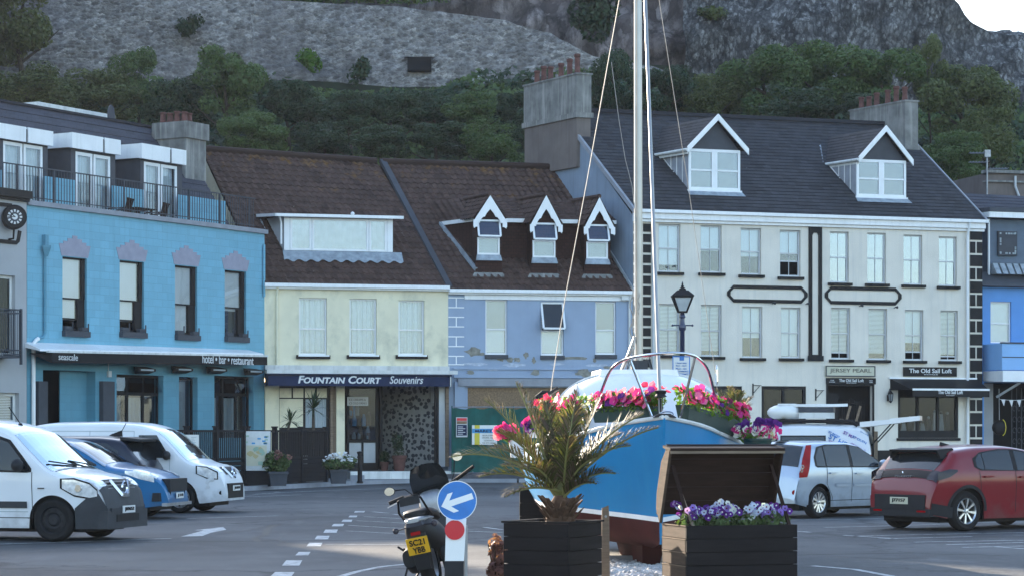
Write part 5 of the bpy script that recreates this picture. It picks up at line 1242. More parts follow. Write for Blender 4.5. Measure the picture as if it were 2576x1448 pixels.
# roof terrace: mansard behind, three dormers with glazed doors, railing
dr0 = 1.15
a0 = fS.P(-160, 440, dr0); b0 = fS.P(590, 512, dr0); c0 = fS.P(445, 333, 4.6); d0 = fS.P(-160, 227, 4.6)
zt_ = zP-.1
A = Vector((-6, dr0, zt_)); B = Vector((b0.x, dr0, zt_)); Cc = Vector((c0.x, 4.6, c0.z)); D = Vector((-6, 4.6, (c0.z+d0.z)/2)); 
D = Vector((fS.P(0,256,4.6).x, 4.6, fS.P(0,256,4.6).z)); dd0 = (Cc-D); D = D-dd0*.4
rm = MB(); roof(rm, A, B, Cc, D, 13, 30, .018); rm.poly([B, (B.x-.3,7.5,zt_), Cc+Vector((-.3,1.5,0)), Cc]); rm.quad(D, Cc, Cc+Vector((0,3,-.3)), D+Vector((0,3,-.3)))
RF = rm.build("roof", M['slate_new'], T)
rr = MB(); rr.bar(D+Vector((0,0,.03)), Cc+Vector((0,0,.03)), .14, .08); rr.build("ridge_capping", M['slate_new'], RF)
slope = lambda z: dr0+(z-zt_)/(Cc.z-zt_)*(4.6-dr0)
for (xa, xb, fx0, fx1, fy0, fy1, gx0, gx1, gy0) in ((-62,120,-62,130,316,352,8,107,362),(178,290,178,300,343.5,380,190,277,388),(353,458,353,465,370,406,362,445,413)):
    yd = .95; u0 = fS.rect(xa,440,xb,450,yd)[0]; u1 = fS.rect(xa,440,xb,450,yd)[1]; F0 = fS.rect(fx0,fy0,fx1,fy1,yd-.1); zt = F0[2]; zf = F0[3]; yb = max(slope(zf)+.3, 3.4)
    g0, g1, _, gz = fS.rect(gx0,gy0,gx1,gy0+100,yd); 
    m_ = MB(); m_.box(u0,g0-.002,yd,yb,zt_,zt); m_.box(g1+.002,u1,yd,yb,zt_,zt); m_.box(g0-.002,g1+.002,yd+.02,yb,gz,zt)
    DO = m_.build("dormer", M['anthracite'], T)
    mm = (F0[0]+F0[1])/2+.15*(F0[1]-F0[0]); m_ = MB(); m_.box(F0[0],mm-.05,yd-.16,yd-.05,zt-.02,zf); m_.box(mm+.05,F0[1],yd-.16,yd-.05,zt-.02,zf); m_.box(F0[0],F0[0]+.1,yd-.05,yb,zt+.002,zf-.004); m_.build("fascia", M['white'], DO)
    m_ = MB(); m_.box(F0[0]+.1,F0[1]-.02,yd-.05,yb,zt+.01,zf-.03); m_.box(mm-.05,mm+.02,yd-.14,yd-.06,zt-.05,zf-.05); m_.build("flat_roof", M['anthracite'], DO)
    f = MB(); y = yd; gm_ = (g0+g1)/2
    for a, b in ((g0,gm_-.03),(gm_+.03,g1)):
        f.box(a,a+.09,y,y+.06,zt_,gz); f.box(b-.09,b,y,y+.06,zt_,gz); f.box(a+.09,b-.09,y+.002,y+.06,gz-.10,gz); f.box(a+.09,b-.09,y+.002,y+.06,zt_,zt_+.14)
    w = f.build("terrace_door", M['frame_white'], DO)
    p = MB(); p.quad((g0+.09,y+.03,zt_),(g1-.09,y+.03,zt_),(g1-.09,y+.03,gz-.1),(g0+.09,y+.03,gz-.1)); p.build("pane", M['glass'], DO)
    p = MB(); n = 26
    for k in range(n):
        if k in (12,): continue
        a, b = g0+.05+(g1-g0-.1)*k/n, g0+.05+(g1-g0-.1)*(k+1)/n; p.quad((a,y+.16+.03*(k % 2),zt_),(b,y+.16+.03*((k+1) % 2),zt_),(b,y+.16+.03*((k+1) % 2),gz),(a,y+.16+.03*(k % 2),gz))
    p.build("curtain", M['curtain'], DO)
# blue boarding between the dormers, railing on the edge
zr = fS.uv(360, 463)[1]
m_ = MB()
for x0, x1 in ((-80,4),(113,189),(284,361),(449,567)):
    a_, b_, _, _ = fS.rect(x0,470,x1,480,.75); m_.box(a_, b_, .75, .80, zt_, zt_+.98)
m_.build("terrace_boarding", M['hotel'], T)
rl = MB(); u0, u1 = -3.5, LS-.35; zt = zP+1.0
rl.box(u0,u1,.10,.13,zt-.02,zt+.015); rl.box(u0,u1,.105,.125,zP+.10,zP+.125)
k = 0; u = u0
while u < u1: rl.box(u-.008,u+.008,.107,.123,zP-.02,zt-.021); u += .125; k += 1
u = u0
while u < u1: rl.box(u-.02,u+.02,.095,.135,zP-.02,zt+.0); u += 1.6
rl.build("railing", M['anthracite'], T)
cs = MB(); yq = 4.3; c1 = fS.P(420, 330, yq); 
q0 = fS.P(462, 320, 2.9); q1 = fS.P(518, 320, 2.9); zt = fS.P(490, 309, 2.9).z; cs.box(q0.x+.1, q1.x, 2.9, 4.2, zP+.2, zt-.55); cs.box(q0.x+.04, q1.x+.08, 2.82, 4.28, zt-.55, zt); cs.build("chimney", M['concrete'], T)
chs = [o for o in T.children if o.name.startswith("chimney")][0]
chimney_pots(chs, [(q0.x+.3, 2.9+.2+.3*k, zt, .85+.1*(k % 2)) for k in range(4)]+[(q0.x+.55, 3.1, zt, .8)], .40, .12)
sd = MB(); p = fS.P(281, 293, 5.0); pp_ = [Vector((.30*math.cos(a)*1.0, .10*math.cos(a), .38*math.sin(a))) for a in [2*math.pi*k/16 for k in range(16)]]; sd.prism([p+q for q in pp_], (.02,.06,.01)); sd.bar(p+Vector((0,.05,-.2)), p+Vector((.05,.2,-.75)), .05); sd.build("satellite_dish", M['anthracite'], T)
bl = MB(); p0 = fS.P(95,262,6.0); p1 = fS.P(265,305,6.0); bl.box(p0.x, p1.x+.3, 6.0, 9, zP+1.5, p0.z-.12); bl.box(p0.x-.1, p1.x+.4, 5.9, 9.1, p0.z-.12, p0.z+.06); bl.build("roof_upstand", M['offwhite'], T)
def patio_chair(name, label, u, dep, rot):
    p = fS.world(u, dep, zP-.5); t = thing(name, label, "chair", p, fS.ang+rot)
    s = MB(); s.box(-.28,.28,-.26,.26,.40,.44); s.build("seat", M['plankbrown'], t)
    b = MB()
    for k in range(7): x = -.25+.5*k/6; b.bar((x,.24,.44),(x*1.05,.36,.95), .045, .025)
    b.bar((-.29,.36,.95),(.29,.36,.95), .06, .04); b.build("backrest", M['plankbrown'], t)
    for sx in (-1,1):
        for sy in (-1,1): l = MB(); l.bar((sx*.24,sy*.22,0),(sx*.24,sy*.22,.40), .05); l.build("leg", M['plankbrown'], t)
    for sx in (-1,1): l = MB(); l.bar((sx*.28,-.26,.64),(sx*.28,.28,.66), .05, .03); l.bar((sx*.28,-.24,.44),(sx*.28,-.24,.64), .04); l.build("armrest", M['plankbrown'], t)
u = fS.uv(300,520,.5)[0]; patio_chair("patio_chair", "brown slatted chair on the hotel terrace, left of the table", u, .5, R(200))
u2 = fS.uv(390,520,.5)[0]; patio_chair("patio_chair", "brown slatted chair on the hotel terrace, right of the table", u2, .5, R(-160))
t = thing("patio_table", "small brown slatted table on the hotel terrace between two chairs", "table", fS.world((u+u2)/2, .5, zP-.5), fS.ang)
m_ = MB(); 
for k in range(7): m_.box(-.5,.5,-.36+.105*k,-.36+.105*k+.08,.70,.73)
m_.build("table_top", M['plankbrown'], t)
for sx in (-1,1):
    for sy in (-1,1): l = MB(); l.bar((sx*.42,sy*.3,0),(sx*.36,sy*.26,.70), .05); l.build("leg", M['plankbrown'], t)

# ================================================================== GREY HOUSE at the left edge
fG = Fac(-230, 59.6, 67, 63.4)
T = fG.thing("grey_house", "pale grey house with black cornice and iron balcony, cut by the left edge", "building")
LG = fG.len; zG = fG.uv(20, 494)[1]
r1 = fG.rect(-52,690,38,895); r2 = fG.rect(-75,986,48,1100); r3 = fG.rect(-190,690,-100,895)
wall("wall", T, 0, LG, 0, zG, [r1, r2, r3], M['grey_render'], .22, None, .7, 0, 8)
window(T, r1, .12, 'offwhite', .5, 1, None, None, glass='glass_dark', fw=.09, rail=False); window(T, r3, .12, 'offwhite', .5, 1, None, None, glass='glass_dark', fw=.09, rail=False); window(T, r2, .14, 'offwhite', .38, 1, ('slats',.95), None, fw=.09)
m_ = MB(); m_.box(-.05, LG+.02, -.2, .25, zG-.02, zG+.20); m_.box(-.05, LG, -.12, -.003, zG-.10, zG-.022); m_.build("cornice", M['black'], T)
p = fG.P(69, 600, 0); m_ = MB(); pa = fG.uv(41, 606)[1]; pb = fG.uv(20,517)[1]; ue = fG.uv(46,560)[0]; lw = .11
m_.box(0.3,ue-.1,-.04,-.003,pa-lw,pa); m_.box(.3,ue-.3,-.04,-.003,pb-.05,pb+.06); m_.prism([(ue-.1,-.04,pa-lw),(ue+.02,-.04,pa-.02),(ue+.1,-.04,pa+.28),(ue-.02,-.04,pa+.30),(ue-.06,-.04,pa+.08),(ue-.1,-.04,pa)], (0,.036,0)); m_.build("panel_moulding", M['black'], T)
bz0 = fG.uv(40, 893)[1]; bz1 = fG.uv(40, 782)[1]; u1 = fG.uv(52, 850, -.6)[0]; u0 = fG.uv(-66, 850, -.6)[0]; b = MB()
for z in (bz0, bz1, bz0+.12, bz1-.10): b.box(u0,u1,-.62,-.60,z-.015,z+.015); b.box(u1-.02,u1,-.6,0,z-.014,z+.014); b.box(u0,u0+.02,-.6,0,z-.014,z+.014)
n = 24
for k in range(n+1): u = u0+(u1-u0)*k/n; b.box(u-.008,u+.008,-.618,-.602,bz0-.05,bz1)
for k in range(5): y = -.6+.6*k/5; b.box(u1-.018,u1-.002,y-.008,y+.008,bz0,bz1)
b.box(u1-.03,u1+.02,-.65,-.58,bz0-.28,bz1+.03); b.box(u0,u1,-.6,-.01,bz0-.10,bz0-.03)
b.build("balcony", M['anthracite'], T)
# drum clock on a scroll bracket
pc = W(35, 547, 62.6*KB); t = thing("wall_clock", "round black drum clock with white numerals at the left edge", "clock", pc, R(20))
m_ = MB(); rr = .345; m_.lathe([(.01,-.16),(rr*.86,-.16),(rr*.9,-.17),(rr,-.15),(rr,.15),(rr*.9,.17),(.01,.16)], axis='y', n=40); m_.tube([(0,0,-rr),(.0,.1,-rr-.25),(-.3,.6,-rr-.28)], .03, 6); m_.build("clock_case", M['black'], t, smooth=30)
m_ = MB(); m_.disc((0,-.172,0), rr*.62, (1,0,0), (0,0,1), 32); m_.build("clock_face", M['anthracite'], t)
m_ = MB()
for k in range(12):
    a = k*math.pi/6; c, s_ = math.cos(a), math.sin(a); r0, r1_ = rr*.40, rr*.60; w = .028
    m_.poly([(c*r0-s_*w*.7,-.178,s_*r0+c*w*.7),(c*r0+s_*w*.7,-.178,s_*r0-c*w*.7),(c*r1_+s_*w,-.178,s_*r1_-c*w),(c*r1_-s_*w,-.178,s_*r1_+c*w)])
m_.disc((0,-.176,0), rr*.24, (1,0,0), (0,0,1), 20); m_.build("numerals", M['letter_white'], t)
m_ = MB(); m_.bar((0.02,-.184,0),(-.20,-.184,-.01), .02, .006, (0,1,0)); m_.bar((0,-.184,.0),(-.10,-.184,.09), .025, .006, (0,1,0)); m_.build("clock_hands", M['black'], t)

# ================================================================== BLUE HOUSE at the right edge
fB = Fac(2471, 79.8, 2760, 81.2)
T = fB.thing("blue_house", "bright blue house at the right edge with slate-clad upper storey and balcony", "building")
LB = fB.len; zb1 = fB.uv(2520, 722)[1]
r = fB.rect(2491, 758, 2543, 862); gfl = fB.rect(2474, 962, 2700, 1200)
wall("wall", T, 0, LB, .1, zb1, [r, gfl], M['blue_render'], .14, None, 1.8, -.2, 8)
window(T, r, .08, 'frame_white', .47, 0, ('blind',.97), None)
m_ = MB(); u0, u1, z0, z1 = fB.rect(2468,693,2760,722,-.25); m_.hexa([(u0,-.35,z0),(u1,-.35,z0),(u1,.1,z0),(u0,.1,z0),(u0,-.3,z0+.12),(u1,-.3,z0+.12),(u1,.1,z1+.1),(u0,.1,z1+.1)]); m_.build("eaves", M['anthracite'], T)
m_ = MB(); zc0 = fB.uv(2520,700,.1)[1]; zc1 = fB.uv(2520,553,.1)[1]; uc0 = fB.uv(2486,620,.1)[0]
n = 15
for k in range(n): a, b = zc0+(zc1-zc0)*k/n, zc0+(zc1-zc0)*(k+1)/n; m_.quad((uc0,.08,a),(LB,.08,a),(LB,.1,b),(uc0,.1,b))
m_.quad((uc0,.1,zc0),(uc0,.1,zc1),(uc0-.5,3,zc1),(uc0-.5,3,zc0)); m_.build("slate_cladding", mat("slate_blue_boards", (.085,.12,.17), .6, .12, 3), T)
m_ = MB(); zs0 = fB.uv(2520,690,-.1)[1]; zs1 = fB.uv(2520,662,-.1)[1]
for k in range(16): u = uc0+.08+(LB-uc0)*k/16; m_.hexa([(u,-.35,zs0),(u+.2,-.35,zs0),(u+.2,.06,zs0),(u,.06,zs0),(u,-.05,zs1),(u+.2,-.05,zs1),(u+.2,.06,zs1),(u,.06,zs1)])
m_.build("slate_skirt", M['lead'], T)
m_ = MB(); f0 = fB.rect(2489,537,2760,551,-.3); m_.box(f0[0],f0[1],-.32,-.28,f0[2],f0[3]); m_.bar((f0[0],-.3,(f0[2]+f0[3])/2),(f0[0]-.6,3,(f0[2]+f0[3])/2), .04, f0[3]-f0[2]); m_.box(uc0-.06,uc0-.003,.0,.09,zc0,zc1); m_.build("fascia", M['white'], T)
m_ = MB(); zt0 = f0[3]; m_.hexa([(f0[0]-.02,-.35,zt0+.01),(f0[1],-.35,zt0+.01),(f0[1]-.6,3,zt0+.01),(f0[0]-.7,3,zt0+.01),(f0[0]-.02,-.33,zt0+.16),(f0[1],-.33,zt0+.16),(f0[1]-.6,3,zt0+.16),(f0[0]-.7,3,zt0+.16)]); m_.build("flat_roof", M['anthracite'], T)
m_ = MB(); roof(m_, fB.P(2450,533,.9), fB.P(2760,545,.9), fB.P(2720,500,2.6), fB.P(2405,486,2.6), 6, 14, .015); m_.build("roof", M['slate_new'], T)
m_ = MB(); u0, u1, z0, z1 = fB.rect(2511,582,2558,643,-.02); m_.box(u0,u1,-.02,.07,z0,z1); pl_ = m_.build("framed_plaque", M['anthracite'], T)
m_ = MB(); rnd = random.Random(2)
for k in range(26):
    side = k % 4; f = rnd.random(); uu = u0+.06+(u1-u0-.12)*(f if side < 2 else (0.03 if side == 2 else .97)); zz = z0+.06+(z1-z0-.12)*(f if side >= 2 else (.03 if side == 0 else .97)); m_.box(uu-.03,uu+.03,-.035,-.022,zz-.03,zz+.03)
m_.build("plaque_tiles", M['greyblind'], pl_)
bA = fB.P(2470, 863, -.1); bZ = fB.P(2470, 925, -.1).z; bz1 = fB.P(2530, 863, -1.2).z; bz0 = fB.P(2530, 929, -1.2).z; uk = fB.uv(2520,900,-1.2)[0]
m_ = MB(); m_.hexa([(.0,-.05,bz0),(uk,-1.2,bz0),(uk,-1.1,bz0),(.05,.0,bz0),(.0,-.05,bz1),(uk,-1.2,bz1),(uk,-1.1,bz1),(.05,.0,bz1)]); m_.box(uk,LB,-1.2,-1.1,bz0,bz1); BO = m_.build("balcony_front", M['blue_light'], T)
m_ = MB(); m_.box(uk,LB,-1.22,-1.202,bz1-.5,bz1-.47); m_.box(uk-.02,LB,-1.24,-1.08,bz1+.001,bz1+.05); m_.build("balcony_rail", M['anthracite'], BO)
m_ = MB(); m_.hexa([(.0,-.05,bz0-.38),(uk,-1.25,bz0-.42),(uk,-1.1,bz0-.42),(.05,.0,bz0-.38),(.0,-.05,bz0-.03),(uk,-1.25,bz0-.03),(uk,-1.1,bz0-.03),(.05,.0,bz0-.03)]); m_.box(uk,LB,-1.25,0,bz0-.42,bz0-.03); m_.build("balcony_floor", M['frame_white'], T)
m_ = MB(); a_ = fB.P(2520,925,0).x
for u in (a_,): m_.bar((u-.25,-.05,bz0-.95),(u+.2,-.9,bz0-.45), .07)
m_.build("balcony_bracket", M['frame_grey'], T)
gt = MB(); gu = fB.rect(2543,975,2620,1110,.6)
for k in range(9): u = gu[0]+.2*k; gt.box(u-.012,u+.012,.55,.575,.1,gu[3])
rnd = random.Random(8)
for k in range(9):
    for j in range(6):
        c = Vector((gu[0]+.1+.2*k, .56, .5+.4*j)); gt.tube([c+Vector((.09*math.cos(a)*(1-.08*q),0,.15*math.sin(a)*(1-.08*q))) for q, a in enumerate([i*.7 for i in range(9)])], .01, 4)
gt.build("scrollwork_gate", M['anthracite'], T)
m_ = MB(); m_.box(gfl[0]+.05,gfl[0]+.9,.9,.95,.1,gfl[3]); m_.build("inner_wall", M['grey_render'], T)
bt = thing("bunting", "string of small white pennants hanging under the blue balcony", "bunting", fB.world(.3,-.7,0)); bt.rotation_euler = (0,0,fB.ang)
m_ = MB(); p0 = fB.P(2480,1010,-.7); u = 0; pts = []
for k in range(9):
    u = .16*2*k; z = p0.z+.10-.04*math.sin(k*.8)+.03*k*.2; pts.append(Vector((u,0,z))); 
m_.tube(pts, .008, 4); m_.build("cord", M['letter_white'], bt)
for k in range(8):
    f = MB(); p = pts[k]; f.prism([p+Vector((.05,-.01,0)), p+Vector((.22,-.01,0)), p+Vector((.15,-.03,-.24))], (0,.006,0)); f.build("pennant", M['letter_white'], bt)
hb = thing("hanging_basket", "dark round basket with a pale rim hanging by the blue house entrance", "basket", fB.world(fB.uv(2513,1074,-.3)[0], -.3, fB.uv(2513,1074,-.3)[1]))
m_ = MB(); m_.ball((0,0,0), .27, 16, 0, (1,.6,1)); m_.build("basket", M['black'], hb, smooth=True)
m_ = MB(); m_.tube([(.27*math.cos(a)*.5+.08,-.10,.29*math.sin(a)) for a in [R(-80+16*k) for k in range(11)]], .014, 5); m_.build("rim", M['yellow'], hb)
m_ = MB(); m_.tube([(0,0,.26),(0,.05,1.4)], .012, 5); m_.build("chain", M['galv'], hb)
bc = thing("garden_chair", "blue folding chair in the shaded entrance of the blue house", "chair", fB.world(fB.uv(2492,1100,.2)[0], .2, .12), fB.ang)
m_ = MB(); m_.box(-.24,.24,-.2,.22,.42,.45); m_.build("seat", M['blue_render'], bc); m_ = MB(); m_.box(-.24,.24,.2,.23,.6,.95); m_.build("backrest", M['blue_render'], bc)
for sx in (-.22,.22): m_ = MB(); m_.bar((sx,-.2,0),(sx,.22,.95), .03); m_.build("leg", M['blue_render'], bc); m_ = MB(); m_.bar((sx,.25,0),(sx,-.15,.45), .03); m_.build("leg", M['blue_render'], bc)

# house behind at the far right, with its aerial
fR = Fac(2482, 86, 2720, 87)
T = fR.thing("brown_house", "brown stone house half hidden behind the blue house at the right edge", "building")
z = fR.uv(2530, 437)[1]
wall("wall", T, 0, fR.len, 0, z, [], M['brown_render'], .1)
m_ = MB(); m_.box(-.1,fR.len,-.15,.3,z,z+.12); m_.box(-.05,fR.len,-.1,.3,z-.35,z-.28); m_.build("cornice", M['concrete'], T)
m_ = MB(); p = fR.P(2553, 470, -.1); m_.tube([(p.x,-.1,z-.1),(p.x,-.1,z-.5),(p.x+.3,-.15,z-1.3)], .05, 7); m_.build("downpipe", M['frame_grey'], T)
p = W(2482, 490, 84*KB); at = thing("tv_aerial", "television aerial on a thin mast at the right edge", "aerial", p)
m_ = MB(); m_.tube([(0,0,-1.4),(0,0,(490-378)/6000*84*KB)], .035, 6); m_.build("mast", M['galv'], at)
s_ = 84*KB/6000
for nm, y, xa, xb in (("upper_antenna",386,-44,4),("middle_antenna",409,-44,2),("lower_antenna",425,6,52)):
    m_ = MB(); zz = (490-y)*s_; m_.tube([(xa*s_,0,zz),(xb*s_,0,zz)], .025, 5)
    for k in range(7): x = (xa+(xb-xa)*k/6)*s_; m_.bar((x,-.25,zz+.02),(x,.25,zz+.02), .015)
    if nm == "upper_antenna": m_.box(-.1,.12,-.1,.1,zz-.15,zz+.12)
    m_.build(nm, M['galv'], at)
# ------------------------------------------------------------------ street things in front of the houses
def rail_run(name, label, a, b, base_h, rail_h, spacing=.11):
    """timber deck front with picket railing from a to b (ground points)"""
    d = b-a; L = Vector((d.x, d.y)).length; t = thing(name, label, "fence", (a.x, a.y, 0), math.atan2(d.y, d.x))
    m = MB()
    for k in range(6): m.box(0, L, -.02-.004*(k % 2), .03, .02+base_h*k/6, .02+base_h*(k+1)/6-.012)
    m.build("deck_cladding", M['deckwood'], t)
    m = MB(); m.box(0, L, -.03, 2.2, base_h+.021, base_h+.06); m.build("deck_boards", M['deckwood'], t)
    for k in range(int(L/1.9)+1):
        x = min(L-.06, .06+k*1.9); p = MB(); p.box(x-.06, x+.06, -.06, .06, .0, base_h+rail_h+.10); p.box(x-.08, x+.08, -.08, .08, base_h+rail_h+.10, base_h+rail_h+.14); p.build("post", M['deckwood'], t)
    m = MB(); x = .1
    while x < L: m.box(x-.023, x+.023, -.012, .012, base_h+.10, base_h+rail_h-.03); x += spacing+.02
    pk = m.build("pickets", M['deckwood'], t)
    m = MB(); m.box(0, L, -.035, .035, base_h+rail_h-.03, base_h+rail_h+.03); m.box(0, L, -.03, .03, base_h+.06, base_h+.10); m.build("rails", M['deckwood'], t)
    return t
a = G(300, 1249); b = G(611, 1231.5); c = G(822, 1220.5)
up = Vector((0, .35, 0))
rail_run("terrace_fence", "black picket fence on a timber deck in front of the turquoise hotel", a+up, b+up, .82, .86)
rail_run("terrace_fence", "black picket fence on the deck in front of the cream shop", b+up+Vector((.05,.02,0)), c+up, .82, .86)
def board(name, label, cat, x0, y0, x1, y1, Y, parts, post=None, rz=0):
    p = W((x0+x1)/2, y1, Y); w = (x1-x0)/F*Y; h = (y1-y0)/F*Y; t = thing(name, label, cat, p, rz)
    for nm, m, q in parts:
        b = MB(); b.box((q[0]-.5)*w, (q[1]-.5)*w, q[4], q[5], q[2]*h, q[3]*h); b.build(nm, M[m], t)
    if post:
        b = MB(); b.box(-.04, .04, -.02, .06, -p.z+.1, .0); b.build("post", M[post], t)
    return t, w, h
gy = G(645, 1231).y
tm, w, h = board("town_map", "large framed map board standing against the black fence", "notice board", 609, 1083, 680, 1182, gy+.1, [("frame",'frame_grey',(0,1,0,1,-.02,.04)), ("map_sheet",'lampglass',(.05,.95,.04,.96,-.03,-.021))])
b = MB(); p = tm.location; b.box(-w/2,-w/2+.08,-.02,.06,-p.z+.1,0); b.box(w/2-.08,w/2,-.02,.06,-p.z+.1,0); b.box(-w/2+.08,w/2-.08,0,.03,-p.z+.15,-.02); b.build("stand", M['deckwood'], tm)
mp = MB(); rnd = random.Random(6)
mp.box(-.35*w,.38*w,-.036,-.031,.12*h,.64*h, 0)
for k in range(9):
    cx, cz = rnd.uniform(-.25,.3)*w, rnd.uniform(.18,.58)*h; mp.poly([(cx+.13*w*math.cos(a_)*rnd.uniform(.5,1.1), -.039-.0006*k, cz+.07*h*math.sin(a_)*rnd.uniform(.5,1.2)) for a_ in [k2*.7 for k2 in range(9)]], 1+k % 2)
for k in range(10): cx, cz = rnd.uniform(-.38,.38)*w, rnd.uniform(.68,.92)*h; mp.box(cx-.06*w,cx+.06*w,-.036,-.031,cz-.02*h,cz+.02*h, 2+(k % 2))
mp.build("map_print", [M['signcream'], mat("map_tan", (.45,.38,.20), .6), mat("map_green", (.28,.40,.32), .6), M['bannerblue']], tm)
mb_, w, h = board("menu_board", "small white menu board fixed to the black fence beside the white van", "menu board", 454, 1092, 500, 1150, G(476,1241).y+.2, [("panel",'plate_w',(0,1,0,1,-.02,.02))], 'deckwood')
l = MB(); rnd = random.Random(1)
for k in range(11):
    z = h*(.88-.075*k); l.box(-.4*w, -.05*w+rnd.uniform(-.1,.05)*w, -.026, -.021, z, z+.02*h); l.box(.08*w, .3*w+rnd.uniform(-.1,.1)*w, -.026, -.021, z, z+.02*h)
l.build("menu_lines", M['greyblind'], mb_)
ps, w, h = board("post_notice", "small white notice on a black post between the two flower planters", "notice", 752, 1144, 773, 1170, G(760,1222).y-.2, [("panel",'plate_w',(0,1,0,1,-.03,.0))], 'black')
l = MB(); l.box(-.2*w,.0*w,-.035,-.031,.55*h,.85*h); l.box(.1*w,.3*w,-.035,-.031,.55*h,.85*h); l.box(-.3*w,.3*w,-.035,-.031,.15*h,.35*h); l.build("panel_print", M['greyblind'], ps)
b = MB(); b.box(-.08,.08,-.0,.10,-ps.location.z,-.0); b.build("stout_post", M['black'], ps)

def bloom(mb, c, r, mi, up=(0,-.5,.8), rnd=random, eye=None):
    u = (Vector(up)+Vector((rnd.gauss(0,.35), rnd.gauss(0,.35), rnd.gauss(0,.2)))).normalized(); x = u.cross(Vector((0,1,.3))).normalized(); y = u.cross(x); c = Vector(c)
    n = 10; i0 = len(mb.v); mb.v.append(tuple(c-u*r*.35))
    for k in range(n):
        a = 2*math.pi*k/n; q = r*(1.06 if k % 2 == 0 else .92)*rnd.uniform(.85,1.1); mb.v.append(tuple(c+x*q*math.cos(a)+y*q*math.sin(a)+u*rnd.uniform(-.12,.22)*r))
    for k in range(n): mb.f.append((i0, i0+1+k, i0+1+(k+1) % n)); mb.m.append(mi)
    if eye is not None: mb.disc(c-u*r*.12, r*.28, x, y, 6, eye)
def leaves_row(mb, x0, x1, y, z, dy, dz, n, s, rnd, mi=0):
    for _ in range(n):
        p = Vector((rnd.uniform(x0,x1), y+rnd.uniform(-dy,dy), z+rnd.uniform(-dz,dz))); nr = Vector((rnd.gauss(0,.6),rnd.gauss(-.4,.6),rnd.gauss(.6,.4))).normalized(); t = nr.cross(Vector((rnd.random()-.5,.3,rnd.random()-.5))).normalized(); b = nr.cross(t); q = s*rnd.uniform(.6,1.3)
        mb.quad(p-t*q, p+b*q*.5, p+t*q, p-b*q*.5, mi)
def planter_hydrangea(label, x0, x1, yt, yb, px0, px1, pyt, Y, fl, nfl, seed):
    c = W((x0+x1)/2, yb, Y); w = (x1-x0)/F*Y; h = (yb-yt)/F*Y; t = thing("flower_planter", label, "planter", (c.x, c.y, .12), R(8))
    m = MB(); q = .05; m.hexa([(-w/2+q,-w/2+q,0),(w/2-q,-w/2+q,0),(w/2-q,w/2-q,0),(-w/2+q,w/2-q,0),(-w/2,-w/2,h),(w/2,-w/2,h),(w/2,w/2,h),(-w/2,w/2,h)]); m.box(-w/2-.02,w/2+.02,-w/2-.02,w/2+.02,h-.06,h+.01); m.build("box", M['anthracite'], t)
    W_ = (px1-px0)/F*Y; H_ = (yt-pyt)/F*Y; rnd = random.Random(seed); l = MB()
    leaf_cloud(l, [((rnd.uniform(-.32,.32)*W_, rnd.uniform(-.25,.25)*W_, h+H_*rnd.uniform(.2,.65)), (W_*.26, W_*.24, H_*.30)) for _ in range(7)], 1500, .06, rnd=rnd); l.build("foliage", M['leaf_mid'], t)
    f = MB()
    for _ in range(nfl):
        a = rnd.uniform(-1,1); cc = Vector((a*W_*.46, -W_*.25+rnd.uniform(-.05,.05), h+H_*(.35+.6*math.sqrt(max(0,1-a*a))*rnd.uniform(.5,1))))
        for _ in range(14): bloom(f, cc+Vector((rnd.gauss(0,.05),rnd.gauss(0,.04),rnd.gauss(0,.045))), .035, 0, rnd=rnd)
    f.build("flower_heads", M[fl], t)
    return t
planter_hydrangea("grey tapered planter with green hydrangea and few faded pink heads, beside map board", 676, 723, 1192, 1227, 671, 736, 1134, G(700,1231).y, 'pinkplant', 4, 3)
planter_hydrangea("grey tapered planter with white hydrangea heads, beside the black bollard", 829, 873, 1186, 1221, 802, 888, 1146, G(850,1225).y, 'letter_white', 11, 4)
def bollard(x, y, yt):
    p = G(x, y, .12); h = (y-yt)/F*p.y; t = thing("bollard", "black cast iron bollard on the pavement edge", "bollard", p)
    m = MB(); m.lathe([(.085,0),(.085,.06),(.072,.08),(.068,h*.78),(.085,h*.80),(.085,h*.83),(.070,h*.85),(.072,h*.92),(.095,h*.94),(.085,h*.98),(.001,h)], n=16); m.build("shaft", M['black'], t, smooth=40); m = MB(); m.lathe([(.10,0),(.10,.03),(.088,.05)], n=16); m.build("base_ring", M['black'], t); return t
bollard(905, 1214, 1133)
lowb = MB(); lowb.box(0,.42,0,.3,0,.18); o = lowb.build("stone_block", M['capgrey']); o.location = G(866,1209,.12)+Vector((.15,.6,0)); tag(o, "low dark block on the pavement between the white hydrangea planter and bollard", "block")
def cordyline(x, ytop, ybase, Y, label, seed, s=1.0, lean=0):
    p = W(x, ybase, Y); h = (ybase-ytop)/F*Y; t = thing("cordyline", label, "plant", p); rnd = random.Random(seed)
    m = MB(); m.tube([(0,0,0),(lean*.3,0,h*.35),(lean,0,h*.62)], [.06*s,.05*s,.04*s], 7); m.build("stem", M['bark'], t)
    l = MB(); c = Vector((lean,0,h*.62))
    for _ in range(60):
        a = rnd.uniform(0,6.28); e = rnd.uniform(-.5,1.4); d = Vector((math.cos(a)*math.cos(e), math.sin(a)*math.cos(e), math.sin(e))); L = h*.36*rnd.uniform(.7,1.1); sd = d.cross(Vector((0,0,1))).normalized()*.018*s
        q1 = c+d*L*.6; q2 = c+d*L+Vector((0,0,-.12*L)); l.quad(c-sd, c+sd, q1+sd*1.3, q1-sd*1.3); l.poly([q1-sd*1.3, q1+sd*1.3, q2])
    l.build("leaves", M['leaf_dark'], t); return t
Yc = b.y if False else 76.5
cordyline(788, 965, 1128, 74.5, "tall dark spiky cordyline on the shop deck", 1)
cordyline(718, 1015, 1128, 74.3, "small bare branched cordyline left on the shop deck", 2, .8, .15)
mat_pts = MB()
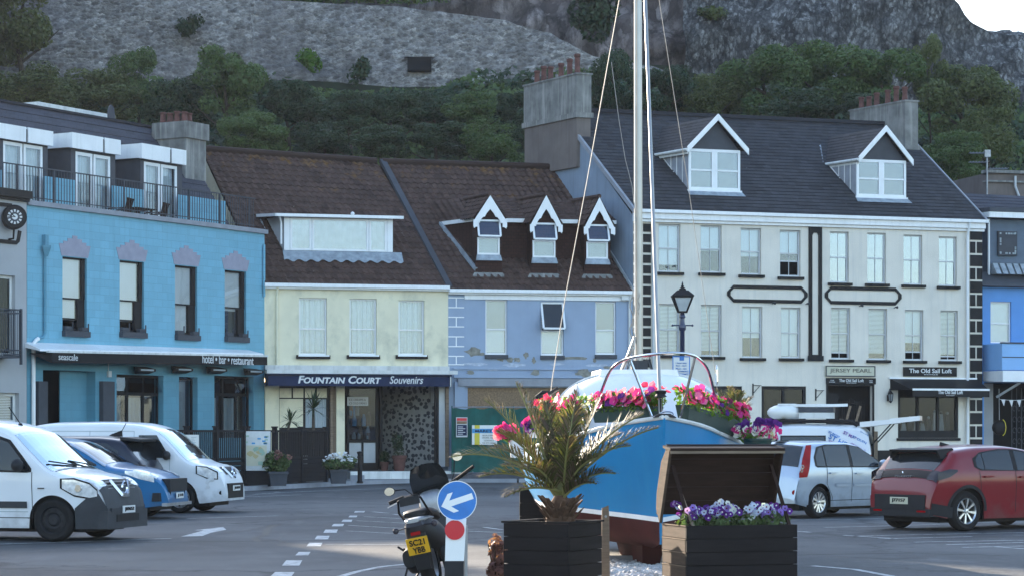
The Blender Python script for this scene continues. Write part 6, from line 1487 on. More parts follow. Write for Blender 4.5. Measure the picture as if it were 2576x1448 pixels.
# builders' fence before the lilac house
p0 = fL.world(fL.uv(1136,1100,-1.5)[0], -1.5, 0); 
bf = thing("builders_fence", "green sheeted builders' fence in front of the lilac house", "fence", (p0.x, p0.y, .12), fL.ang)
zt = W(1200, 1024, p0.y).z-.12; zb = max(.02, W(1200,1186,p0.y).z-.12)
Lf = 6.2
m = MB(); n = 40
for k in range(n):
    a_, b_ = Lf*k/n, Lf*(k+1)/n; y0 = .05*math.sin(k*.9); y1 = .05*math.sin((k+1)*.9); zz = lambda k: zt-.03+.03*math.sin(k*1.7)
    m.quad((a_,y0,zb),(b_,y1,zb),(b_,y1,zz(k+1)),(a_,y0,zz(k)))
m.build("sheeting", M['greenmesh'], bf)
for k in range(4):
    m = MB(); x = Lf*k/3-(0.03 if k == 3 else 0); m.tube([(x,-.06,-.0),(x,-.06,zt+.06)], .022, 6); m.build("fence_post", M['greenmesh'] if k < 2 else M['galv'], bf)
m = MB(); m.tube([(0,-.07,zt+.02),(Lf,-.07,zt+.02)], .02, 6); m.build("top_rail", M['galv'], bf)
m = MB(); m.box(-.2,Lf,-.35,.25,-.0,.16); m.build("base_blocks", M['anthracite'], bf)
for x in (2.55, 3.15):
    m = MB(); m.tube([(x,.2,0),(x,.2,zt+.45)], .025, 6); m.build("scaffold_tube", M['galv'], bf)
m = MB(); m.tube([(2.5,.17,zt+.2),(Lf,.17,zt+.2)], .022, 6); m.build("scaffold_rail", M['galv'], bf)
def lsign(name, label, x0, y0, x1, y1, rot=0):
    Y = p0.y+.4; a = W(x0,y1,Y-.25); b = W(x1,y0,Y-.25); t = thing(name, label, "sign", (a.x, a.y-.16, a.z), fL.ang); return t, b.x-a.x, b.z-a.z
t, w, h = lsign("builder_sign", "white builder's sign with yellow and blue bands on the green fence", 1187, 1068, 1251, 1117)
m = MB(); m.box(0,w,-.02,.02,0,h); m.build("panel", M['plate_w'], t); m = MB(); m.box(.1*w,.3*w,-.03,-.021,0,h); m.build("yellow_band", M['yellow'], t)
m = MB(); m.box(0,w,-.036,-.031,.6*h,.82*h); m.build("blue_band", M['bannerblue'], t); text_part("lettering", "MARETT", .12*w,.64*h,.8*w,.13*h,-.037,M['navy'],t,bold=.02)
text_part("lettering", "BUILDING", .42*w,.44*h,.5*w,.07*h,-.021,M['letter_gold'],t); text_part("lettering", "WORK HERE", .40*w,.32*h,.54*w,.07*h,-.021,M['letter_gold'],t); text_part("lettering", "CONTACT", .48*w,.18*h,.4*w,.07*h,-.021,M['letter_gold'],t); text_part("lettering", "THE SITE OFFICE", .40*w,.06*h,.54*w,.06*h,-.021,M['letter_gold'],t)
t, w, h = lsign("safety_sign", "narrow site safety sign with red, orange and blue bands", 1147, 1048, 1176, 1098)
m = MB(); m.box(0,w,-.02,.02,0,h); m.build("panel", M['frame_grey'], t)
for c, z0, z1 in (('sign_red',.82,.96),('osb',.66,.80),('navy',.08,.62)): m = MB(); m.box(.06*w,.94*w,-.028,-.021,z0*h,z1*h); m.build("band", M[c], t)
m = MB()
for k in range(5): m.box(.14*w,(.6+.2*(k % 2))*w,-.033,-.029,(.14+.09*k)*h,(.17+.09*k)*h)
m.build("print_lines", M['letter_white'], t)

# street lamp with its parking sign
YL = 50*1.05; base = W(1716, 1088, YL); base.z = 0
lamp = thing("street_lamp", "old style navy street lamp with four sided lantern", "lamp", base)
zz = lambda y: HC-(y-YH)/F*YL
k_ = YL/6000
m = MB(); m.lathe([(.14,0),(.14,.5),(.12,.55),(.07,.9),(.055,1.0),(.05,zz(832)),(.075,zz(828)),(.085,zz(821)),(.06,zz(815)),(.05,zz(806)),(.045,zz(800)),(.07,zz(797)),(.055,zz(790)),(.03,zz(784))], n=18); m.build("column", M['post_navy'], lamp, smooth=40)
m = MB(); z = zz(817.5); m.tube([(-.22,0,z),(.22,0,z)], .016, 6); m.ball((-.22,0,z), .028, 8); m.ball((.22,0,z), .028, 8); m.build("ladder_bar", M['post_navy'], lamp)
m = MB(); r1, r0 = 26*k_, 11*k_; zt, zb = zz(747), zz(784); c45 = [(math.cos(R(45+90*q)), math.sin(R(45+90*q))) for q in range(4)]
for c, s_ in c45: m.bar((c*r1*1.3,s_*r1*1.3,zt),(c*r0*1.3,s_*r0*1.3,zb), .03)
for z, r in ((zt,r1*1.3),(zb,r0*1.3)):
    for q in range(4): a_, b_ = c45[q], c45[(q+1) % 4]; m.bar((a_[0]*r,a_[1]*r,z),(b_[0]*r,b_[1]*r,z), .035)
m.build("lantern_frame", M['black'], lamp)
m = MB()
for q in range(4): a_, b_ = c45[q], c45[(q+1) % 4]; m.quad((a_[0]*r0*1.25,a_[1]*r0*1.25,zb+.01),(b_[0]*r0*1.25,b_[1]*r0*1.25,zb+.01),(b_[0]*r1*1.25,b_[1]*r1*1.25,zt-.01),(a_[0]*r1*1.25,a_[1]*r1*1.25,zt-.01))
m.build("lantern_glass", M['lampglass'], lamp)
m = MB(); rt = 30*k_*1.3; z1 = zz(744); z2 = zz(730)
m.lathe([(rt,z1-.02),(rt,z1+.01),(rt*.5,z1+.12),(rt*.32,z2),(rt*.30,z2+.03),(.04,z2+.07),(.03,zz(722)),(.05,zz(720)),(.02,zz(716)),(.028,zz(714)),(.001,zz(707))], n=4)
for i in range(len(m.v)): v = Vector(m.v[i]); c, s_ = math.cos(R(45)), math.sin(R(45)); m.v[i] = (v.x*c-v.y*s_, v.x*s_+v.y*c, v.z)
m.build("lantern_roof", M['black'], lamp)
p = W(1713, 962, YL-.12); psn = thing("parking_sign", "white parking sign with blue border and small text on the lamp post", "sign", p); w, h = 44*k_, 67*k_
m = MB(); m.box(-w/2,w/2,-.01,.01,0,h); m.build("panel", M['plate_w'], psn); m = MB()
e = .02
for q in ((-w/2,w/2,0,e),(-w/2,w/2,h-e,h),(-w/2,-w/2+e,e,h-e),(w/2-e,w/2,e,h-e)): m.box(q[0],q[1],-.016,-.0101,q[2],q[3])
m.box(-.10*w,.16*w,-.016,-.0101,.84*h,.97*h); m.build("border", M['sign_blue'], psn)
for k, s_ in enumerate(("1 hour max", "8am - 5pm", "Mon - Sat", "DISC PARKING", "EXCEPT PERMITS", "NO RETURN", "WITHIN 1 HOUR")): ww = .62*w if len(s_) < 11 else .8*w; text_part("lettering", s_, -ww/2, h*(.72-.105*k), ww, h*.06, -.011, M['sign_blue'], psn, bold=.01)
m = MB(); m.box(-.06,.06,.012,.07,.12,.16); m.box(-.06,.06,.012,.07,h-.2,h-.16); m.build("clamp", M['galv'], psn)

# ------------------------------------------------------------------ vehicles
def pchip(pts):
    xs = [p[0] for p in pts]; ys = [p[1] for p in pts]; n = len(pts); h = [xs[i+1]-xs[i] for i in range(n-1)]; d = [(ys[i+1]-ys[i])/h[i] for i in range(n-1)]; m = [0]*n
    m[0], m[-1] = d[0], d[-1]
    for i in range(1, n-1):
        if d[i-1]*d[i] <= 0: m[i] = 0
        else: w1, w2 = 2*h[i]+h[i-1], h[i]+2*h[i-1]; m[i] = (w1+w2)/(w1/d[i-1]+w2/d[i])
    def f(x):
        if x <= xs[0]: return ys[0]
        if x >= xs[-1]: return ys[-1]
        i = max(k for k in range(n-1) if xs[k] <= x); t = (x-xs[i])/h[i]
        return (2*t**3-3*t*t+1)*ys[i]+(t**3-2*t*t+t)*h[i]*m[i]+(-2*t**3+3*t*t)*ys[i+1]+(t**3-t*t)*h[i]*m[i+1]
    return f
class Car:
    def __init__(s, name, label, cat, prof, Wd, wheels, rw, belt, tumble, paint, gc=.20, rp=(.55,.16), fp=(.75,.20), edge=.055, crown=.05):
        s.L = prof[-1][0]; s.Z = pchip(prof); s.W = Wd/2; s.wheels = wheels; s.rw = rw; s.belt = belt; s.tum = tumble; s.gc = gc; s.rp = rp; s.fp = fp; s.edge = edge; s.crown = crown
        s.T = thing(name, label, cat); s.zmax = max(s.Z(x*s.L/100) for x in range(101)); s.ra = rw+.055
        xs = {round(k*s.L/110, 4) for k in range(111)} | {round(p[0], 4) for p in prof}
        for xw in wheels: xs |= {round(xw+s.ra*math.sin(R(a))*.999, 4) for a in range(-90, 91, 10)}
        s.xs = sorted(xs); mb = MB(); rows = []
        for x in s.xs: rows.append(s.section(x))
        for sg in (1, -1):
            i0 = len(mb.v)
            for r in rows: mb.v += [(p[0], p[1]*sg, p[2]) for p in r]
            n = len(rows[0]); e0 = len(mb.v); mb.v += [(s.xs[0], 0, rows[0][-1][2]), (s.xs[-1], 0, rows[-1][-1][2])]
            for a in range(len(rows)-1):
                for b in range(n-1):
                    p = i0+a*n+b; q = (p, p+n, p+n+1, p+1); mb.f.append(q if sg > 0 else q[::-1]); mb.m.append(0)
            mb.f.append(tuple(i0+k for k in range(n))+(e0,)); mb.m.append(0); mb.f.append((tuple(i0+(len(rows)-1)*n+k for k in range(n))+(e0+1,))[::-1]); mb.m.append(0)
        s.body = mb.build("body", M[paint], s.T, smooth=38)
        u = MB(); w = s.W-.10; zc = min(belt-.1, .62)
        u.box(.25, s.L-.35, -w+.12, w-.12, gc-.06, zc); u.box(wheels[0]+s.ra+.02, wheels[1]-s.ra-.02, -w, w, gc-.01, .5)
        for xw in wheels: u.box(xw-s.ra-.03, xw+s.ra+.03, -w+.02, -w+.30, .45, rw*2+.08); u.box(xw-s.ra-.03, xw+s.ra+.03, w-.30, w-.02, .45, rw*2+.08)
        u.build("underbody", M['black'], s.T)
    def hw(s, x, z):
        dr, kr = s.rp; df, kf = s.fp; p = 1.0
        if x < dr: p -= kr*(1-x/dr)**2.2
        if s.L-x < df: p -= kf*(1-(s.L-x)/df)**2.2
        if z > s.belt: p -= s.tum*((z-s.belt)/(s.zmax-s.belt))**1.15
        else: t = (s.belt-z)/s.belt; p -= .09*max(0, t-.25)**1.5*1.5; p += .012*math.sin(min(1, t*3)*math.pi)
        return s.W*p
    def zlow(s, x):
        z = s.gc
        if x < .35: z = s.gc+.08*(1-x/.35)
        if x > s.L-.45: z = s.gc+.05*(x-s.L+.45)/.45
        for xw in s.wheels:
            d = abs(x-xw)
            if d < s.ra: z = max(z, s.rw+math.sqrt(max(0, s.ra**2-d*d)))
        return z
    def top(s, x, f):
        zt = s.Z(x); zl = s.zlow(x); e = min(s.edge, (zt-zl)*.3); c = s.crown if zt > s.belt*.9 else s.crown*.6
        d = c*f*f + e*max(0, (f-.86)/.14)**2*.8
        return (x, f*s.hw(x, zt-e), zt-d)
    def section(s, x):
        pts = [s.top(x, f) for f in (0,.2,.4,.6,.75,.86,.92,.96,1.0)]; z1 = pts[-1][2]; zl = min(s.zlow(x), z1-.02); y1 = pts[-1][1]
        for k in range(1, 11): z = z1+(zl-z1)*k/10; pts.append((x, min(s.hw(x, z), y1+(z1-z)*2.5), z))
        return pts
    def side(s, lower, upper, sg, off, mb=None, mi=0, n=None):
        lo, up = lerp_pts(lower), lerp_pts(upper); x0, x1 = max(lower[0][0], upper[0][0]), min(lower[-1][0], upper[-1][0])
        xs = sorted({x0, x1, *[p[0] for p in lower+upper if x0 < p[0] < x1], *[x0+(x1-x0)*k/14 for k in range(15)]}); mb = mb or MB()
        for a, b in zip(xs, xs[1:]):
            for k in range(6):
                q = []
                for x, t in ((a,k/6),(b,k/6),(b,(k+1)/6),(a,(k+1)/6)): z = lo(x)+(up(x)-lo(x))*t; q.append((x, sg*(s.hw(x, z)+off), z))
                mb.quad(*(q if sg < 0 else q[::-1]), mi)
        return mb
    def shell(s, x0, x1, f0, f1, off, mb=None, mi=0, nx=14, fshape=None):
        mb = mb or MB(); nf = 10
        def P(u, v):
            x = x0+(x1-x0)*u; a, b = (f0, f1) if not fshape else fshape(u)
            f = a+(b-a)*v; p = Vector(s.top(x, abs(f))); p.y = math.copysign(p.y, f); e = .01
            d = Vector((2*e, 0, s.Z(min(s.L, x+e))-s.Z(max(0, x-e)))); nrm = Vector((-d.z, 0, d.x)).normalized(); return p+nrm*off
        mb.grid(P, nx, nf, mi); return mb
    def both(s, name, m, lower, upper, off=.006, parent=None, label=None):
        return [s.side(lower, upper, sg, off).build(name, M[m], parent or s.T) for sg in (1, -1)][0]
    def lamp(s, name, m, lower, upper, off=.012, sides=(1,-1), inner=None):
        for sg in sides:
            mb = s.side(lower, upper, sg, off); o = mb.build(name, M[m], s.T)
    def wheel_set(s, spokes=5, rim='alloy', steel=False, tw=.2):
        tyre = None; r = s.rw
        for xw in s.wheels:
            for sg in (-1, 1):
                if tyre is None:
                    t = MB(); rr = r*.66
                    t.lathe([(rr,-tw/2+.015),(r*.86,-tw/2),(r*.96,-tw/2+.02),(r,-tw/2+.05),(r,tw/2-.05),(r*.96,tw/2-.02),(r*.86,tw/2),(rr,tw/2-.015)], axis='y', n=36)
                    b = MB(); b.lathe([(rr,-tw/2+.016),(rr*.98,-tw/2+.01),(rr*.90,-tw/2+.03),(rr*.88,.0),(rr*.86,.04),(.01,.05)], axis='y', n=30, mi=0 if not steel else 1)
                    if steel:
                        b.lathe([(rr*.88,-tw/2+.05),(rr*.6,-tw/2+.03),(rr*.45,-tw/2+.05),(rr*.3,-tw/2+.02),(.01,-tw/2+.02)], axis='y', n=24, mi=1)
                        for k in range(9): a = k*2*math.pi/9; b.disc((rr*.72*math.cos(a),-tw/2+.028,rr*.72*math.sin(a)), rr*.09, (1,0,0), (0,0,1), 8, 2)
                    else:
                        for k in range(spokes):
                            a = k*2*math.pi/spokes; c, s_ = math.cos(a), math.sin(a)
                            for o in ((-.35, .35) if spokes < 8 else (0,)):
                                w0, w1 = (rr*.10, rr*.11) if spokes < 8 else (rr*.05, rr*.075); y0, y1 = -tw/2+.03, -tw/2+.015
                                p = lambda q, o2: (q*c-(o2)*s_, q*s_+(o2)*c)
                                a0 = p(rr*.12, o*rr*.25-w0); a1 = p(rr*.12, o*rr*.25+w0); b0 = p(rr*.93, o*rr*.75-w1*(.9 if spokes < 8 else 1.3)); b1 = p(rr*.93, o*rr*.75+w1*(.9 if spokes < 8 else 1.3))
                                b.hexa([(a0[0],y0,a0[1]),(a1[0],y0,a1[1]),(b1[0],y1,b1[1]),(b0[0],y1,b0[1]),(a0[0],y0+.03,a0[1]),(a1[0],y0+.03,a1[1]),(b1[0],y1+.04,b1[1]),(b0[0],y1+.04,b0[1])], 0)
                        b.lathe([(.01,-tw/2+.005),(rr*.16,-tw/2+.008),(rr*.18,-tw/2+.04)], axis='y', n=16, mi=0)
                    tyre = t.build("wheel", M['rubber'], s.T, smooth=40); rimo = b.build("rim", [M[rim], M['blackplastic'], M['black']], tyre, smooth=30); w = tyre
                    back = MB(); back.disc((0,.02,0), rr*.87, (1,0,0), (0,0,1), 24); dk = back.build("brake_disc", M['black'], tyre)
                else: w = copy_tree(tyre, s.T)
                w.location = (xw, sg*(s.W-tw/2-.02), r); w.rotation_euler = (0, R(13*xw), 0) if sg < 0 else (0, 0, math.pi)
    def place(s, loc, px, rz, near=-1):
        g0 = G(*px); c, sn = math.cos(rz), math.sin(rz); lx, ly = loc
        s.T.location = (g0.x-(c*lx-sn*ly), g0.y-(sn*lx+c*ly), 0); s.T.rotation_euler = (0, 0, rz)
    def plate(s, x, z, m, w=.52, h=.11, txt=None, front=True, tilt=0, y=0):
        sg = 1 if front else -1
        mb = MB(); mb.box(-.006,.006,-w/2,w/2,-h/2,h/2); o = mb.build("number_plate", M[m], s.T); o.location = (x+sg*.008, y, z); o.rotation_euler = (0, tilt*sg, 0)
        if txt:
            Mx = Matrix(((0,-sg,0,0),(sg,0,0,0),(0,0,1,0),(0,0,0,1)))
            text_part("lettering", txt, -w*.38, -h*.3, w*.76, h*.6, -.006, M['black'], o, bold=.01, M4=Mx)
        return o
    def seams(s, verts, parent_name="door_seam", m='blackplastic', w=.012):
        mb = MB()
        for (x0, z0, x1, z1) in verts:
            if abs(x1-x0) < abs(z1-z0)*1.5:
                n = 8
                for sg in (1,-1):
                    for k in range(n):
                        q = []
                        for (t, dx) in ((k/n,-w/2),(k/n,w/2),((k+1)/n,w/2),((k+1)/n,-w/2)): x = x0+(x1-x0)*t+dx; z = z0+(z1-z0)*t; q.append((x, sg*(s.hw(x,z)+.004), z))
                        mb.quad(*q)
            else:
                for sg in (1,-1): s.side([(x0,z0-w/2),(x1,z1-w/2)], [(x0,z0+w/2),(x1,z1+w/2)], sg, .004, mb)
        return mb.build(parent_name, M[m], s.T)
    def handles(s, pts, m):
        for x, z in pts:
            for sg in (1,-1):
                mb = MB(); y = s.hw(x, z); mb.bar((x-.10,sg*(y+.028),z),(x+.10,sg*(y+.028),z), .03, .03); mb.bar((x-.09,sg*y,z),(x-.09,sg*(y+.03),z), .025); mb.bar((x+.09,sg*y,z),(x+.09,sg*(y+.03),z), .025); mb.build("door_handle", M[m], s.T)
    def mirrors(s, x, z, m, k=1.0):
        for sg in (1,-1):
            y = s.hw(x, z); mb = MB(); mb.ball((x,sg*(y+.13),z+.02), .115*k, 12, 0, (.65,1,.75)); mb.bar((x+.02,sg*(y-.03),z-.04),(x,sg*(y+.1),z-.02), .05); mb.build("wing_mirror", M[m], s.T, smooth=True)

# --- white van with dark unpainted front bumper, nearest on the left
KP = [(0,.42),(.02,.8),(.05,1.2),(.10,1.55),(.22,1.74),(.5,1.80),(1.4,1.83),(2.1,1.82),(2.5,1.76),(2.75,1.66),(3.05,1.40),(3.38,1.13),(3.55,1.06),(3.85,.99),(4.05,.91),(4.16,.80),(4.22,.62),(4.26,.45)]
V = Car("white_van", "white van with dark grey unpainted front bumper, nearest on the left", "van", KP, 1.83, (.78,3.45), .32, 1.06, .13, 'car_white', .20, (.3,.05), (.8,.22))
V.both("bumper", 'greyplastic', [(3.80,.19),(4.0,.19),(4.18,.19),(4.255,.19)], [(3.80,.50),(3.98,.66),(4.14,.72),(4.255,.50)], .012)
mb = V.shell(4.135, 4.26, -1, 1, .012); mb.build("bumper_front", M['greyplastic'], V.T)
mb = MB(); mb.box(4.12,4.275,-.76,.76,.19,.46); mb.box(4.2,4.29,-.62,.62,.44,.50); bl = mb.build("bumper_lip", M['greyplastic'], V.T)
mb = MB(); mb.box(4.272,4.282,-.42,.42,.29,.40); mb.build("lower_grille", M['black'], V.T)
mb = V.shell(2.78, 3.44, -.90, .90, .006, fshape=lambda u: (-.93+.0*u, .93)); mb.build("windscreen", M['screen'], V.T)
V.both("side_window", 'carglass', [(2.02,1.08),(3.0,1.06),(3.08,1.06)], [(2.02,1.56),(2.5,1.56),(2.72,1.48),(2.95,1.22),(3.08,1.08)], .007)
V.both("window_seal", 'black', [(1.97,1.05),(3.05,1.03),(3.12,1.04)], [(1.97,1.60),(2.5,1.60),(2.75,1.52),(2.99,1.25),(3.12,1.09)], .004)
for sg in (1,-1):
    V.side([(3.585,.80),(3.8,.675),(4.02,.635),(4.13,.66)], [(3.585,.945),(3.8,.955),(4.02,.885),(4.13,.78)], sg, .008).build("headlight_rim", M['black'], V.T); mb = MB(); x = 3.86; mb.lathe([(.001,.02),(.055,.02),(.062,.0)], (x, 0, .80), 'y', 16); mb.xf(Matrix.Translation((0, sg*(V.hw(x,.80)+.004), 0)) @ Matrix.Scale(sg, 4, (0,1,0))); mb.build("headlight_bulb", M['chrome'], V.T); mb = V.side([(3.62,.80),(3.8,.70),(4.02,.66),(4.12,.68)], [(3.62,.93),(3.8,.93),(4.02,.86),(4.12,.76)], sg, .014); V.shell(3.93, 4.135, sg*.60, sg*.985, .014, mb); mb.build("headlight", M['headlamp'], V.T)
mb = V.shell(4.04, 4.15, -.56, .56, .012); gr = mb.build("grille", M['black'], V.T)
mb = MB(); 
for sg in (1,-1): mb.bar((4.13,sg*.34,.90),(4.23,sg*.12,.68), .06, .03, (1,0,0))
mb.bar((4.235,-.12,.68),(4.235,.12,.68), .05, .03, (1,0,0)); mb.lathe([(.075,.0),(.09,.02),(.105,.0)], (4.215,0,.80), 'x', 20); mb.build("badge", M['chrome'], V.T)
for k in range(3): mb = MB(); mb.box(4.12+.02*k,4.135+.02*k,-.5,.5,.88-.05*k,.895-.05*k); mb.build("grille_bar", M['galv'], V.T)
V.plate(4.285, .47, 'plate_w', .46, .11, "J89652")
for sg in (1,-1): mb = MB(); mb.lathe([(.075,-.02),(.06,.012),(.001,.0)], (4.16,sg*.62,.40), 'x', 16); mb.build("fog_lamp", M['black'], V.T); mb = MB(); mb.lathe([(.045,0),(.02,.02),(.001,.022)], (4.17,sg*.62,.40), 'x', 12); mb.build("fog_lens", M['headlamp'], V.T)
V.seams([(3.13,.36,3.13,1.04),(1.98,.36,1.98,1.06),(3.05,.35,3.12,.36)]); V.both("rubbing_strip", 'greyplastic', [(1.95,.50),(3.05,.50)], [(1.95,.60),(3.05,.60)], .016)
V.seams([(2.0,.355,3.1,.355)], "sill_seam"); V.handles([(2.15,.95)], 'greyplastic'); V.mirrors(2.95, 1.12, 'blackplastic', 1.15); V.wheel_set(steel=True, rim='blackplastic')
mb = MB(); mb.bar((3.30,-.7,1.20),(3.42,.05,1.13), .02); mb.bar((3.30,0,1.20),(3.44,.7,1.12), .02); mb.build("wiper", M['black'], V.T)
mb = MB(); mb.tube([(2.55,-.1,1.76),(2.36,-.1,2.02)], .008, 5); mb.ball((2.55,-.1,1.74), .04, 8); mb.build("roof_aerial", M['black'], V.T)
for sg in (1,-1): mb = MB(); x, z = 3.28, .80; mb.bar((x-.05,sg*(V.hw(x,z)+.006),z),(x+.05,sg*(V.hw(x,z)+.006),z), .03, .015); mb.build("side_repeater", M['smoke_lens'], V.T)
mb = MB(); V.shell(3.46, 3.475, -.9, .9, .004, mb, nx=1); V.shell(4.03, 4.04, -.62, .62, .004, mb, nx=1); mb.build("bonnet_seam", M['greyplastic'], V.T)
mb = MB(); V.side([(2.06,.44),(3.06,.44)], [(2.06,.452),(3.06,.452)], -1, .005, mb); mb.build("door_crease", M['greyblind'], V.T)
V.place((3.45,-.85), (135,1361), R(-14))

# --- white people-carrier van at the back of the left row
NP = [(0,.42),(.03,.9),(.07,1.35),(.14,1.68),(.3,1.80),(.8,1.85),(1.8,1.86),(2.5,1.83),(2.95,1.70),(3.3,1.42),(3.58,1.15),(3.75,1.06),(4.0,.99),(4.2,.90),(4.32,.76),(4.38,.58),(4.40,.42)]
V = Car("white_van", "white van with painted bumper and foil stickers, last in the left row", "van", NP, 1.70, (.76,3.48), .31, 1.10, .12, 'car_white', .20, (.3,.05), (.8,.24))
mb = V.shell(2.93, 3.66, -.92, .92, .006); mb.build("windscreen", M['screen'], V.T)
for a, b in ((.55,1.5),(1.6,2.45),(2.55,3.25)): V.both("side_window", 'carglass' if a > 2 else 'car_white', [(a,1.12),(b,1.12)], [(a+.05,1.58),(min(b,3.0)-.02,1.58),(b,1.5 if b < 3 else 1.18)], .005)
V.seams([(1.55,.38,1.55,1.66),(2.5,.38,2.5,1.66),(3.28,.36,3.28,1.1),(.5,1.66,2.5,1.66)], m='greyblind')
for sg in (1,-1):
    V.side([(3.83,.80),(4.05,.695),(4.26,.68)], [(3.83,.965),(4.05,.945),(4.26,.84)], sg, .008).build("headlight_rim", M['black'], V.T)
    mb = V.side([(3.86,.80),(4.05,.72),(4.24,.70)], [(3.86,.95),(4.05,.92),(4.24,.82)], sg, .014); V.shell(4.1, 4.27, sg*.58, sg*.985, .014, mb); mb.build("headlight", M['headlamp'], V.T)
mb = V.shell(4.16, 4.31, -.50, .50, .012); mb.build("grille", M['black'], V.T)
mb = MB(); mb.box(4.37,4.41,-.50,.50,.30,.60); mb.build("lower_grille", M['black'], V.T)
mb = MB()
for sg in (1,-1): mb.bar((4.22,sg*.30,.92),(4.36,sg*.10,.72), .06, .03, (1,0,0))
mb.lathe([(.06,.0),(.075,.02),(.09,.0)], (4.34,0,.82), 'x', 18); mb.build("badge", M['chrome'], V.T)
V.plate(4.415, .50, 'plate_w', .46, .11, "J66831")
for sg in (1,-1): mb = MB(); mb.lathe([(.09,-.03),(.08,.012),(.001,.0)], (4.30,sg*.60,.42), 'x', 16); mb.build("fog_lamp", M['black'], V.T)
st = MB(); rnd = random.Random(3)
for k in range(5):
    x = 4.12+rnd.uniform(-.12,.12); z = .60+rnd.uniform(-.08,.12); c = Vector((x, -(V.hw(x,z)+.012), z)); st.poly([c+Vector((.05*math.cos(a)*rnd.uniform(.5,1.1),-.004*k-.002,.05*math.sin(a)*rnd.uniform(.5,1.2))) for a in [q*.9 for q in range(7)]])
st.build("sticker", M['letter_white'], V.T)
V.mirrors(3.25, 1.15, 'blackplastic', 1.1); V.wheel_set(7, 'alloy')
V.place((3.48,-.79), (453,1289), R(-11))

# --- blue crossover between them: front seen only
BP = [(0,.45),(.03,.8),(.10,1.0),(.32,1.28),(.55,1.43),(1.0,1.51),(1.7,1.54),(2.2,1.49),(2.55,1.34),(2.95,1.10),(3.1,1.03),(3.5,.97),(3.8,.89),(4.0,.78),(4.12,.62),(4.18,.42)]
V = Car("blue_car", "metallic blue crossover car beside the nearest white van", "car", BP, 1.80, (.72,3.30), .33, .98, .17, 'car_blue', .22, (.5,.12), (.85,.26))
mb = V.shell(2.33, 3.0, -.90, .90, .006); mb.build("windscreen", M['carglass'], V.T)
V.both("side_window", 'carglass', [(.75,1.02),(2.7,1.0),(2.85,1.01)], [(.75,1.25),(1.0,1.40),(1.8,1.43),(2.2,1.38),(2.6,1.16),(2.85,1.04)], .007)
mb = MB()
for sg in (1,-1): V.shell(2.28, 3.02, sg*.905, sg*.985, .012, mb)
mb.build("pillar_trim", M['chrome'], V.T)
for sg in (1,-1):
    mb = V.side([(3.42,.86),(3.7,.76),(3.95,.70)], [(3.42,.92),(3.7,.90),(3.95,.80)], sg, .014); V.shell(3.55, 3.97, sg*.76, sg*.97, .016, mb); mb.build("headlight", M['headlamp'], V.T)
    mb = MB(); V.shell(3.55, 3.95, sg*.68, sg*.72, .018, mb); mb.build("running_light", M['headlamp'], V.T)
mb = MB(); mb.box(4.02,4.185,-.55,.55,.52,.76); mb.build("grille", M['blackplastic'], V.T)
mb = MB(); mb.box(4.1,4.20,-.80,.80,.25,.31); mb.build("front_lip", M['galv'], V.T)
for sg in (1,-1): mb = MB(); mb.hexa([(3.98,sg*.55,.34),(4.17,sg*.45,.34),(4.17,sg*.45,.52),(4.0,sg*.55,.52),(3.9,sg*.80,.34),(4.04,sg*.76,.34),(4.04,sg*.76,.50),(3.92,sg*.80,.50)]); mb.build("air_intake", M['blackplastic'], V.T)
V.plate(4.20, .44, 'plate_w', .46, .11, "J18")
V.mirrors(2.65, 1.02, 'car_blue'); V.wheel_set(5, 'alloy', tw=.21)
V.place((4.18,.0), (449,1302), R(-9))
V.T.location.z = 0

# --- dark estate parked the other way round, tail to the right
DP = [(0,.45),(.02,.78),(.10,.98),(.30,1.22),(.48,1.44),(.62,1.52),(1.2,1.57),(2.0,1.57),(2.5,1.50),(2.9,1.30),(3.3,1.06),(3.5,1.0),(3.9,.93),(4.2,.80),(4.34,.58),(4.4,.42)]
V = Car("dark_car", "dark navy hatchback with roof spoiler parked tail out beside the blue car", "car", DP, 1.82, (.78,3.42), .33, 1.02, .16, 'car_dark', .21, (.6,.14), (.85,.24))
mb = V.shell(.17, .47, -.86, .86, .006); mb.build("rear_window", M['carglass'], V.T)
V.both("side_window", 'carglass', [(.6,1.06),(3.0,1.02),(3.1,1.03)], [(.6,1.26),(.85,1.42),(1.8,1.46),(2.4,1.40),(2.9,1.14),(3.1,1.06)], .006)
mb = MB(); mb.hexa([(.62,-.66,1.49),(.24,-.64,1.45),(.24,.64,1.45),(.62,.66,1.49),(.62,-.66,1.545),(.22,-.62,1.50),(.22,.62,1.50),(.62,.66,1.545)]); mb.build("spoiler", M['blackplastic'], V.T)
for sg in (1,-1): V.shell(.05,.20,sg*.62,sg*.97,.014,V.side([(.05,.80),(.35,.88)],[(.05,.99),(.35,1.03)],sg,.013)).build("tail_light", M['smoke_lens'], V.T)
mb = MB(); mb.hexa([(1.05,-.03,1.57),(.78,-.03,1.55),(.78,.03,1.55),(1.05,.03,1.57),(1.0,-.01,1.60),(.78,-.01,1.68),(.78,.01,1.68),(1.0,.01,1.60)]); mb.tube([(.82,0,1.6),(.70,0,1.82)], .008, 5); mb.build("fin_aerial", M['black'], V.T)
V.wheel_set(5, 'alloy'); V.mirrors(2.8, 1.05, 'car_dark')
V.place((.0,.0), (402,1291), R(172))

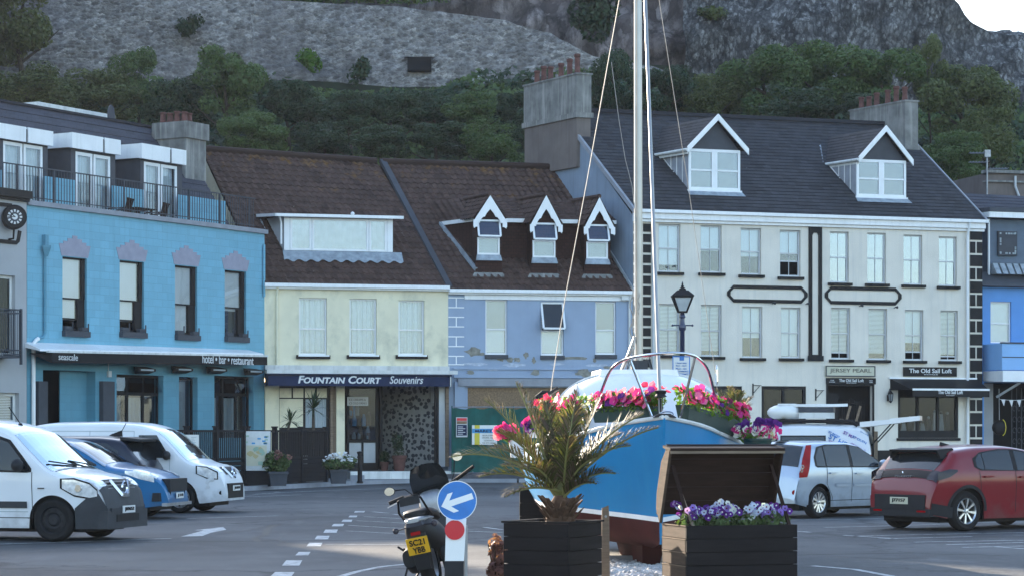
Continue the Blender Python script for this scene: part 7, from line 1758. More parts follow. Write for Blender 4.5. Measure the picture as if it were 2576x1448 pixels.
# --- silver hatchback on the right
FP = [(0,.40),(.03,.62),(.06,.80),(.12,.97),(.26,1.25),(.38,1.40),(.55,1.455),(1.0,1.475),(1.6,1.475),(2.05,1.42),(2.45,1.24),(2.9,.99),(3.08,.93),(3.5,.85),(3.72,.74),(3.86,.58),(3.92,.38)]
V = Car("silver_car", "silver blue hatchback with tall red tail lights behind the chest planter", "car", FP, 1.70, (.66,3.13), .305, .96, .17, 'car_silver', .21, (.5,.10), (.8,.24))
mb = V.shell(.14, .385, -.88, .88, .006); mb.build("rear_window", M['carglass'], V.T)
V.both("window_surround", 'black', [(.50,1.0),(.56,.97),(2.62,.955),(2.78,.97)], [(.50,1.16),(.66,1.36),(.95,1.405),(1.65,1.405),(2.0,1.36),(2.4,1.17),(2.78,.99)], .004)
for a, b, lo, up in ((.55,.82,[(.55,1.0),(.82,.99)],[(.55,1.17),(.70,1.34),(.82,1.36)]),(.86,1.60,[(.86,.99),(1.60,.98)],[(.86,1.36),(1.0,1.385),(1.60,1.385)]),(1.70,2.66,[(1.70,.98),(2.66,.975)],[(1.70,1.38),(2.0,1.34),(2.38,1.16),(2.66,1.0)])): V.both("side_window", 'carglass', lo, up, .008)
V.lamp("tail_light", 'red_lens', [(.045,.78),(.24,.79),(.40,1.18),(.50,1.385)], [(.045,.86),(.17,1.14),(.34,1.39),(.50,1.40)], .014)
for sg in (1,-1):
    mb = MB()
    for z, x in ((.92,.10),(.985,.13)): y = V.hw(x,z)+.02; mb.tube([(x+.035*math.cos(a),sg*y,z+.035*math.sin(a)) for a in [q*.7 for q in range(10)]], .010, 5)
    mb.build("lamp_ring", M['chrome'], V.T)
mb = V.shell(.0, .062, -1, 1, .02); V.both("rear_bumper", 'car_silver', [(.005,.42),(.05,.30),(.30,.26)], [(.005,.60),(.05,.66),(.30,.64)], .022); mb.build("bumper_top", M['car_silver'], V.T)
for sg in (1,-1): mb = MB(); x, z = .05, .50; mb.lathe([(.05,-.02),(.05,.03),(.001,.035)], (0,0,0), 'x', 14); o = mb.build("reflector", M['red_lens'], V.T); o.location = (.03, sg*(V.hw(.05,z)-.06), z); o.rotation_euler = (0,0,math.pi - sg*.6)
V.seams([(.86,.66,.86,.97),(.86,.66,1.06,.40),(1.06,.40,1.06,.34),(1.68,.30,1.66,.97),(2.58,.34,2.66,.95)], m='greyplastic', w=.014); V.seams([(1.0,.335,2.6,.335)], "sill_seam", 'greyplastic')
V.both("rubbing_strip", 'car_silver', [(1.14,.60),(1.62,.59)], [(1.10,.665),(1.62,.655)], .02); V.both("rubbing_strip", 'car_silver', [(1.72,.59),(2.5,.58)], [(1.72,.655),(2.5,.645)], .02)
V.handles([(1.02,.86),(1.86,.845)], 'car_silver'); V.mirrors(2.55, 1.0, 'car_silver'); V.wheel_set(6, 'alloy')
mb = MB(); mb.box(.40,.62,-.12,.12,1.462,1.478); mb.build("high_brake_light", M['black'], V.T)
V.plate(.02, .72, 'plate_w', front=False)
V.place((.66,-.75), (2053,1302), R(46))

# --- red hatchback at the right edge
RP = [(0,.45),(.02,.62),(.06,.78),(.10,.90),(.18,1.00),(.30,1.13),(.44,1.28),(.53,1.35),(.80,1.395),(1.2,1.425),(1.7,1.43),(2.2,1.38),(2.65,1.18),(2.95,1.01),(3.1,.96),(3.55,.89),(3.85,.76),(4.0,.58),(4.05,.42)]
V = Car("red_car", "dark red hatchback with black spoiler and pale rear plate", "car", RP, 1.76, (.70,3.24), .33, .97, .19, 'car_red', .20, (.6,.17), (.85,.24))
mb = V.shell(.205, .45, -.80, .80, .006, fshape=lambda u: (-.72-.12*u, .72+.12*u)); mb.build("rear_window", M['carglass'], V.T)
mb = MB(); mb.hexa([(.60,-.60,1.325),(.30,-.58,1.30),(.30,.58,1.30),(.60,.60,1.325),(.60,-.61,1.372),(.28,-.56,1.345),(.28,.56,1.345),(.60,.61,1.372)])
for sg in (1,-1): mb.hexa([(.62,sg*.56,1.22),(.34,sg*.56,1.20),(.34,sg*.61,1.20),(.62,sg*.64,1.22),(.62,sg*.54,1.365),(.29,sg*.52,1.338),(.29,sg*.57,1.338),(.62,sg*.61,1.365)][::sg])
mb.build("spoiler", M['black'], V.T)
V.both("window_surround", 'black', [(.86,1.06),(1.0,1.0),(2.7,.98),(2.86,.99)], [(.86,1.20),(1.05,1.30),(1.5,1.355),(1.9,1.35),(2.2,1.30),(2.6,1.11),(2.86,1.01)], .004)
for lo, up in (([(.92,1.06),(1.02,1.02),(1.08,1.02)],[(.92,1.18),(1.02,1.27),(1.08,1.28)]),([(1.10,1.02),(1.75,1.0)],[(1.10,1.29),(1.5,1.335),(1.75,1.335)]),([(1.85,1.0),(2.78,.995)],[(1.85,1.33),(2.18,1.28),(2.58,1.10),(2.78,1.01)])): V.both("side_window", 'carglass', lo, up, .008)
mb = MB(); V.shell(.095, .185, -.98, .98, .014, mb); mb.build("tail_band", M['black'], V.T)
for sg in (1,-1): mb = V.side([(.09,.84),(.30,.90),(.46,.99)],[(.09,.97),(.30,1.03),(.46,1.02)],sg,.016); V.shell(.085,.20,sg*.70,sg*.99,.02,mb); mb.build("tail_light", M['smoke_lens'], V.T)
mb = V.shell(.0, .024, -1, 1, .012); mb.build("bumper_top", M['car_red'], V.T); mb = MB(); mb.box(-.02,.03,-.60,.60,.36,.60); mb.build("plate_recess", M['blackplastic'], V.T)
mb = MB(); mb.box(-.02,.3,-.72,.72,.24,.37); mb.build("rear_diffuser", M['blackplastic'], V.T); V.both("lower_trim", 'blackplastic', [(.01,.28),(.38,.22)], [(.01,.47),(.38,.40)], .014)
for sg in (1,-1): mb = MB(); mb.box(-.028,-.02,sg*.52-.1,sg*.52+.1,.315,.345); mb.build("rear_reflector", M['red_lens'], V.T)
V.plate(-.02, .50, 'plate_c', .42, .115, "J77157", front=False)
mb = MB(); mb.ball((.055,0,.96), .02, 8, 0, (.5,1,1.6)); mb.build("badge", M['chrome'], V.T)
mb = MB(); Mx = Matrix(((0,1,0,0),(-1,0,0,0),(0,0,1,0),(0,0,0,1)))
text_part("lettering", "PEUGEOT", -.20, .885, .40, .035, -.085+.0, M['galv'], V.T, M4=Matrix(((0,1,0,.165),(-1,0,0,0),(0,0,1,0),(0,0,0,1))))
ra = V.ra
for xw in V.wheels:
    for sg in (1,-1):
        ar_ = MB(); n = 20
        def AP(u, v): rr = ra-.002+.057*v; x = xw+rr*math.cos(math.pi*u); z = V.rw+rr*math.sin(math.pi*u); return (x, sg*(V.hw(x,z)+.014), z)
        ar_.grid(AP, n, 2); ar_.build("arch_trim", M['blackplastic'], V.T)
V.seams([(1.0,.60,.96,1.0),(1.0,.60,1.12,.40),(1.82,.30,1.80,1.0),(2.72,.34,2.75,.98)], w=.012); V.handles([(1.15,.90),(1.98,.885)], 'car_red'); V.mirrors(2.62, 1.02, 'black'); V.wheel_set(8, 'alloy')
mb = MB(); mb.bar((.36,.18,1.10),(.34,-.02,1.10), .05, .04); mb.bar((.36,.02,1.12),(.52,-.42,1.2), .02); mb.build("rear_wiper", M['black'], V.T)
mb = MB(); mb.hexa([(1.15,-.03,1.415),(.92,-.03,1.40),(.92,.03,1.40),(1.15,.03,1.415),(1.1,-.01,1.43),(.92,-.01,1.47),(.92,.01,1.47),(1.1,.01,1.43)]); mb.build("fin_aerial", M['black'], V.T)
V.place((.70,-.77), (2423,1334), R(34))

# --- white surf van with roof load, open tailgate
SP = [(0,.42),(.02,.9),(.06,1.35),(.14,1.66),(.3,1.77),(.7,1.81),(1.6,1.83),(2.2,1.80),(2.6,1.70),(2.95,1.42),(3.25,1.15),(3.45,1.05),(3.8,.96),(4.0,.84),(4.1,.62),(4.14,.42)]
V = Car("surf_van", "white van with loaded roof rack, lettered sticker and tailgate raised", "van", SP, 1.80, (.75,3.40), .32, 1.10, .12, 'car_white', .2, (.3,.05), (.8,.22))
for lo, up in (([(.98,1.22),(2.0,1.22)],[(1.06,1.54),(2.0,1.54)]),([(2.12,1.22),(2.86,1.2)],[(2.12,1.54),(2.5,1.52),(2.86,1.24)])): V.both("window_surround", 'black', [(a-.03 if i == 0 else a+.03, b-.03) for i, (a, b) in enumerate(lo)], [(up[0][0]-.03, up[0][1]+.03)]+[(a+.03, b+.03) for a, b in up[1:]], .004); V.both("side_window", 'carglass', lo, up, .008)
mb = V.shell(2.63, 3.3, -.9, .9, .006); mb.build("windscreen", M['carglass'], V.T)
V.seams([(2.06,.4,2.06,1.68),(.86,1.15,.86,1.62),(.86,1.15,1.0,.7)], m='greyblind')
zr = 1.80
for sg in (1,-1): mb = MB(); mb.tube([(.35,sg*.66,zr-.02),(.5,sg*.66,zr+.08),(2.3,sg*.64,zr+.09),(2.55,sg*.63,zr-.03)], .04, 7); mb.build("roof_rail", M['black'], V.T)
for x in (.8, 2.0): mb = MB(); mb.box(x-.05,x+.05,-.66,.66,zr+.10,zr+.14); mb.build("rack_bar", M['black'], V.T)
# the open rear and its raised tailgate
mb = MB(); mb.box(-.012,.02,-.70,.70,.6,1.66); mb.build("boot_opening", M['black'], V.T)
mb = MB(); tg = [Vector((.30,0,1.745)), Vector((-.35,0,1.82)), Vector((-1.0,0,1.90))]
for k in range(2):
    a, b = tg[k], tg[k+1]; wa, wb = (.70,.74) if k == 0 else (.74,.66); mb.hexa([(a.x,-wa,a.z),(b.x,-wb,b.z),(b.x,wb,b.z),(a.x,wa,a.z),(a.x,-wa,a.z+.12),(b.x,-wb,b.z+.10),(b.x,wb,b.z+.10),(a.x,wa,a.z+.12)])
TG = mb.build("tailgate", M['car_white'], V.T); mb = MB(); mb.box(-.75,-.2,-.55,.55,1.845,1.862); mb.build("tailgate_glass", M['carglass'], TG).rotation_euler = (0,0,0)
for sg in (1,-1): mb = MB(); mb.tube([(.05,sg*.68,1.35),(-.40,sg*.66,1.85)], .015, 5); mb.build("gas_strut", M['black'], V.T)
for sg in (1,-1): mb = V.side([(.03,.75),(.14,.75)],[(.03,1.15),(.14,1.15)],sg,.012); mb.build("tail_light", M['red_lens'], V.T)
# lettered sticker: parish names across the rear quarter (near side is the left one)
stk = MB(); V.side([(.10,.80),(.98,.80)], [(.10,1.55),(.25,1.68),(.98,1.70)], 1, .006, stk); so = stk.build("sticker", mat("sticker_white", (.62,.65,.72), .4, .04, 3), V.T)
rnd = random.Random(12)
for k, (s_, x, z, w, h) in enumerate((("ST HELIER",.98,1.51,.74,.115),("ST MARTIN",.66,1.61,.48,.075),("ST JOHN",1.0,1.37,.40,.08),("ST MARY",.98,1.44,.36,.05),("ST OUEN",.46,1.53,.34,.055),("GROUVILLE",.5,1.37,.36,.055),("ST PETER",.98,1.63,.28,.05),("ST BRELADE",.66,1.29,.38,.05),("TRINITY",.30,1.62,.2,.05),("ST CLEMENT",.42,1.25,.3,.045),("ST SAVIOUR",.95,1.27,.36,.055))):
    ang = R(-28); ca, sa = math.cos(ang), math.sin(ang); yy = V.hw(x, z)+.016
    Mx = Matrix(((-ca, 0, sa, x), (0, -1, 0, V.hw(x-.2, z)+.010), (sa, 0, ca, z), (0,0,0,1)))
    text_part("lettering", s_, 0, 0, w, h, -.0, M['sign_blue'] if k % 2 == 0 else M['violet'], so, bold=.02, M4=Mx)
V.mirrors(2.9, 1.15, 'car_white'); V.wheel_set(steel=True, rim='blackplastic')
V.place((.0,.80), (2196,1274), R(180-12))
rz = V.T.rotation_euler.z; vl = V.T.location.copy(); RM = Matrix.Translation(vl) @ Matrix.Rotation(rz, 4, 'Z')
def on_van(name, label, cat, lx, ly, lz, build, rz2=0):
    t = thing(name, label, cat, RM @ Vector((lx, ly, lz)), rz+rz2); build(t); return t
def bx_(t):
    m = MB(); m.ball((0,0,.14), .40, 18, 0, (1.1,.85,.48)); m.v = [(v[0], v[1], max(0, v[2])) for v in m.v]; m.build("shell", M['gelcoat'], t, smooth=True)
    m = MB(); m.box(-.20,.18,-.2,.2,.30,.335); m.build("lid", M['white'], t); m = MB(); m.box(-.2,-.1,-.31,-.302,.1,.16); m.build("latch", M['greyplastic'], t)
on_van("roof_box", "rounded white box strapped to the surf van's roof rack", "box", 1.95, .2, zr+.14, bx_)
def bd_(t):
    m = MB(); n = 14; top = []; 
    for k in range(n+1): f = k/n; top.append((-.65+1.3*f, .26*math.sin(math.pi*(.06+.88*f))**.6))
    m.prism([(x,-w,0.03*(x)**2) for x, w in top]+[(x,w,.03*x**2) for x, w in top[::-1]], (0,0,.06)); m.build("deck", M['white'], t)
    m = MB(); m.prism([(.5,-.01,0),(.62,-.01,0),(.66,-.01,-.12)], (0,.02,0)); m.build("fin", M['greyplastic'], t)
on_van("surfboard", "white bodyboard lying highest on the surf van's roof load", "surfboard", 1.25, .25, zr+.40, bd_)
def cr_(t):
    m = MB(); m.box(-.40,.35,-.25,.25,0,.13); m.build("base_tray", M['offwhite'], t); m = MB(); m.box(-.41,.36,-.26,.26,.135,.25); m.build("top_tray", M['anthracite'], t)
on_van("roof_tray", "grey and white tray under the bodyboard on the van roof", "tray", 1.3, .25, zr+.145, cr_)
for k, x in enumerate((.62, .40)):
    def st_(t):
        m = MB(); m.bar((0,0,0),(-.10,0,.36), .05, .05); m.build("upright", M['woodraw'], t); m = MB(); m.box(-.05,.05,-.05,.05,-.01,.02); m.build("foot", M['black'], t)
    on_van("rack_stake", ("pale upright stake on the van roof, nearer the roof load", "pale upright stake on the van roof, nearer the raised tailgate")[k], "stake", x, .45, zr+.06, st_)
# ------------------------------------------------------------------ the island with the boat
gi = MB(); pts = []
for k in range(40): a = 2*math.pi*k/40; pts.append((1.45+1.35*math.cos(a), 28.6+4.2*math.sin(a), .012))
gi.poly(pts); tag(gi.build("gravel_bed", mat("gravel", (.23,.23,.225), .9, .5, 22, .8, 30)), kind="structure")
gv = MB(); rnd = random.Random(14)
for _ in range(1500):
    a = rnd.uniform(0, 6.28); r = math.sqrt(rnd.random()); x, y = 1.35+1.0*r*math.cos(a), 27.1+2.3*r*math.sin(a); s = rnd.uniform(.02,.055)
    i0 = len(gv.v); gv.ball((0,0,0), s, 6, 0, (1,rnd.uniform(.6,1),rnd.uniform(.5,.8)))
    for i in range(i0, len(gv.v)): v = Vector(gv.v[i])*rnd.uniform(.8,1.15); gv.v[i] = (v.x+x, v.y+y, v.z+.02+s*.4)
tag(gv.build("gravel", M['pebble']), "loose white and grey stones around the boat keel", "gravel", kind="stuff")

# ---- boat
BT = thing("sailing_boat", "blue sailing boat with red bottom and white cabin, filled with flowers", "boat", (1.725, 27.0, 0), R(2.2))
LBt = 7.0
bg_ = pchip([(0,.012),(.35,.22),(.7,.43),(1.4,.80),(2,1.06),(3,1.32),(4,1.40),(5.5,1.34),(7.0,1.1)]); bw_ = pchip([(0,.02),(.6,.28),(1.3,.64),(2.5,1.17),(3.5,1.27),(5,1.26),(7.0,.95)])
zg_ = pchip([(0,1.79),(.7,1.72),(2,1.53),(4,1.40),(7,1.42)]); zw_ = pchip([(0,.60),(3,.70),(7,.72)]); zk_ = pchip([(0,.34),(1,.26),(3,.22),(7,.40)])
def rake(z, y): return max(0, 1.79-z)*.30*max(0, 1-y/2.2)
def hull_pt(y, t, sg):
    g, w, zg, zw, zk = bg_(y), bw_(y), zg_(y), zw_(y), zk_(y)
    prof = [(0,(g,zg)), (.14,(g*.93+w*.10+.01*min(1,y),zg-(zg-zw)*.25)), (.28,(g*.62+w*.42,zg-(zg-zw)*.5)), (.42,(g*.30+w*.72,zg-(zg-zw)*.76)), (.56,(w,zw+.055)), (.60,(w*.985,zw)), (.75,(w*.86,zw-(zw-zk)*.45)), (.88,(w*.52,zw-(zw-zk)*.8)), (1,(0.012,zk))]
    for (a, p), (b, q) in zip(prof, prof[1:]):
        if t <= b+1e-9: f = (t-a)/(b-a); hb, z = p[0]+(q[0]-p[0])*f, p[1]+(q[1]-p[1])*f; break
    return (sg*hb, y+rake(z, y), z)
TT = [0,.035,.07,.14,.21,.28,.35,.42,.49,.56,.60,.66,.75,.82,.88,.94,1]
hb = MB(); ys = [LBt*(k/44)**1.25 for k in range(45)]
for sg in (-1, 1):
    i0 = len(hb.v)
    for y in ys: hb.v += [hull_pt(y, t, sg) for t in TT]
    n = len(TT)
    for a in range(44):
        for b in range(n-1):
            p = i0+a*n+b; q = (p, p+n, p+n+1, p+1); hb.f.append(q if sg < 0 else q[::-1]); hb.m.append(0 if TT[b] < .56 else (1 if TT[b] < .60 else 2))
hb.poly([hull_pt(0, t, -1) for t in TT]+[hull_pt(0, t, 1) for t in TT[::-1]], 0)
hb.poly([hull_pt(LBt, t, -1) for t in TT]+[hull_pt(LBt, t, 1) for t in TT[::-1]], 0)
hull = hb.build("hull", [M['hull_blue'], M['white'], M['hull_red']], BT, smooth=50)
kf = MB(); kf.hexa([(-.10,1.6,0.02),(.10,1.6,.02),(.12,4.6,.02),(-.12,4.6,.02),(-.14,1.2,.36),(.14,1.2,.36),(.2,5,.40),(-.2,5,.40)]); kf.build("keel", M['hull_red'], BT)
dk = MB()
for a, b in zip(ys, ys[1:]): dk.quad((-bg_(a)+.01,a,zg_(a)-.02),(bg_(a)-.01,a,zg_(a)-.02),(bg_(b)-.01,b,zg_(b)-.02),(-bg_(b)+.01,b,zg_(b)-.02))
dk.build("deck", M['gelcoat'], BT)
for sg in (-1, 1): tr = MB(); tr.tube([(sg*(bg_(y)+.004), y, zg_(y)+.01) for y in ys[::2]], .026, 7); tr.build("toe_rail", M['offwhite'], BT, smooth=True)
hl_ = MB(); hl_.tube([(-1*(bw_(y)*.72+bg_(y)*.30+.006), y+rake(1.1,y), zg_(y)-(zg_(y)-zw_(y))*.70) for y in [.02,.1,.2]], .004, 4)
def cab(y, a, off=0):                                   # a from 0 (left foot) to 1 (right foot)
    f = sstep(1.55, 3.1, y); fr = .55+.45*sstep(1.4, 2.8, y); hw = 1.16*fr*(1-.08*sstep(4,5.6,y)); zb = zg_(y)+.01; h = (2.36-zb)*f+.02
    an = math.pi*(1-a); c, s_ = math.cos(an), math.sin(an); c = math.copysign(abs(c)**.72, c); s_ = s_**.80
    return Vector((c*(hw+off), y-.02*off, zb+s_*(h+off)))
cb = MB(); cb.grid(lambda u, v: cab(1.6+4.0*u**1.2, v), 26, 26); cb.poly([cab(5.6, k/26) for k in range(27)]); CB = cb.build("cabin", M['gelcoat'], BT, smooth=55)
hc = MB(); hc.hexa([(-.52,3.0,2.30),(.50,3.0,2.30),(.50,4.6,2.30),(-.52,4.6,2.30),(-.49,3.02,2.42),(.47,3.02,2.42),(.47,4.6,2.43),(-.49,4.6,2.43)]); hc.build("cabin_hatch", M['white'], BT)
for (y0, y1, a0, a1) in ((2.35,3.1,.17,.30),(2.35,3.1,.70,.82)):
    w = MB(); w.grid(lambda u, v: cab(y0+(y1-y0)*u, a0+(a1-a0)*(.2+.6*v if u < .05 else v), .012), 8, 8); w.build("cabin_window", M['windowgrey'], CB)
mo = MB(); mo.tube([cab(3.12, .04+.92*k/24, .012) for k in range(25)], .018, 6); mo.build("cabin_moulding", M['offwhite'], CB, smooth=True)
fh = MB(); fh.box(-.22,.22,2.0,2.42,cab(2.2,.5).z-.03,cab(2.2,.5).z+.05); fh.build("fore_hatch", M['white'], BT)
inv = BT.matrix_basis.inverted() if False else (Matrix.Translation(Vector((1.725,27,0))) @ Matrix.Rotation(R(2.2),4,'Z')).inverted()
def B_(x, y, Y): return inv @ W(x, y, Y)
mf = B_(1607.5, 912, 30.3); mt = Vector((mf.x-.02, mf.y+.05, 10.2))
ma = MB(); ma.tube([mf-Vector((0,0,.1)), mt], .047, 16); ma.build("mast", M['alu'], BT, smooth=True)
mp_ = MB(); mp_.box(mf.x-.10,mf.x+.10,mf.y-.1,mf.y+.1,mf.z-.12,mf.z+.03); 
for k in range(10): a = rnd.uniform(0,6.28); mp_.tube([mf+Vector((.06*math.cos(a),.06*math.sin(a),-.02)), mf+Vector((.13*math.cos(a),.13*math.sin(a),rnd.uniform(.0,.12))), mf+Vector((.17*math.cos(a),.17*math.sin(a),-.08))], .006, 4)
mp_.build("mast_step", M['greyplastic'], BT)
mtk = MB(); mtk.tube([mf+Vector((-.058,-.02,.0)), mf+Vector((-.058,-.02,6))], .010, 5); mtk.build("mast_track", M['offwhite'], BT)
fs0 = B_(1661, 1040, 27.2); fs = MB(); fs.tube([fs0, Vector((mt.x, mt.y-.08, 9.7))], .021, 10); fs.build("forestay_tube", M['alu'], BT, smooth=True)
fd = MB(); c = B_(1661, 988, 27.2); fd.lathe([(.02,-.05),(.075,-.04),(.05,-.01),(.075,.03),(.02,.04)], c, n=16); fd.tube([c+Vector((0,0,-.06)), fs0-Vector((0,0,.10))], .014, 6); fd.build("furling_drum", M['blackplastic'], BT)
for nm, pts, r in (("left_shroud",[B_(1383,1003,31),B_(1389,952,31),B_(1422,746,30.9),B_(1474,469,30.7),B_(1557.5,0,30.4),Vector((mt.x-.02,mt.y,9.6))],.0065),("right_shroud",[B_(1806,1000,31),B_(1801,952,31),B_(1731,469,30.8),B_(1657.6,0,30.5),Vector((mt.x+.02,mt.y,9.6))],.0045),("slack_halyard",[B_(1537.5,157,30.3),B_(1556,300,30.2),B_(1572,400,30.2),B_(1589,467,30.2),B_(1600,560,30.2)],.0045)):
    m = MB(); m.tube(pts, r, 5); m.build(nm, M['rope'], BT)
m = MB(); q = B_(1802, 940, 31); m.lathe([(.005,-.14),(.022,-.10),(.022,.06),(.005,.12)], q, n=8); m.build("rigging_screw", M['chrome'], BT)
m = MB(); m.tube([B_(1597,846,30.3), B_(1581,890,30.3), B_(1562,934,30.4)], .024, 8); m.build("boom_strut", M['alu'], BT)
for k, (x0, x1, ya, yb) in enumerate(((1588,1603,720,850),(1606,1614,735,790),(1592,1602,760,905))):
    m = MB(); n = 10; m.tube([B_(x0+(x1-x0)*math.sin(j*1.3)*.3, ya+(yb-ya)*j/n, 30.18) for j in range(n+1)], .008, 5); m.build("coiled_rope", M['rope'], BT)
pt = MB(); arch = [B_(1487,1030,28.2),B_(1506,998,28.1),B_(1526,948,27.9),B_(1541,923,27.7),B_(1566,906,27.5),B_(1597.6,896.5,27.25),B_(1650,889,27.0),B_(1708,887,26.95),B_(1738,892,27.1),B_(1757,901,27.3),B_(1777,924,27.6),B_(1789,958,27.9),B_(1803,1020,28.2),B_(1817,1083,28.5)]
sm = []
for k in range(len(arch)-1):
    p0, p1, p2, p3 = arch[max(0,k-1)], arch[k], arch[k+1], arch[min(len(arch)-1,k+2)]
    for j in range(4): t = j/4; sm.append(.5*((2*p1)+(p2-p0)*t+(2*p0-5*p1+4*p2-p3)*t*t+(3*p1-p0-3*p2+p3)*t**3))
sm.append(arch[-1]); pt.tube(sm, .017, 9); pt.tube([B_(1584,903,27.3), B_(1641,1050,27.25)], .015, 8); pt.tube([B_(1747.6,898,27.2), B_(1710,1050,27.3)], .016, 8)
pt.build("pulpit_rail", M['chrome'], BT, smooth=True)
bf_ = MB(); c = B_(1678, 1040, 27.05); bf_.tube([c+Vector((.07*math.cos(a), -.0, .028*math.sin(a))) for a in [2*math.pi*k/20 for k in range(21)]], .009, 6); bf_.build("bow_roller", M['chrome'], BT); bf_ = MB(); bf_.hexa([(-.12,.03,1.80),(.14,.03,1.80),(.16,.4,1.78),(-.14,.4,1.78),(-.06,.0,1.84),(.07,.0,1.84),(.12,.4,1.82),(-.12,.4,1.82)]); bf_.build("stem_fitting", M['greyplastic'], BT)
dl = MB(); c = B_(1364, 1005, 30.2); dl.box(c.x-.06,c.x+.07,c.y-.06,c.y+.06,c.z-.10,c.z+.06); dl.tube([c+Vector((-.08,0,.03)),c+Vector((0,-.02,.10)),c+Vector((.10,0,.09)),c+Vector((.2,0,.15))], .025, 7); dl.tube([c+Vector((0,0,-.5)),c+Vector((0,0,-.1))], .02, 6); dl.build("navigation_lamp", M['blackplastic'], BT)

# ---- flowers on the boat
def trough(name, label, a, b, h, w, tubm, cols, nb, seed, up=.30, leafn=700, r=(.042,.062), bright=False):
    """a, b: world ends of the trough's bottom"""
    d = b-a; L = Vector((d.x, d.y)).length; t = thing(name, label, "flower trough", a, math.atan2(d.y, d.x)); dz = d.z
    m = MB(); e = .03; m.hexa([(e,-w/2+e,0),(L-e,-w/2+e,dz),(L-e,w/2-e,dz),(e,w/2-e,0),(0,-w/2,h),(L,-w/2,dz+h),(L,w/2,dz+h),(0,w/2,h)]); m.build("trough", M[tubm], t)
    rn = random.Random(seed); l = MB()
    for _ in range(leafn):
        f = rn.random(); p = Vector((f*L, rn.uniform(-.5,.5)*w*1.3, h+dz*f+rn.uniform(-.04,up*.75))); nr = Vector((rn.gauss(0,.6),rn.gauss(-.3,.6),rn.gauss(.6,.4))).normalized(); tt = nr.cross(Vector((rn.random()-.5,.3,rn.random()-.5))).normalized(); bb = nr.cross(tt); q = rn.uniform(.018,.045)
        l.quad(p-tt*q, p+bb*q*.6, p+tt*q, p-bb*q*.6)
    l.build("foliage", M['leaf_plant'], t)
    f_ = MB()
    for _ in range(nb):
        f = rn.random(); side = rn.choice((-1,-1,-.3,.6)); p = (f*L, side*w*.62+rn.uniform(-.04,.04), h+dz*f+up*rn.uniform(.2,1.0)*(1-.25*abs(side))); u = f*3+rn.gauss(0,.6); bloom(f_, p, rn.uniform(*r), int(u*len(cols)/3) % len(cols), (rn.gauss(0,.4), -.8, .5), rn)
    tag(f_.build("blooms", [M[c] for c in cols], t), kind="stuff"); return t
trough("flower_trough", "green trough of magenta and red petunias on the boat's left bow", W(1500,1062,28.2), W(1655,1056,27.35), .16, .17, 'tub', ['magenta','pink','magenta','purple','pink','crimson'], 84, 5, .22, 1100)
trough("flower_trough", "green trough of magenta and purple petunias on the boat's right bow", W(1716,1058,27.5), W(1868,1104,29.2), .19, .18, 'tub', ['magenta','pink','purple','magenta','crimson','wine'], 110, 6, .28, 1300)
trough("flower_trough", "trough of orange red petunias behind the palm on the boat's left side", W(1366,1075,29.8), W(1470,1065,28.7), .16, .18, 'tub', ['crimson','pink','crimson','magenta','petalwhite'], 60, 8, .24)
gt = thing("geranium_pot", "pot of coral red geraniums at the foot of the forestay", "pot plant", W(1645,1042,27.75))
m = MB(); m.lathe([(.07,0),(.10,.14),(.105,.16),(.08,.14)], n=14); m.build("pot", M['tub'], gt); f = MB(); rn = random.Random(3)
for _ in range(26): bloom(f, (rn.gauss(0,.09), rn.gauss(0,.05), .27+rn.gauss(0,.05)), .045, rn.choice((0,0,1)), rnd=rn)
tag(f.build("blooms", [M['crimson'], M['pink']], gt), kind="stuff"); l = MB(); leaf_cloud(l, [((0,0,.16),(.14,.1,.07))], 140, .035, rnd=rn)
for _ in range(14): x = rn.gauss(0,.07); l.tube([(x*.3,0,.1),(x,0,.26)], .004, 4)
l.build("foliage", M['leaf_plant'], gt)
def hang_pot(label, x, y0, y1, Y, wpx, tubm, cols, nb, fx0, fx1, fy0, fy1, seed):
    p = W(x, y1, Y); w = wpx/F*Y/2; h = (y1-y0)/F*Y; t = thing("hanging_pot", label, "pot plant", p); m = MB(); m.lathe([(w*.75,0),(w,h*.85),(w*1.06,h*.86),(w*1.06,h),(w*.9,h),(.01,h*.9)], n=18); m.build("pot", M[tubm], t, smooth=40)
    rn = random.Random(seed); f = MB(); l = MB(); ax = (fx1-fx0)/F*Y/2; az = (fy1-fy0)/F*Y/2; cx = ((fx0+fx1)/2-x)/F*Y; cz = (y1-(fy0+fy1)/2)/F*Y
    leaf_cloud(l, [((cx+rn.uniform(-.5,.5)*ax,0,cz-az*.4),(ax*.6,.14,az*.7)) for _ in range(3)], 300, .04, rnd=rn); l.build("foliage", M['leaf_plant'], t)
    for _ in range(nb): a = rn.uniform(0,6.28); q = math.sqrt(rn.random()); u = math.cos(a)*q; v = math.sin(a)*q; bloom(f, (cx+u*ax, -.12*(1-q)-.05, cz+v*az), rn.uniform(.04,.058), (0 if v > .25 else (1 if rn.random() < .7 else 2)) if len(cols) == 3 else rn.randrange(len(cols)), (rn.gauss(0,.4),-.9,.4), rn)
    tag(f.build("blooms", [M[c] for c in cols], t), kind="stuff")
    m = MB(); m.tube([(0,0,h),(0,.12,h+.05),(-.12 if x > 1600 else .12,.2,h+.02)], .01, 5); m.build("hook", M['black'], t); return t
hang_pot("green pot of purple and white petunias hung outside the boat's right rail", 1905, 1101, 1134, 28.7, 74, 'tub', ['purple','petalwhite','magenta'], 75, 1846, 1972, 1056, 1106, 4)
hang_pot("white pot of bright magenta petunias hung outside the boat's left rail", 1300, 1098, 1150, 29.2, 42, 'white', ['magenta','pink','crimson'], 34, 1244, 1300, 1064, 1104, 5)
hang_pot("small white pot of violet petunias on the boat's left deck", 1342, 1074, 1100, 29.6, 34, 'white', ['magenta','purple','violet'], 34, 1316, 1366, 1050, 1082, 6)

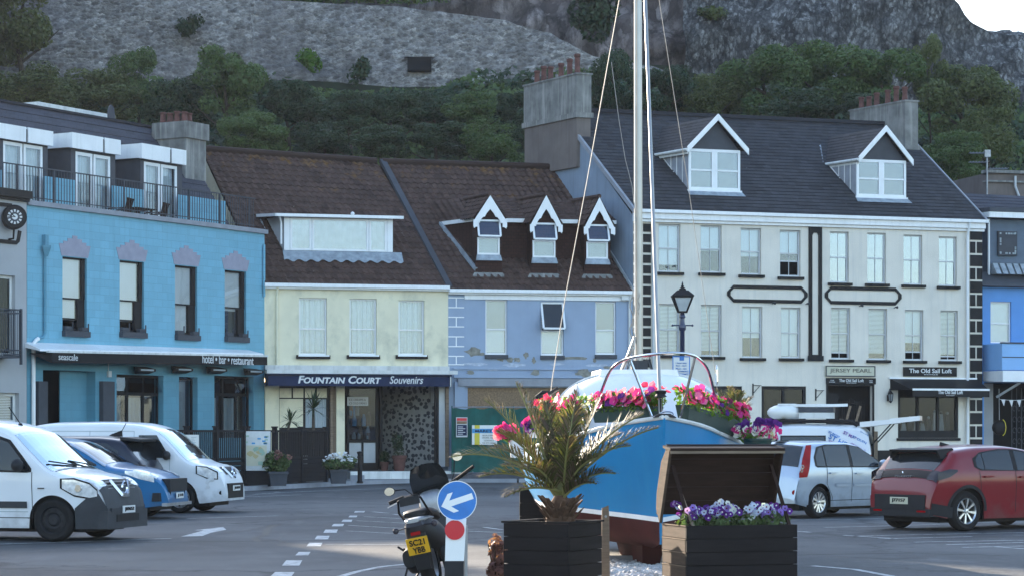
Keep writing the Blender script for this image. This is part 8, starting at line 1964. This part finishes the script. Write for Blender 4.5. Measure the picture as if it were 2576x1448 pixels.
# ---- palms
def frond(lm, rm_, a, ctrl, b, L0, n, rn, tw=0.0):
    def bz(t): return a*(1-t)**2 + ctrl*2*t*(1-t) + b*t*t
    path = [bz(k/12) for k in range(13)]; rm_.tube(path, [.013*(1-.75*k/12)+.003 for k in range(13)], 5)
    for k in range(n):
        t = .16+.84*k/n; p = bz(t); d = (bz(min(1,t+.02))-bz(t-.02)).normalized(); sd = d.cross(Vector((0,0,1)))
        if sd.length < .2: sd = Vector((1,0,0))
        sd.normalize(); up = sd.cross(d)
        ln = L0*(math.sin(math.pi*min(1,.18+.80*t))**.75)*rn.uniform(.8,1.12)
        for sg in (-1,1):
            ang = .62+.25*rn.random()-.25*t; dirv = (d*math.cos(ang)+sd*sg*math.sin(ang)*.95+up*(.34+rn.gauss(0,.13))).normalized(); w = dirv.cross(up).normalized()*rn.uniform(.005,.009)
            q1 = p+dirv*ln*.55; q2 = p+dirv*ln+Vector((0,0,-.22*ln*rn.uniform(.3,1.5)))
            mi = 1 if rn.random() < .42+.3*(t > .8) else 0
            lm.quad(p-w*.7, p+w*.7, q1+w, q1-w, mi); lm.poly([q1-w, q1+w, q2], mi)
pc0 = G(1429, 1489) if False else Vector((.571, 24.2, 0)); PZ = .698
plm = thing("palm", "small date palm with half dry fronds growing in the square black planter", "palm", (.50, 24.66, PZ-.04))
rn = random.Random(17); lm = MB(); rm_ = MB(); O = Vector((.50, 24.66, PZ-.04)); base = Vector((0,0,.30))
FR = [(1298,962,-.1,.22),(1217,1003,.1,.34),(1134,1148,-.15,.50),(1204,1198,-.35,.42),(1270,1248,-.5,.34),(1451,984,.1,.12),(1509,1002,.2,.22),(1618,1040,.15,.35),(1656,1074,-.1,.34),(1412,1044,.5,.2),
      (1340,1030,.45,.3),(1250,1085,-.3,.45),(1500,1150,-.55,.42),(1372,1010,.5,.25),(1232,1125,.45,.5),(1585,1120,-.3,.45),(1318,1175,-.65,.5),(1548,1190,-.4,.45),(1430,1100,-.6,.3),(1400,1090,.3,.2),(1560,1090,.4,.4),(1290,1100,.5,.4),(1500,1215,-.5,.4),(1262,1170,.3,.5)]
for k, (x, y, dy, arch) in enumerate(FR):
    tip = W(x, y, 24.66+dy)-O; st = base+Vector((rn.gauss(0,.03), rn.gauss(0,.03), rn.uniform(-.06,.06))); L = (tip-st).length; mid = (st+tip)/2+Vector((0,0,arch*L*.55)); mid = st+(mid-st)*1.0
    frond(lm, rm_, st, mid, tip, .31*min(1.1, .5+L*.55), 52, rn)
lm.build("fronds", [M['frond'], M['frond_dry']], plm); rm_.build("frond_stems", M['stalk'], plm)
hu = MB()
for k in range(46):
    a = rn.uniform(0,6.28); z = rn.uniform(.02,.24); r0 = .10+.04*rn.random(); c = Vector((r0*math.cos(a), r0*math.sin(a), z)); o = Vector((math.cos(a), math.sin(a), .9)); sd = Vector((-math.sin(a), math.cos(a), 0))*.035; tp = c+o*rn.uniform(.07,.14); hu.hexa([c-sd-o*.05,c+sd-o*.05,c+sd*1.0+o*.0+Vector((0,0,-.03)),c-sd+Vector((0,0,-.03)),tp-sd*.6,tp+sd*.6,tp+sd*.5+Vector((0,0,-.012)),tp-sd*.5+Vector((0,0,-.012))])
hu.lathe([(.17,-.02),(.15,.1),(.11,.24),(.06,.32)], n=14); hu.build("trunk", M['husk'], plm)
def planks_box(t, L, Wd, h, n, m, inner='soil', lip=.03, soil=.06, m_end=None):
    """slatted planter box with corner at the origin, x along the front"""
    b = MB(); th = .028
    for k in range(n):
        z0, z1 = h*k/n+.004, h*(k+1)/n-.004; o = .003*(k % 2)
        b.box(0,L,-o,th,z0,z1); b.box(0,L,Wd-th,Wd+o,z0,z1); b.box(-o,th-.001,th+.001,Wd-th-.001,z0,z1,1); b.box(L-th+.001,L+o,th+.001,Wd-th-.001,z0,z1,1)
    b.box(th+.004,L-th-.004,th+.004,Wd-th-.004,.03,h-.07)
    o = b.build("box", [M[m], M[m_end or m]], t)
    s = MB(); s.box(th+.002,L-th-.002,th+.002,Wd-th-.002,h-.069,h-soil); s.build("soil", M[inner], t); return o
pp = thing("palm_planter", "square black slatted timber planter holding the palm", "planter", (.571-.656, 24.2+.364, 0), R(-29))
planks_box(pp, .75, .75, PZ, 5, 'plankblack'); m = MB(); m.box(-.02,.77,-.02,.04,PZ-.0,PZ+.02); m.box(-.02,.77,.71,.77,PZ,PZ+.02); m.box(-.02,.04,.04,.71,PZ,PZ+.02); m.box(.71,.77,.04,.71,PZ,PZ+.02); m.build("rim", M['plankblack'], pp)
bp = thing("dry_palm", "second palm with brown fronds behind the right bow trough", "palm", W(1850, 1050, 30.2)); lm = MB(); rm_ = MB(); O = W(1850,1050,30.2)
for (x, y, dy, ar) in ((1800,978,0,.2),(1832,972,.1,.15),(1868,985,-.1,.3),(1885,1020,.1,.4),(1880,1045,-.1,.4),(1850,990,-.2,.3),(1890,1000,.2,.3),(1815,1000,.2,.3)):
    tip = W(x, y, 30.2+dy)-O; frond(lm, rm_, Vector((0,0,.0)), tip/2+Vector((0,0,ar*tip.length*.6)), tip, .18, 26, rn)
lm.build("fronds", [M['frond'], M['frond_dry']], bp); rm_.build("frond_stems", M['stalk'], bp); m = MB(); m.tube([(0,0,-.7),(0,0,.05)], .07, 8); m.build("trunk", M['husk'], bp)

# ---- chest planter with its propped lid
phi = R(17); ch = thing("chest_planter", "dark slatted treasure chest planter with propped open lid", "planter", (1.769, 24.2, 0), phi); Lc, Wc, Hc = 1.22, .70, .684
planks_box(ch, Lc, Wc, Hc, 5, 'plankblack', m_end='chestend'); m = MB()
for k in range(1, 6): m.box(-.008,-.004,.01,Wc-.01,Hc*k/5-.012,Hc*k/5-.001)
m.build("edge_strips", M['woodraw'], ch)
hd_ = Vector((0, Wc, Hc+.02)); tp = Vector((0, Wc-.30, 1.437)); dv = tp-hd_; nb_ = Vector((0, dv.z, -dv.y)).normalized(); 
if nb_.y < 0: nb_ = -nb_
ld = MB(); n = 5
for k in range(n):
    a = hd_+dv*(k/n+.004)+nb_*.16; b = hd_+dv*((k+1)/n-.004)+nb_*.16; o = nb_*.03
    ld.hexa([a, a+Vector((Lc,0,0)), a+Vector((Lc,0,0))+o, a+o, b, b+Vector((Lc,0,0)), b+Vector((Lc,0,0))+o, b+o])
LD = ld.build("lid", M['plankbrown'], ch)
for x0, x1, mm in ((-.03,.0,'chestend'),(Lc,Lc+.03,'plankbrown')):
    q = [hd_+Vector((x0,0,-.02)), hd_+dv*.10+nb_*.14, hd_+dv*.30+nb_*.19, hd_+dv*.75+nb_*.19, hd_+dv*.93+nb_*.12, hd_+dv+Vector((0,0,.02))]
    q = [Vector((x0, p.y, p.z)) for p in q]; m = MB(); m.prism(q, (x1-x0,0,0)); m.build("lid_end", M[mm], LD)
m = MB(); a = hd_+dv; m.hexa([a+Vector((-.03,-.02,-.0)), a+Vector((Lc+.03,-.02,-.0)), a+Vector((Lc+.03,.2,.03)), a+Vector((-.03,.2,.03)), a+Vector((-.03,-.02,.028)), a+Vector((Lc+.03,-.02,.028)), a+Vector((Lc+.03,.2,.058)), a+Vector((-.03,.2,.058))]); m.build("lid_front_board", M['plankbrown'], LD)
m = MB(); m.box(-.03,Lc+.03,a.y-.024,a.y-.019,a.z-.028,a.z-.002); m.build("lid_edge_strip", M['woodraw'], LD)
for k, (x, m1) in enumerate(((.05,'plankbrown'),(Lc-.07,'plankbrown'))):
    m = MB(); m.bar((x, a.y+.12, a.z-.15), (x+.03, .10, Hc-.03), .035, .02); m.build("prop_stick", M[m1], ch)
m = MB(); m.bar((.085, a.y+.0, a.z-.42), (.10, .06, Hc-.02), .03, .02); m.build("prop_stick", M['woodraw'], ch)
pn = thing("pansies", "bed of violet and white pansies filling the chest planter", "flowers", (1.769, 24.2, Hc-.07), phi); rn = random.Random(31)
l = MB(); leaf_cloud(l, [((.10+.105*k, .22+.1*(k % 3), .09), (.12,.16,.11)) for k in range(11)], 1500, .028, rnd=rn); l.build("foliage", M['leaf_mid'], pn)
f = MB()
for k in range(150):
    x = rn.uniform(.03, Lc-.02); y = rn.uniform(.05,.5); z = .13+.16*rn.random()*(.55+.45*math.sin(x*7+1)**2)+.05*y; fx = x/Lc
    mi = rn.choice((0,0,1,2) if fx < .45 else ((1,2,2,3,0) if fx < .85 else (1,1,0,2)))
    bloom(f, (x, y, z), rn.uniform(.028,.040), mi, (rn.gauss(0,.35), -.95, .35), rn, eye=4 if mi in (1,2,3) else 3)
tag(f.build("blooms", [M['purple'], M['violet'], M['paleblue'], M['petalwhite'], M['wine']], pn), kind="stuff")

# ---- other small things on the island
st = thing("timber_stake", "weathered wooden stake standing behind the palm planter", "stake", (W(1523,1440,25.6).x, 25.6, 0)); h = W(1523,1269,25.6).z
m = MB(); m.hexa([(-.045,-.03,0),(.045,-.03,0),(.045,.05,0),(-.045,.05,0),(-.04,-.03,h-.03),(.03,-.03,h),(.04,.05,h-.10),(-.04,.05,h-.03)]); m.build("stake", M['woodraw'], st); m = MB(); m.tube([(0,-.031,h-.12),(0,-.045,h-.12)], .014, 8); m.build("bolt", M['galv'], st)
rp_ = thing("pink_plant", "dry reddish plant at the left foot of the palm planter", "plant", G(1249,1466)); l = MB(); leaf_cloud(l, [((0,0,.12),(.10,.10,.14)),((.02,.02,.30),(.09,.08,.14)),((-.01,0,.42),(.07,.06,.10))], 420, .045, rnd=rn); l.build("foliage", M['pinkplant'], rp_); m = MB()
for k in range(6): a = k*1.1; m.tube([(0,0,0),(.05*math.cos(a),.05*math.sin(a),.2),(.09*math.cos(a),.09*math.sin(a),.42)], .007, 4)
m.build("stems", M['husk'], rp_)
bb = thing("timber_planter", "dark timber box behind the boat's left side, left of the hull", "planter", Vector((W(1307,1302,31.5).x, 31.5, 0))); planks_box(bb, .62, .6, W(1307,1230,31.5).z, 5, 'plankblack'); m = MB(); m.box(-.015,.635,-.015,.03,W(1307,1230,31.5).z,W(1307,1230,31.5).z+.02); m.build("rim", M['plankblack'], bb)
lg = thing("edging_timber", "grey timber baulk lying on the gravel under the bow", "timber", G(1605,1414)); m = MB(); m.box(-.42,.40,-.05,.08,0,.09); m.build("baulk", M['capgrey'], lg); m = MB(); m.box(-.30,-.28,-.054,-.051,.03,.06); m.build("nail_plate", M['galv'], lg)

# ---- keep-left bollard
YS = 23.4; sg_ = thing("traffic_bollard", "white traffic bollard with round blue left arrow and red disc", "bollard", (W(1145,1088,YS).x, YS, 0), R(0)); k_ = YS/F
zz = lambda y: HC-(y-YH)*k_; X = lambda x: (x-1145)*k_
m = MB(); m.hexa([(X(1119),-.02,zz(1409)),(X(1167),-.02,zz(1409)),(X(1165),.06,zz(1409)),(X(1122),.06,zz(1409)),(X(1122),-.02,zz(1300)),(X(1173),-.02,zz(1303)),(X(1171),.06,zz(1303)),(X(1124),.06,zz(1300))]); m.build("white_panel", M['sign_white'], sg_)
m = MB(); m.box(X(1118),X(1166),-.018,.058,0,zz(1409.6)); m.build("black_base", M['blackplastic'], sg_)
m = MB(); m.tube([(X(1171),.07,0),(X(1171),.07,zz(1320))], .018, 7); m.build("support_tube", M['galv'], sg_)
c = (X(1149.5), -.045, zz(1257.3)); r = 49.5*k_
m = MB(); m.lathe([(.001,.004),(r,.004),(r,-.012),(r*.965,-.014),(.001,-.014)], (c[0],c[1],c[2]), 'y', 48)
D = m.build("blue_disc", M['sign_blue'], sg_)
m = MB(); m.lathe([(r*.968,-.0145),(r*.968,-.018),(r*1.004,-.018),(r*1.004,.006)], (c[0],c[1],c[2]), 'y', 48); m.build("disc_rim", M['sign_white'], D)
d_ = Vector((-1,0,-.34)).normalized(); nn = Vector((-d_.z,0,d_.x)); cc = Vector((c[0]-.0,c[1]-.0165,c[2]-.005)); P_ = lambda a, b: cc+d_*a*r+nn*b*r
m = MB(); m.poly([P_(-.84,.155),P_(-.84,-.155),P_(.10,-.155),P_(.10,.155)]); m.poly([P_(.84,0),P_(.34,.50),P_(.06,.50),P_(.36,.155),P_(.10,.155),P_(.10,-.155),P_(.36,-.155),P_(.06,-.50),P_(.34,-.50)][::-1])
m.build("arrow", M['sign_white'], D)
for dx, dz in ((-.5,.55),(.5,.55),(-.5,-.62),(.5,-.62)): m = MB(); m.lathe([(.014,-.022),(.014,-.0145)], (c[0]+dx*r,c[1],c[2]+dz*r), 'y', 10); m.build("rivet", M['anthracite'], D)
m = MB(); m.lathe([(.001,.0),(24.8*k_,.0),(24.8*k_,-.012),(.001,-.013)], (X(1143.5),-.022,zz(1331)), 'y', 36); RD = m.build("red_disc", M['sign_red'], sg_)
for dx in (-.8,.8): m = MB(); m.lathe([(.006,-.016),(.006,-.013)], (X(1143.5)+dx*24.8*k_,-.022,zz(1333)), 'y', 8); m.build("rivet", M['galv'], RD)

# ---- scooter parked behind the bollard
sx, sy = W(1093, 1088, 24.9).x, 24.9
sc_ = thing("motor_scooter", "black motor scooter with windscreen and yellow plate, parked tail towards us", "scooter", (sx, sy, 0)); sc_.rotation_euler = (R(-12), 0, R(82))
def lathe_wheel(x, r, w, nm):
    m = MB(); m.lathe([(r*.62,-w/2+.01),(r*.85,-w/2),(r*.97,-w/4),(r,0),(r*.97,w/4),(r*.85,w/2),(r*.62,w/2-.01)], (x,0,r), 'y', 32); o = m.build(nm, M['rubber'], sc_, smooth=True); m = MB(); m.lathe([(r*.63,-w/2+.02),(r*.55,-.02),(r*.2,-.03),(r*.2,.03),(r*.55,.02),(r*.63,w/2-.02)], (x,0,r), 'y', 24); m.build("rim", M['alloy'], o); return o
lathe_wheel(0, .27, .15, "rear_wheel"); lathe_wheel(1.36, .29, .12, "front_wheel")
def loft(secs, nm, mm, n=16, par=None):
    m = MB(); rings = []
    for (x, z, wy, hz_) in secs:
        i = len(m.v)
        for k in range(n): a = 2*math.pi*k/n; c, s_ = math.cos(a), math.sin(a); m.v.append((x, math.copysign(abs(c)**.7, c)*wy, z+math.copysign(abs(s_)**.7, s_)*hz_))
        rings.append(i)
    for a, b in zip(rings, rings[1:]):
        for k in range(n): m.f.append((a+k, a+(k+1) % n, b+(k+1) % n, b+k)); m.m.append(0)
    m.f.append(tuple(rings[0]+k for k in range(n))[::-1]); m.m.append(0); m.f.append(tuple(rings[-1]+k for k in range(n))); m.m.append(0)
    return m.build(nm, M[mm], par or sc_, smooth=60)
loft([(-.40,.66,.06,.05),(-.34,.65,.11,.09),(-.15,.62,.16,.14),(.15,.56,.19,.17),(.45,.48,.19,.16),(.55,.36,.17,.07)], "tail_body", 'blackplastic')
loft([(-.42,.735,.07,.02),(-.36,.735,.10,.035),(-.1,.74,.13,.03),(.1,.735,.13,.02)], "tail_cover", 'galv')
loft([(-.22,.80,.10,.03),(-.16,.81,.14,.045),(.05,.80,.16,.05),(.3,.77,.16,.05),(.5,.73,.13,.04),(.56,.72,.08,.02)], "seat", 'blackplastic')
loft([(.5,.28,.18,.03),(.9,.29,.19,.04),(1.0,.32,.18,.05)], "footboard", 'blackplastic')
loft([(.93,.34,.18,.06),(.98,.55,.20,.18),(1.03,.78,.19,.16),(1.10,.92,.15,.08),(1.20,.96,.10,.05)], "leg_shield", 'greyplastic')
loft([(.90,.86,.13,.10),(.95,.90,.15,.13),(1.05,.92,.14,.10)], "dashboard", 'galv')
loft([(1.15,.56,.07,.03),(1.30,.60,.08,.04),(1.55,.52,.08,.04),(1.64,.42,.06,.03)], "front_mudguard", 'blackplastic')
m = MB(); m.grid(lambda u, v: Vector((1.10-.16*(v)+.10*(1-(2*u-1)**2)-.04, (u-.5)*2*.21*(1-.35*max(0,v-.55)**1.2*2.2*.8), .96+.36*v*(1-.10*(2*u-1)**2*v))), 16, 12); m.build("windscreen", M['carglass'], sc_, smooth=True)
m = MB(); hb_ = [Vector((1.0,.36,1.00)), Vector((1.03,.20,1.01)), Vector((1.06,0,.97)), Vector((1.03,-.20,1.05)), Vector((.98,-.40,1.13))]; m.tube(hb_, .014, 7); m.build("handlebar", M['black'], sc_)
for a, b in ((Vector((1.0,.36,1.0)),Vector((.97,.48,.975))), (Vector((.99,-.36,1.11)),Vector((.95,-.52,1.18)))): m = MB(); m.tube([a+(a-b)*.4, b], .020, 9); m.build("grip", M['rubber'], sc_)
for a, b in ((Vector((1.05,.26,1.0)),Vector((.95,.50,.93))), (Vector((1.04,-.30,1.08)),Vector((.95,-.50,1.12)))): m = MB(); m.tube([a, b], .007, 5); m.build("brake_lever", M['galv'], sc_)
for (bx, by, bz, cx, cy, cz) in ((1.02,.22,1.02,.98,.45,1.10),(1.02,-.24,1.08,.99,-.36,1.32)):
    m = MB(); m.tube([(bx,by,bz),(bx+.02,by+(cy-by)*.3,bz+.07),(cx+.02,cy*.9,cz)], .007, 5); m.ball((cx+.012,cy,cz), .062, 14, 0, (.22,1,.78)); mo = m.build("mirror", M['black'], sc_, smooth=True); m = MB(); m.disc((cx-.008,cy,cz), .055, (0,1,0), (0,0,.80), 20); m.build("mirror_glass", M['chrome'], mo)
m = MB(); m.tube([(-.10,.15,.77),(-.30,.15,.84),(-.38,.12,.96),(-.39,0,.985),(-.38,-.12,.96),(-.30,-.15,.84),(-.10,-.15,.77)], .013, 7); m.build("grab_rail", M['black'], sc_, smooth=True); m = MB(); m.box(-.405,-.375,-.105,.105,.90,.985); m.build("backrest", M['blackplastic'], sc_)
m = MB(); m.hexa([(-.415,-.085,.675),(-.415,.085,.675),(-.35,.11,.675),(-.35,-.11,.675),(-.405,-.075,.72),(-.405,.075,.72),(-.35,.10,.72),(-.35,-.10,.72)]); m.build("rear_lamp", M['smoke_lens'], sc_)
m = MB(); m.box(-.425,-.38,-.05,.05,.585,.62); m.build("tail_light", M['red_lens'], sc_)
for s_ in (1,-1): m = MB(); m.tube([(-.37,s_*.08,.68),(-.38,s_*.18,.67)], .008, 5); m.ball((-.385,s_*.205,.668), .033, 10, 0, (.8,1,1)); m.build("indicator", M['smoke_lens'], sc_)
m = MB(); m.box(-.40,-.33,-.09,.09,.40,.60); m.hexa([(-.40,-.08,.40),(-.40,.08,.40),(-.30,.10,.40),(-.30,-.10,.40),(-.34,-.07,.22),(-.34,.07,.22),(-.27,.09,.22),(-.27,-.09,.22)]); m.build("mudguard", M['blackplastic'], sc_)
np_ = thing("x", None, None) if False else None
m = MB(); m.box(-.004,.004,-.114,.114,-.089,.089); pl_ = m.build("number_plate", M['plate_y'], sc_); pl_.location = (-.425, 0, .475); pl_.rotation_euler = (0, R(-14), 0)
Mx = Matrix(((0,1,0,0),(-1,0,0,0),(0,0,1,0),(0,0,0,1)))
text_part("lettering", "SC21", -.082, .008, .162, .062, -.004, M['black'], pl_, bold=.015, M4=Mx); text_part("lettering", "YBB", -.062, -.074, .128, .062, -.004, M['black'], pl_, bold=.015, M4=Mx)
for s_, yy in ((1,.20),(-1,.24)):
    m = MB(); m.tube([(.10,s_*.17,.42),(.02,s_*(yy+.04),.47)], .010, 5); m.tube([(.05,s_*(yy+.10),.50),(-.02,s_*(yy),.42)], .012, 5); m.build("foot_peg", M['black'], sc_)
m = MB(); m.tube([(-.02,.16,.40),(-.12,.20,.30),(-.22,.24,.18),(-.26,.25,.12)], .011, 5); m.build("stand_bracket", M['black'], sc_)
loft([(-.44,.34,.05,.05),(-.42,.34,.075,.085),(-.1,.30,.085,.11),(.2,.25,.07,.09),(.35,.22,.03,.03)], "exhaust", 'black'); ex = [o for o in sc_.children if o.name.startswith("exhaust")][0]; ex.location = (.05, -.27, 0)
loft([(-.25,.36,.07,.09),(.0,.34,.09,.15),(.25,.33,.09,.14),(.4,.33,.05,.06)], "engine_case", 'blackplastic'); ex = [o for o in sc_.children if o.name.startswith("engine_case")][0]; ex.location = (0, .15, 0)
m = MB(); m.tube([(.45,.16,.24),(.35,.33,.05),(.30,.36,.0)], .011, 6); m.build("side_stand", M['black'], sc_)

hz_m, nt, p = nodes("haze_air"); nt.nodes.remove(p)
vol = N(nt, "ShaderNodeVolumePrincipled"); vol.inputs['Color'].default_value = (.86,.90,1,1); vol.inputs['Density'].default_value = .00016; vol.inputs['Anisotropy'].default_value = .1
nt.links.new(vol.outputs[0], nt.nodes['Material Output'].inputs['Volume'])
m = MB(); m.box(-950, 950, -950, 1550, -1, 135); tag(m.build("haze", hz_m), kind="stuff")
bpy.context.view_layer.update()
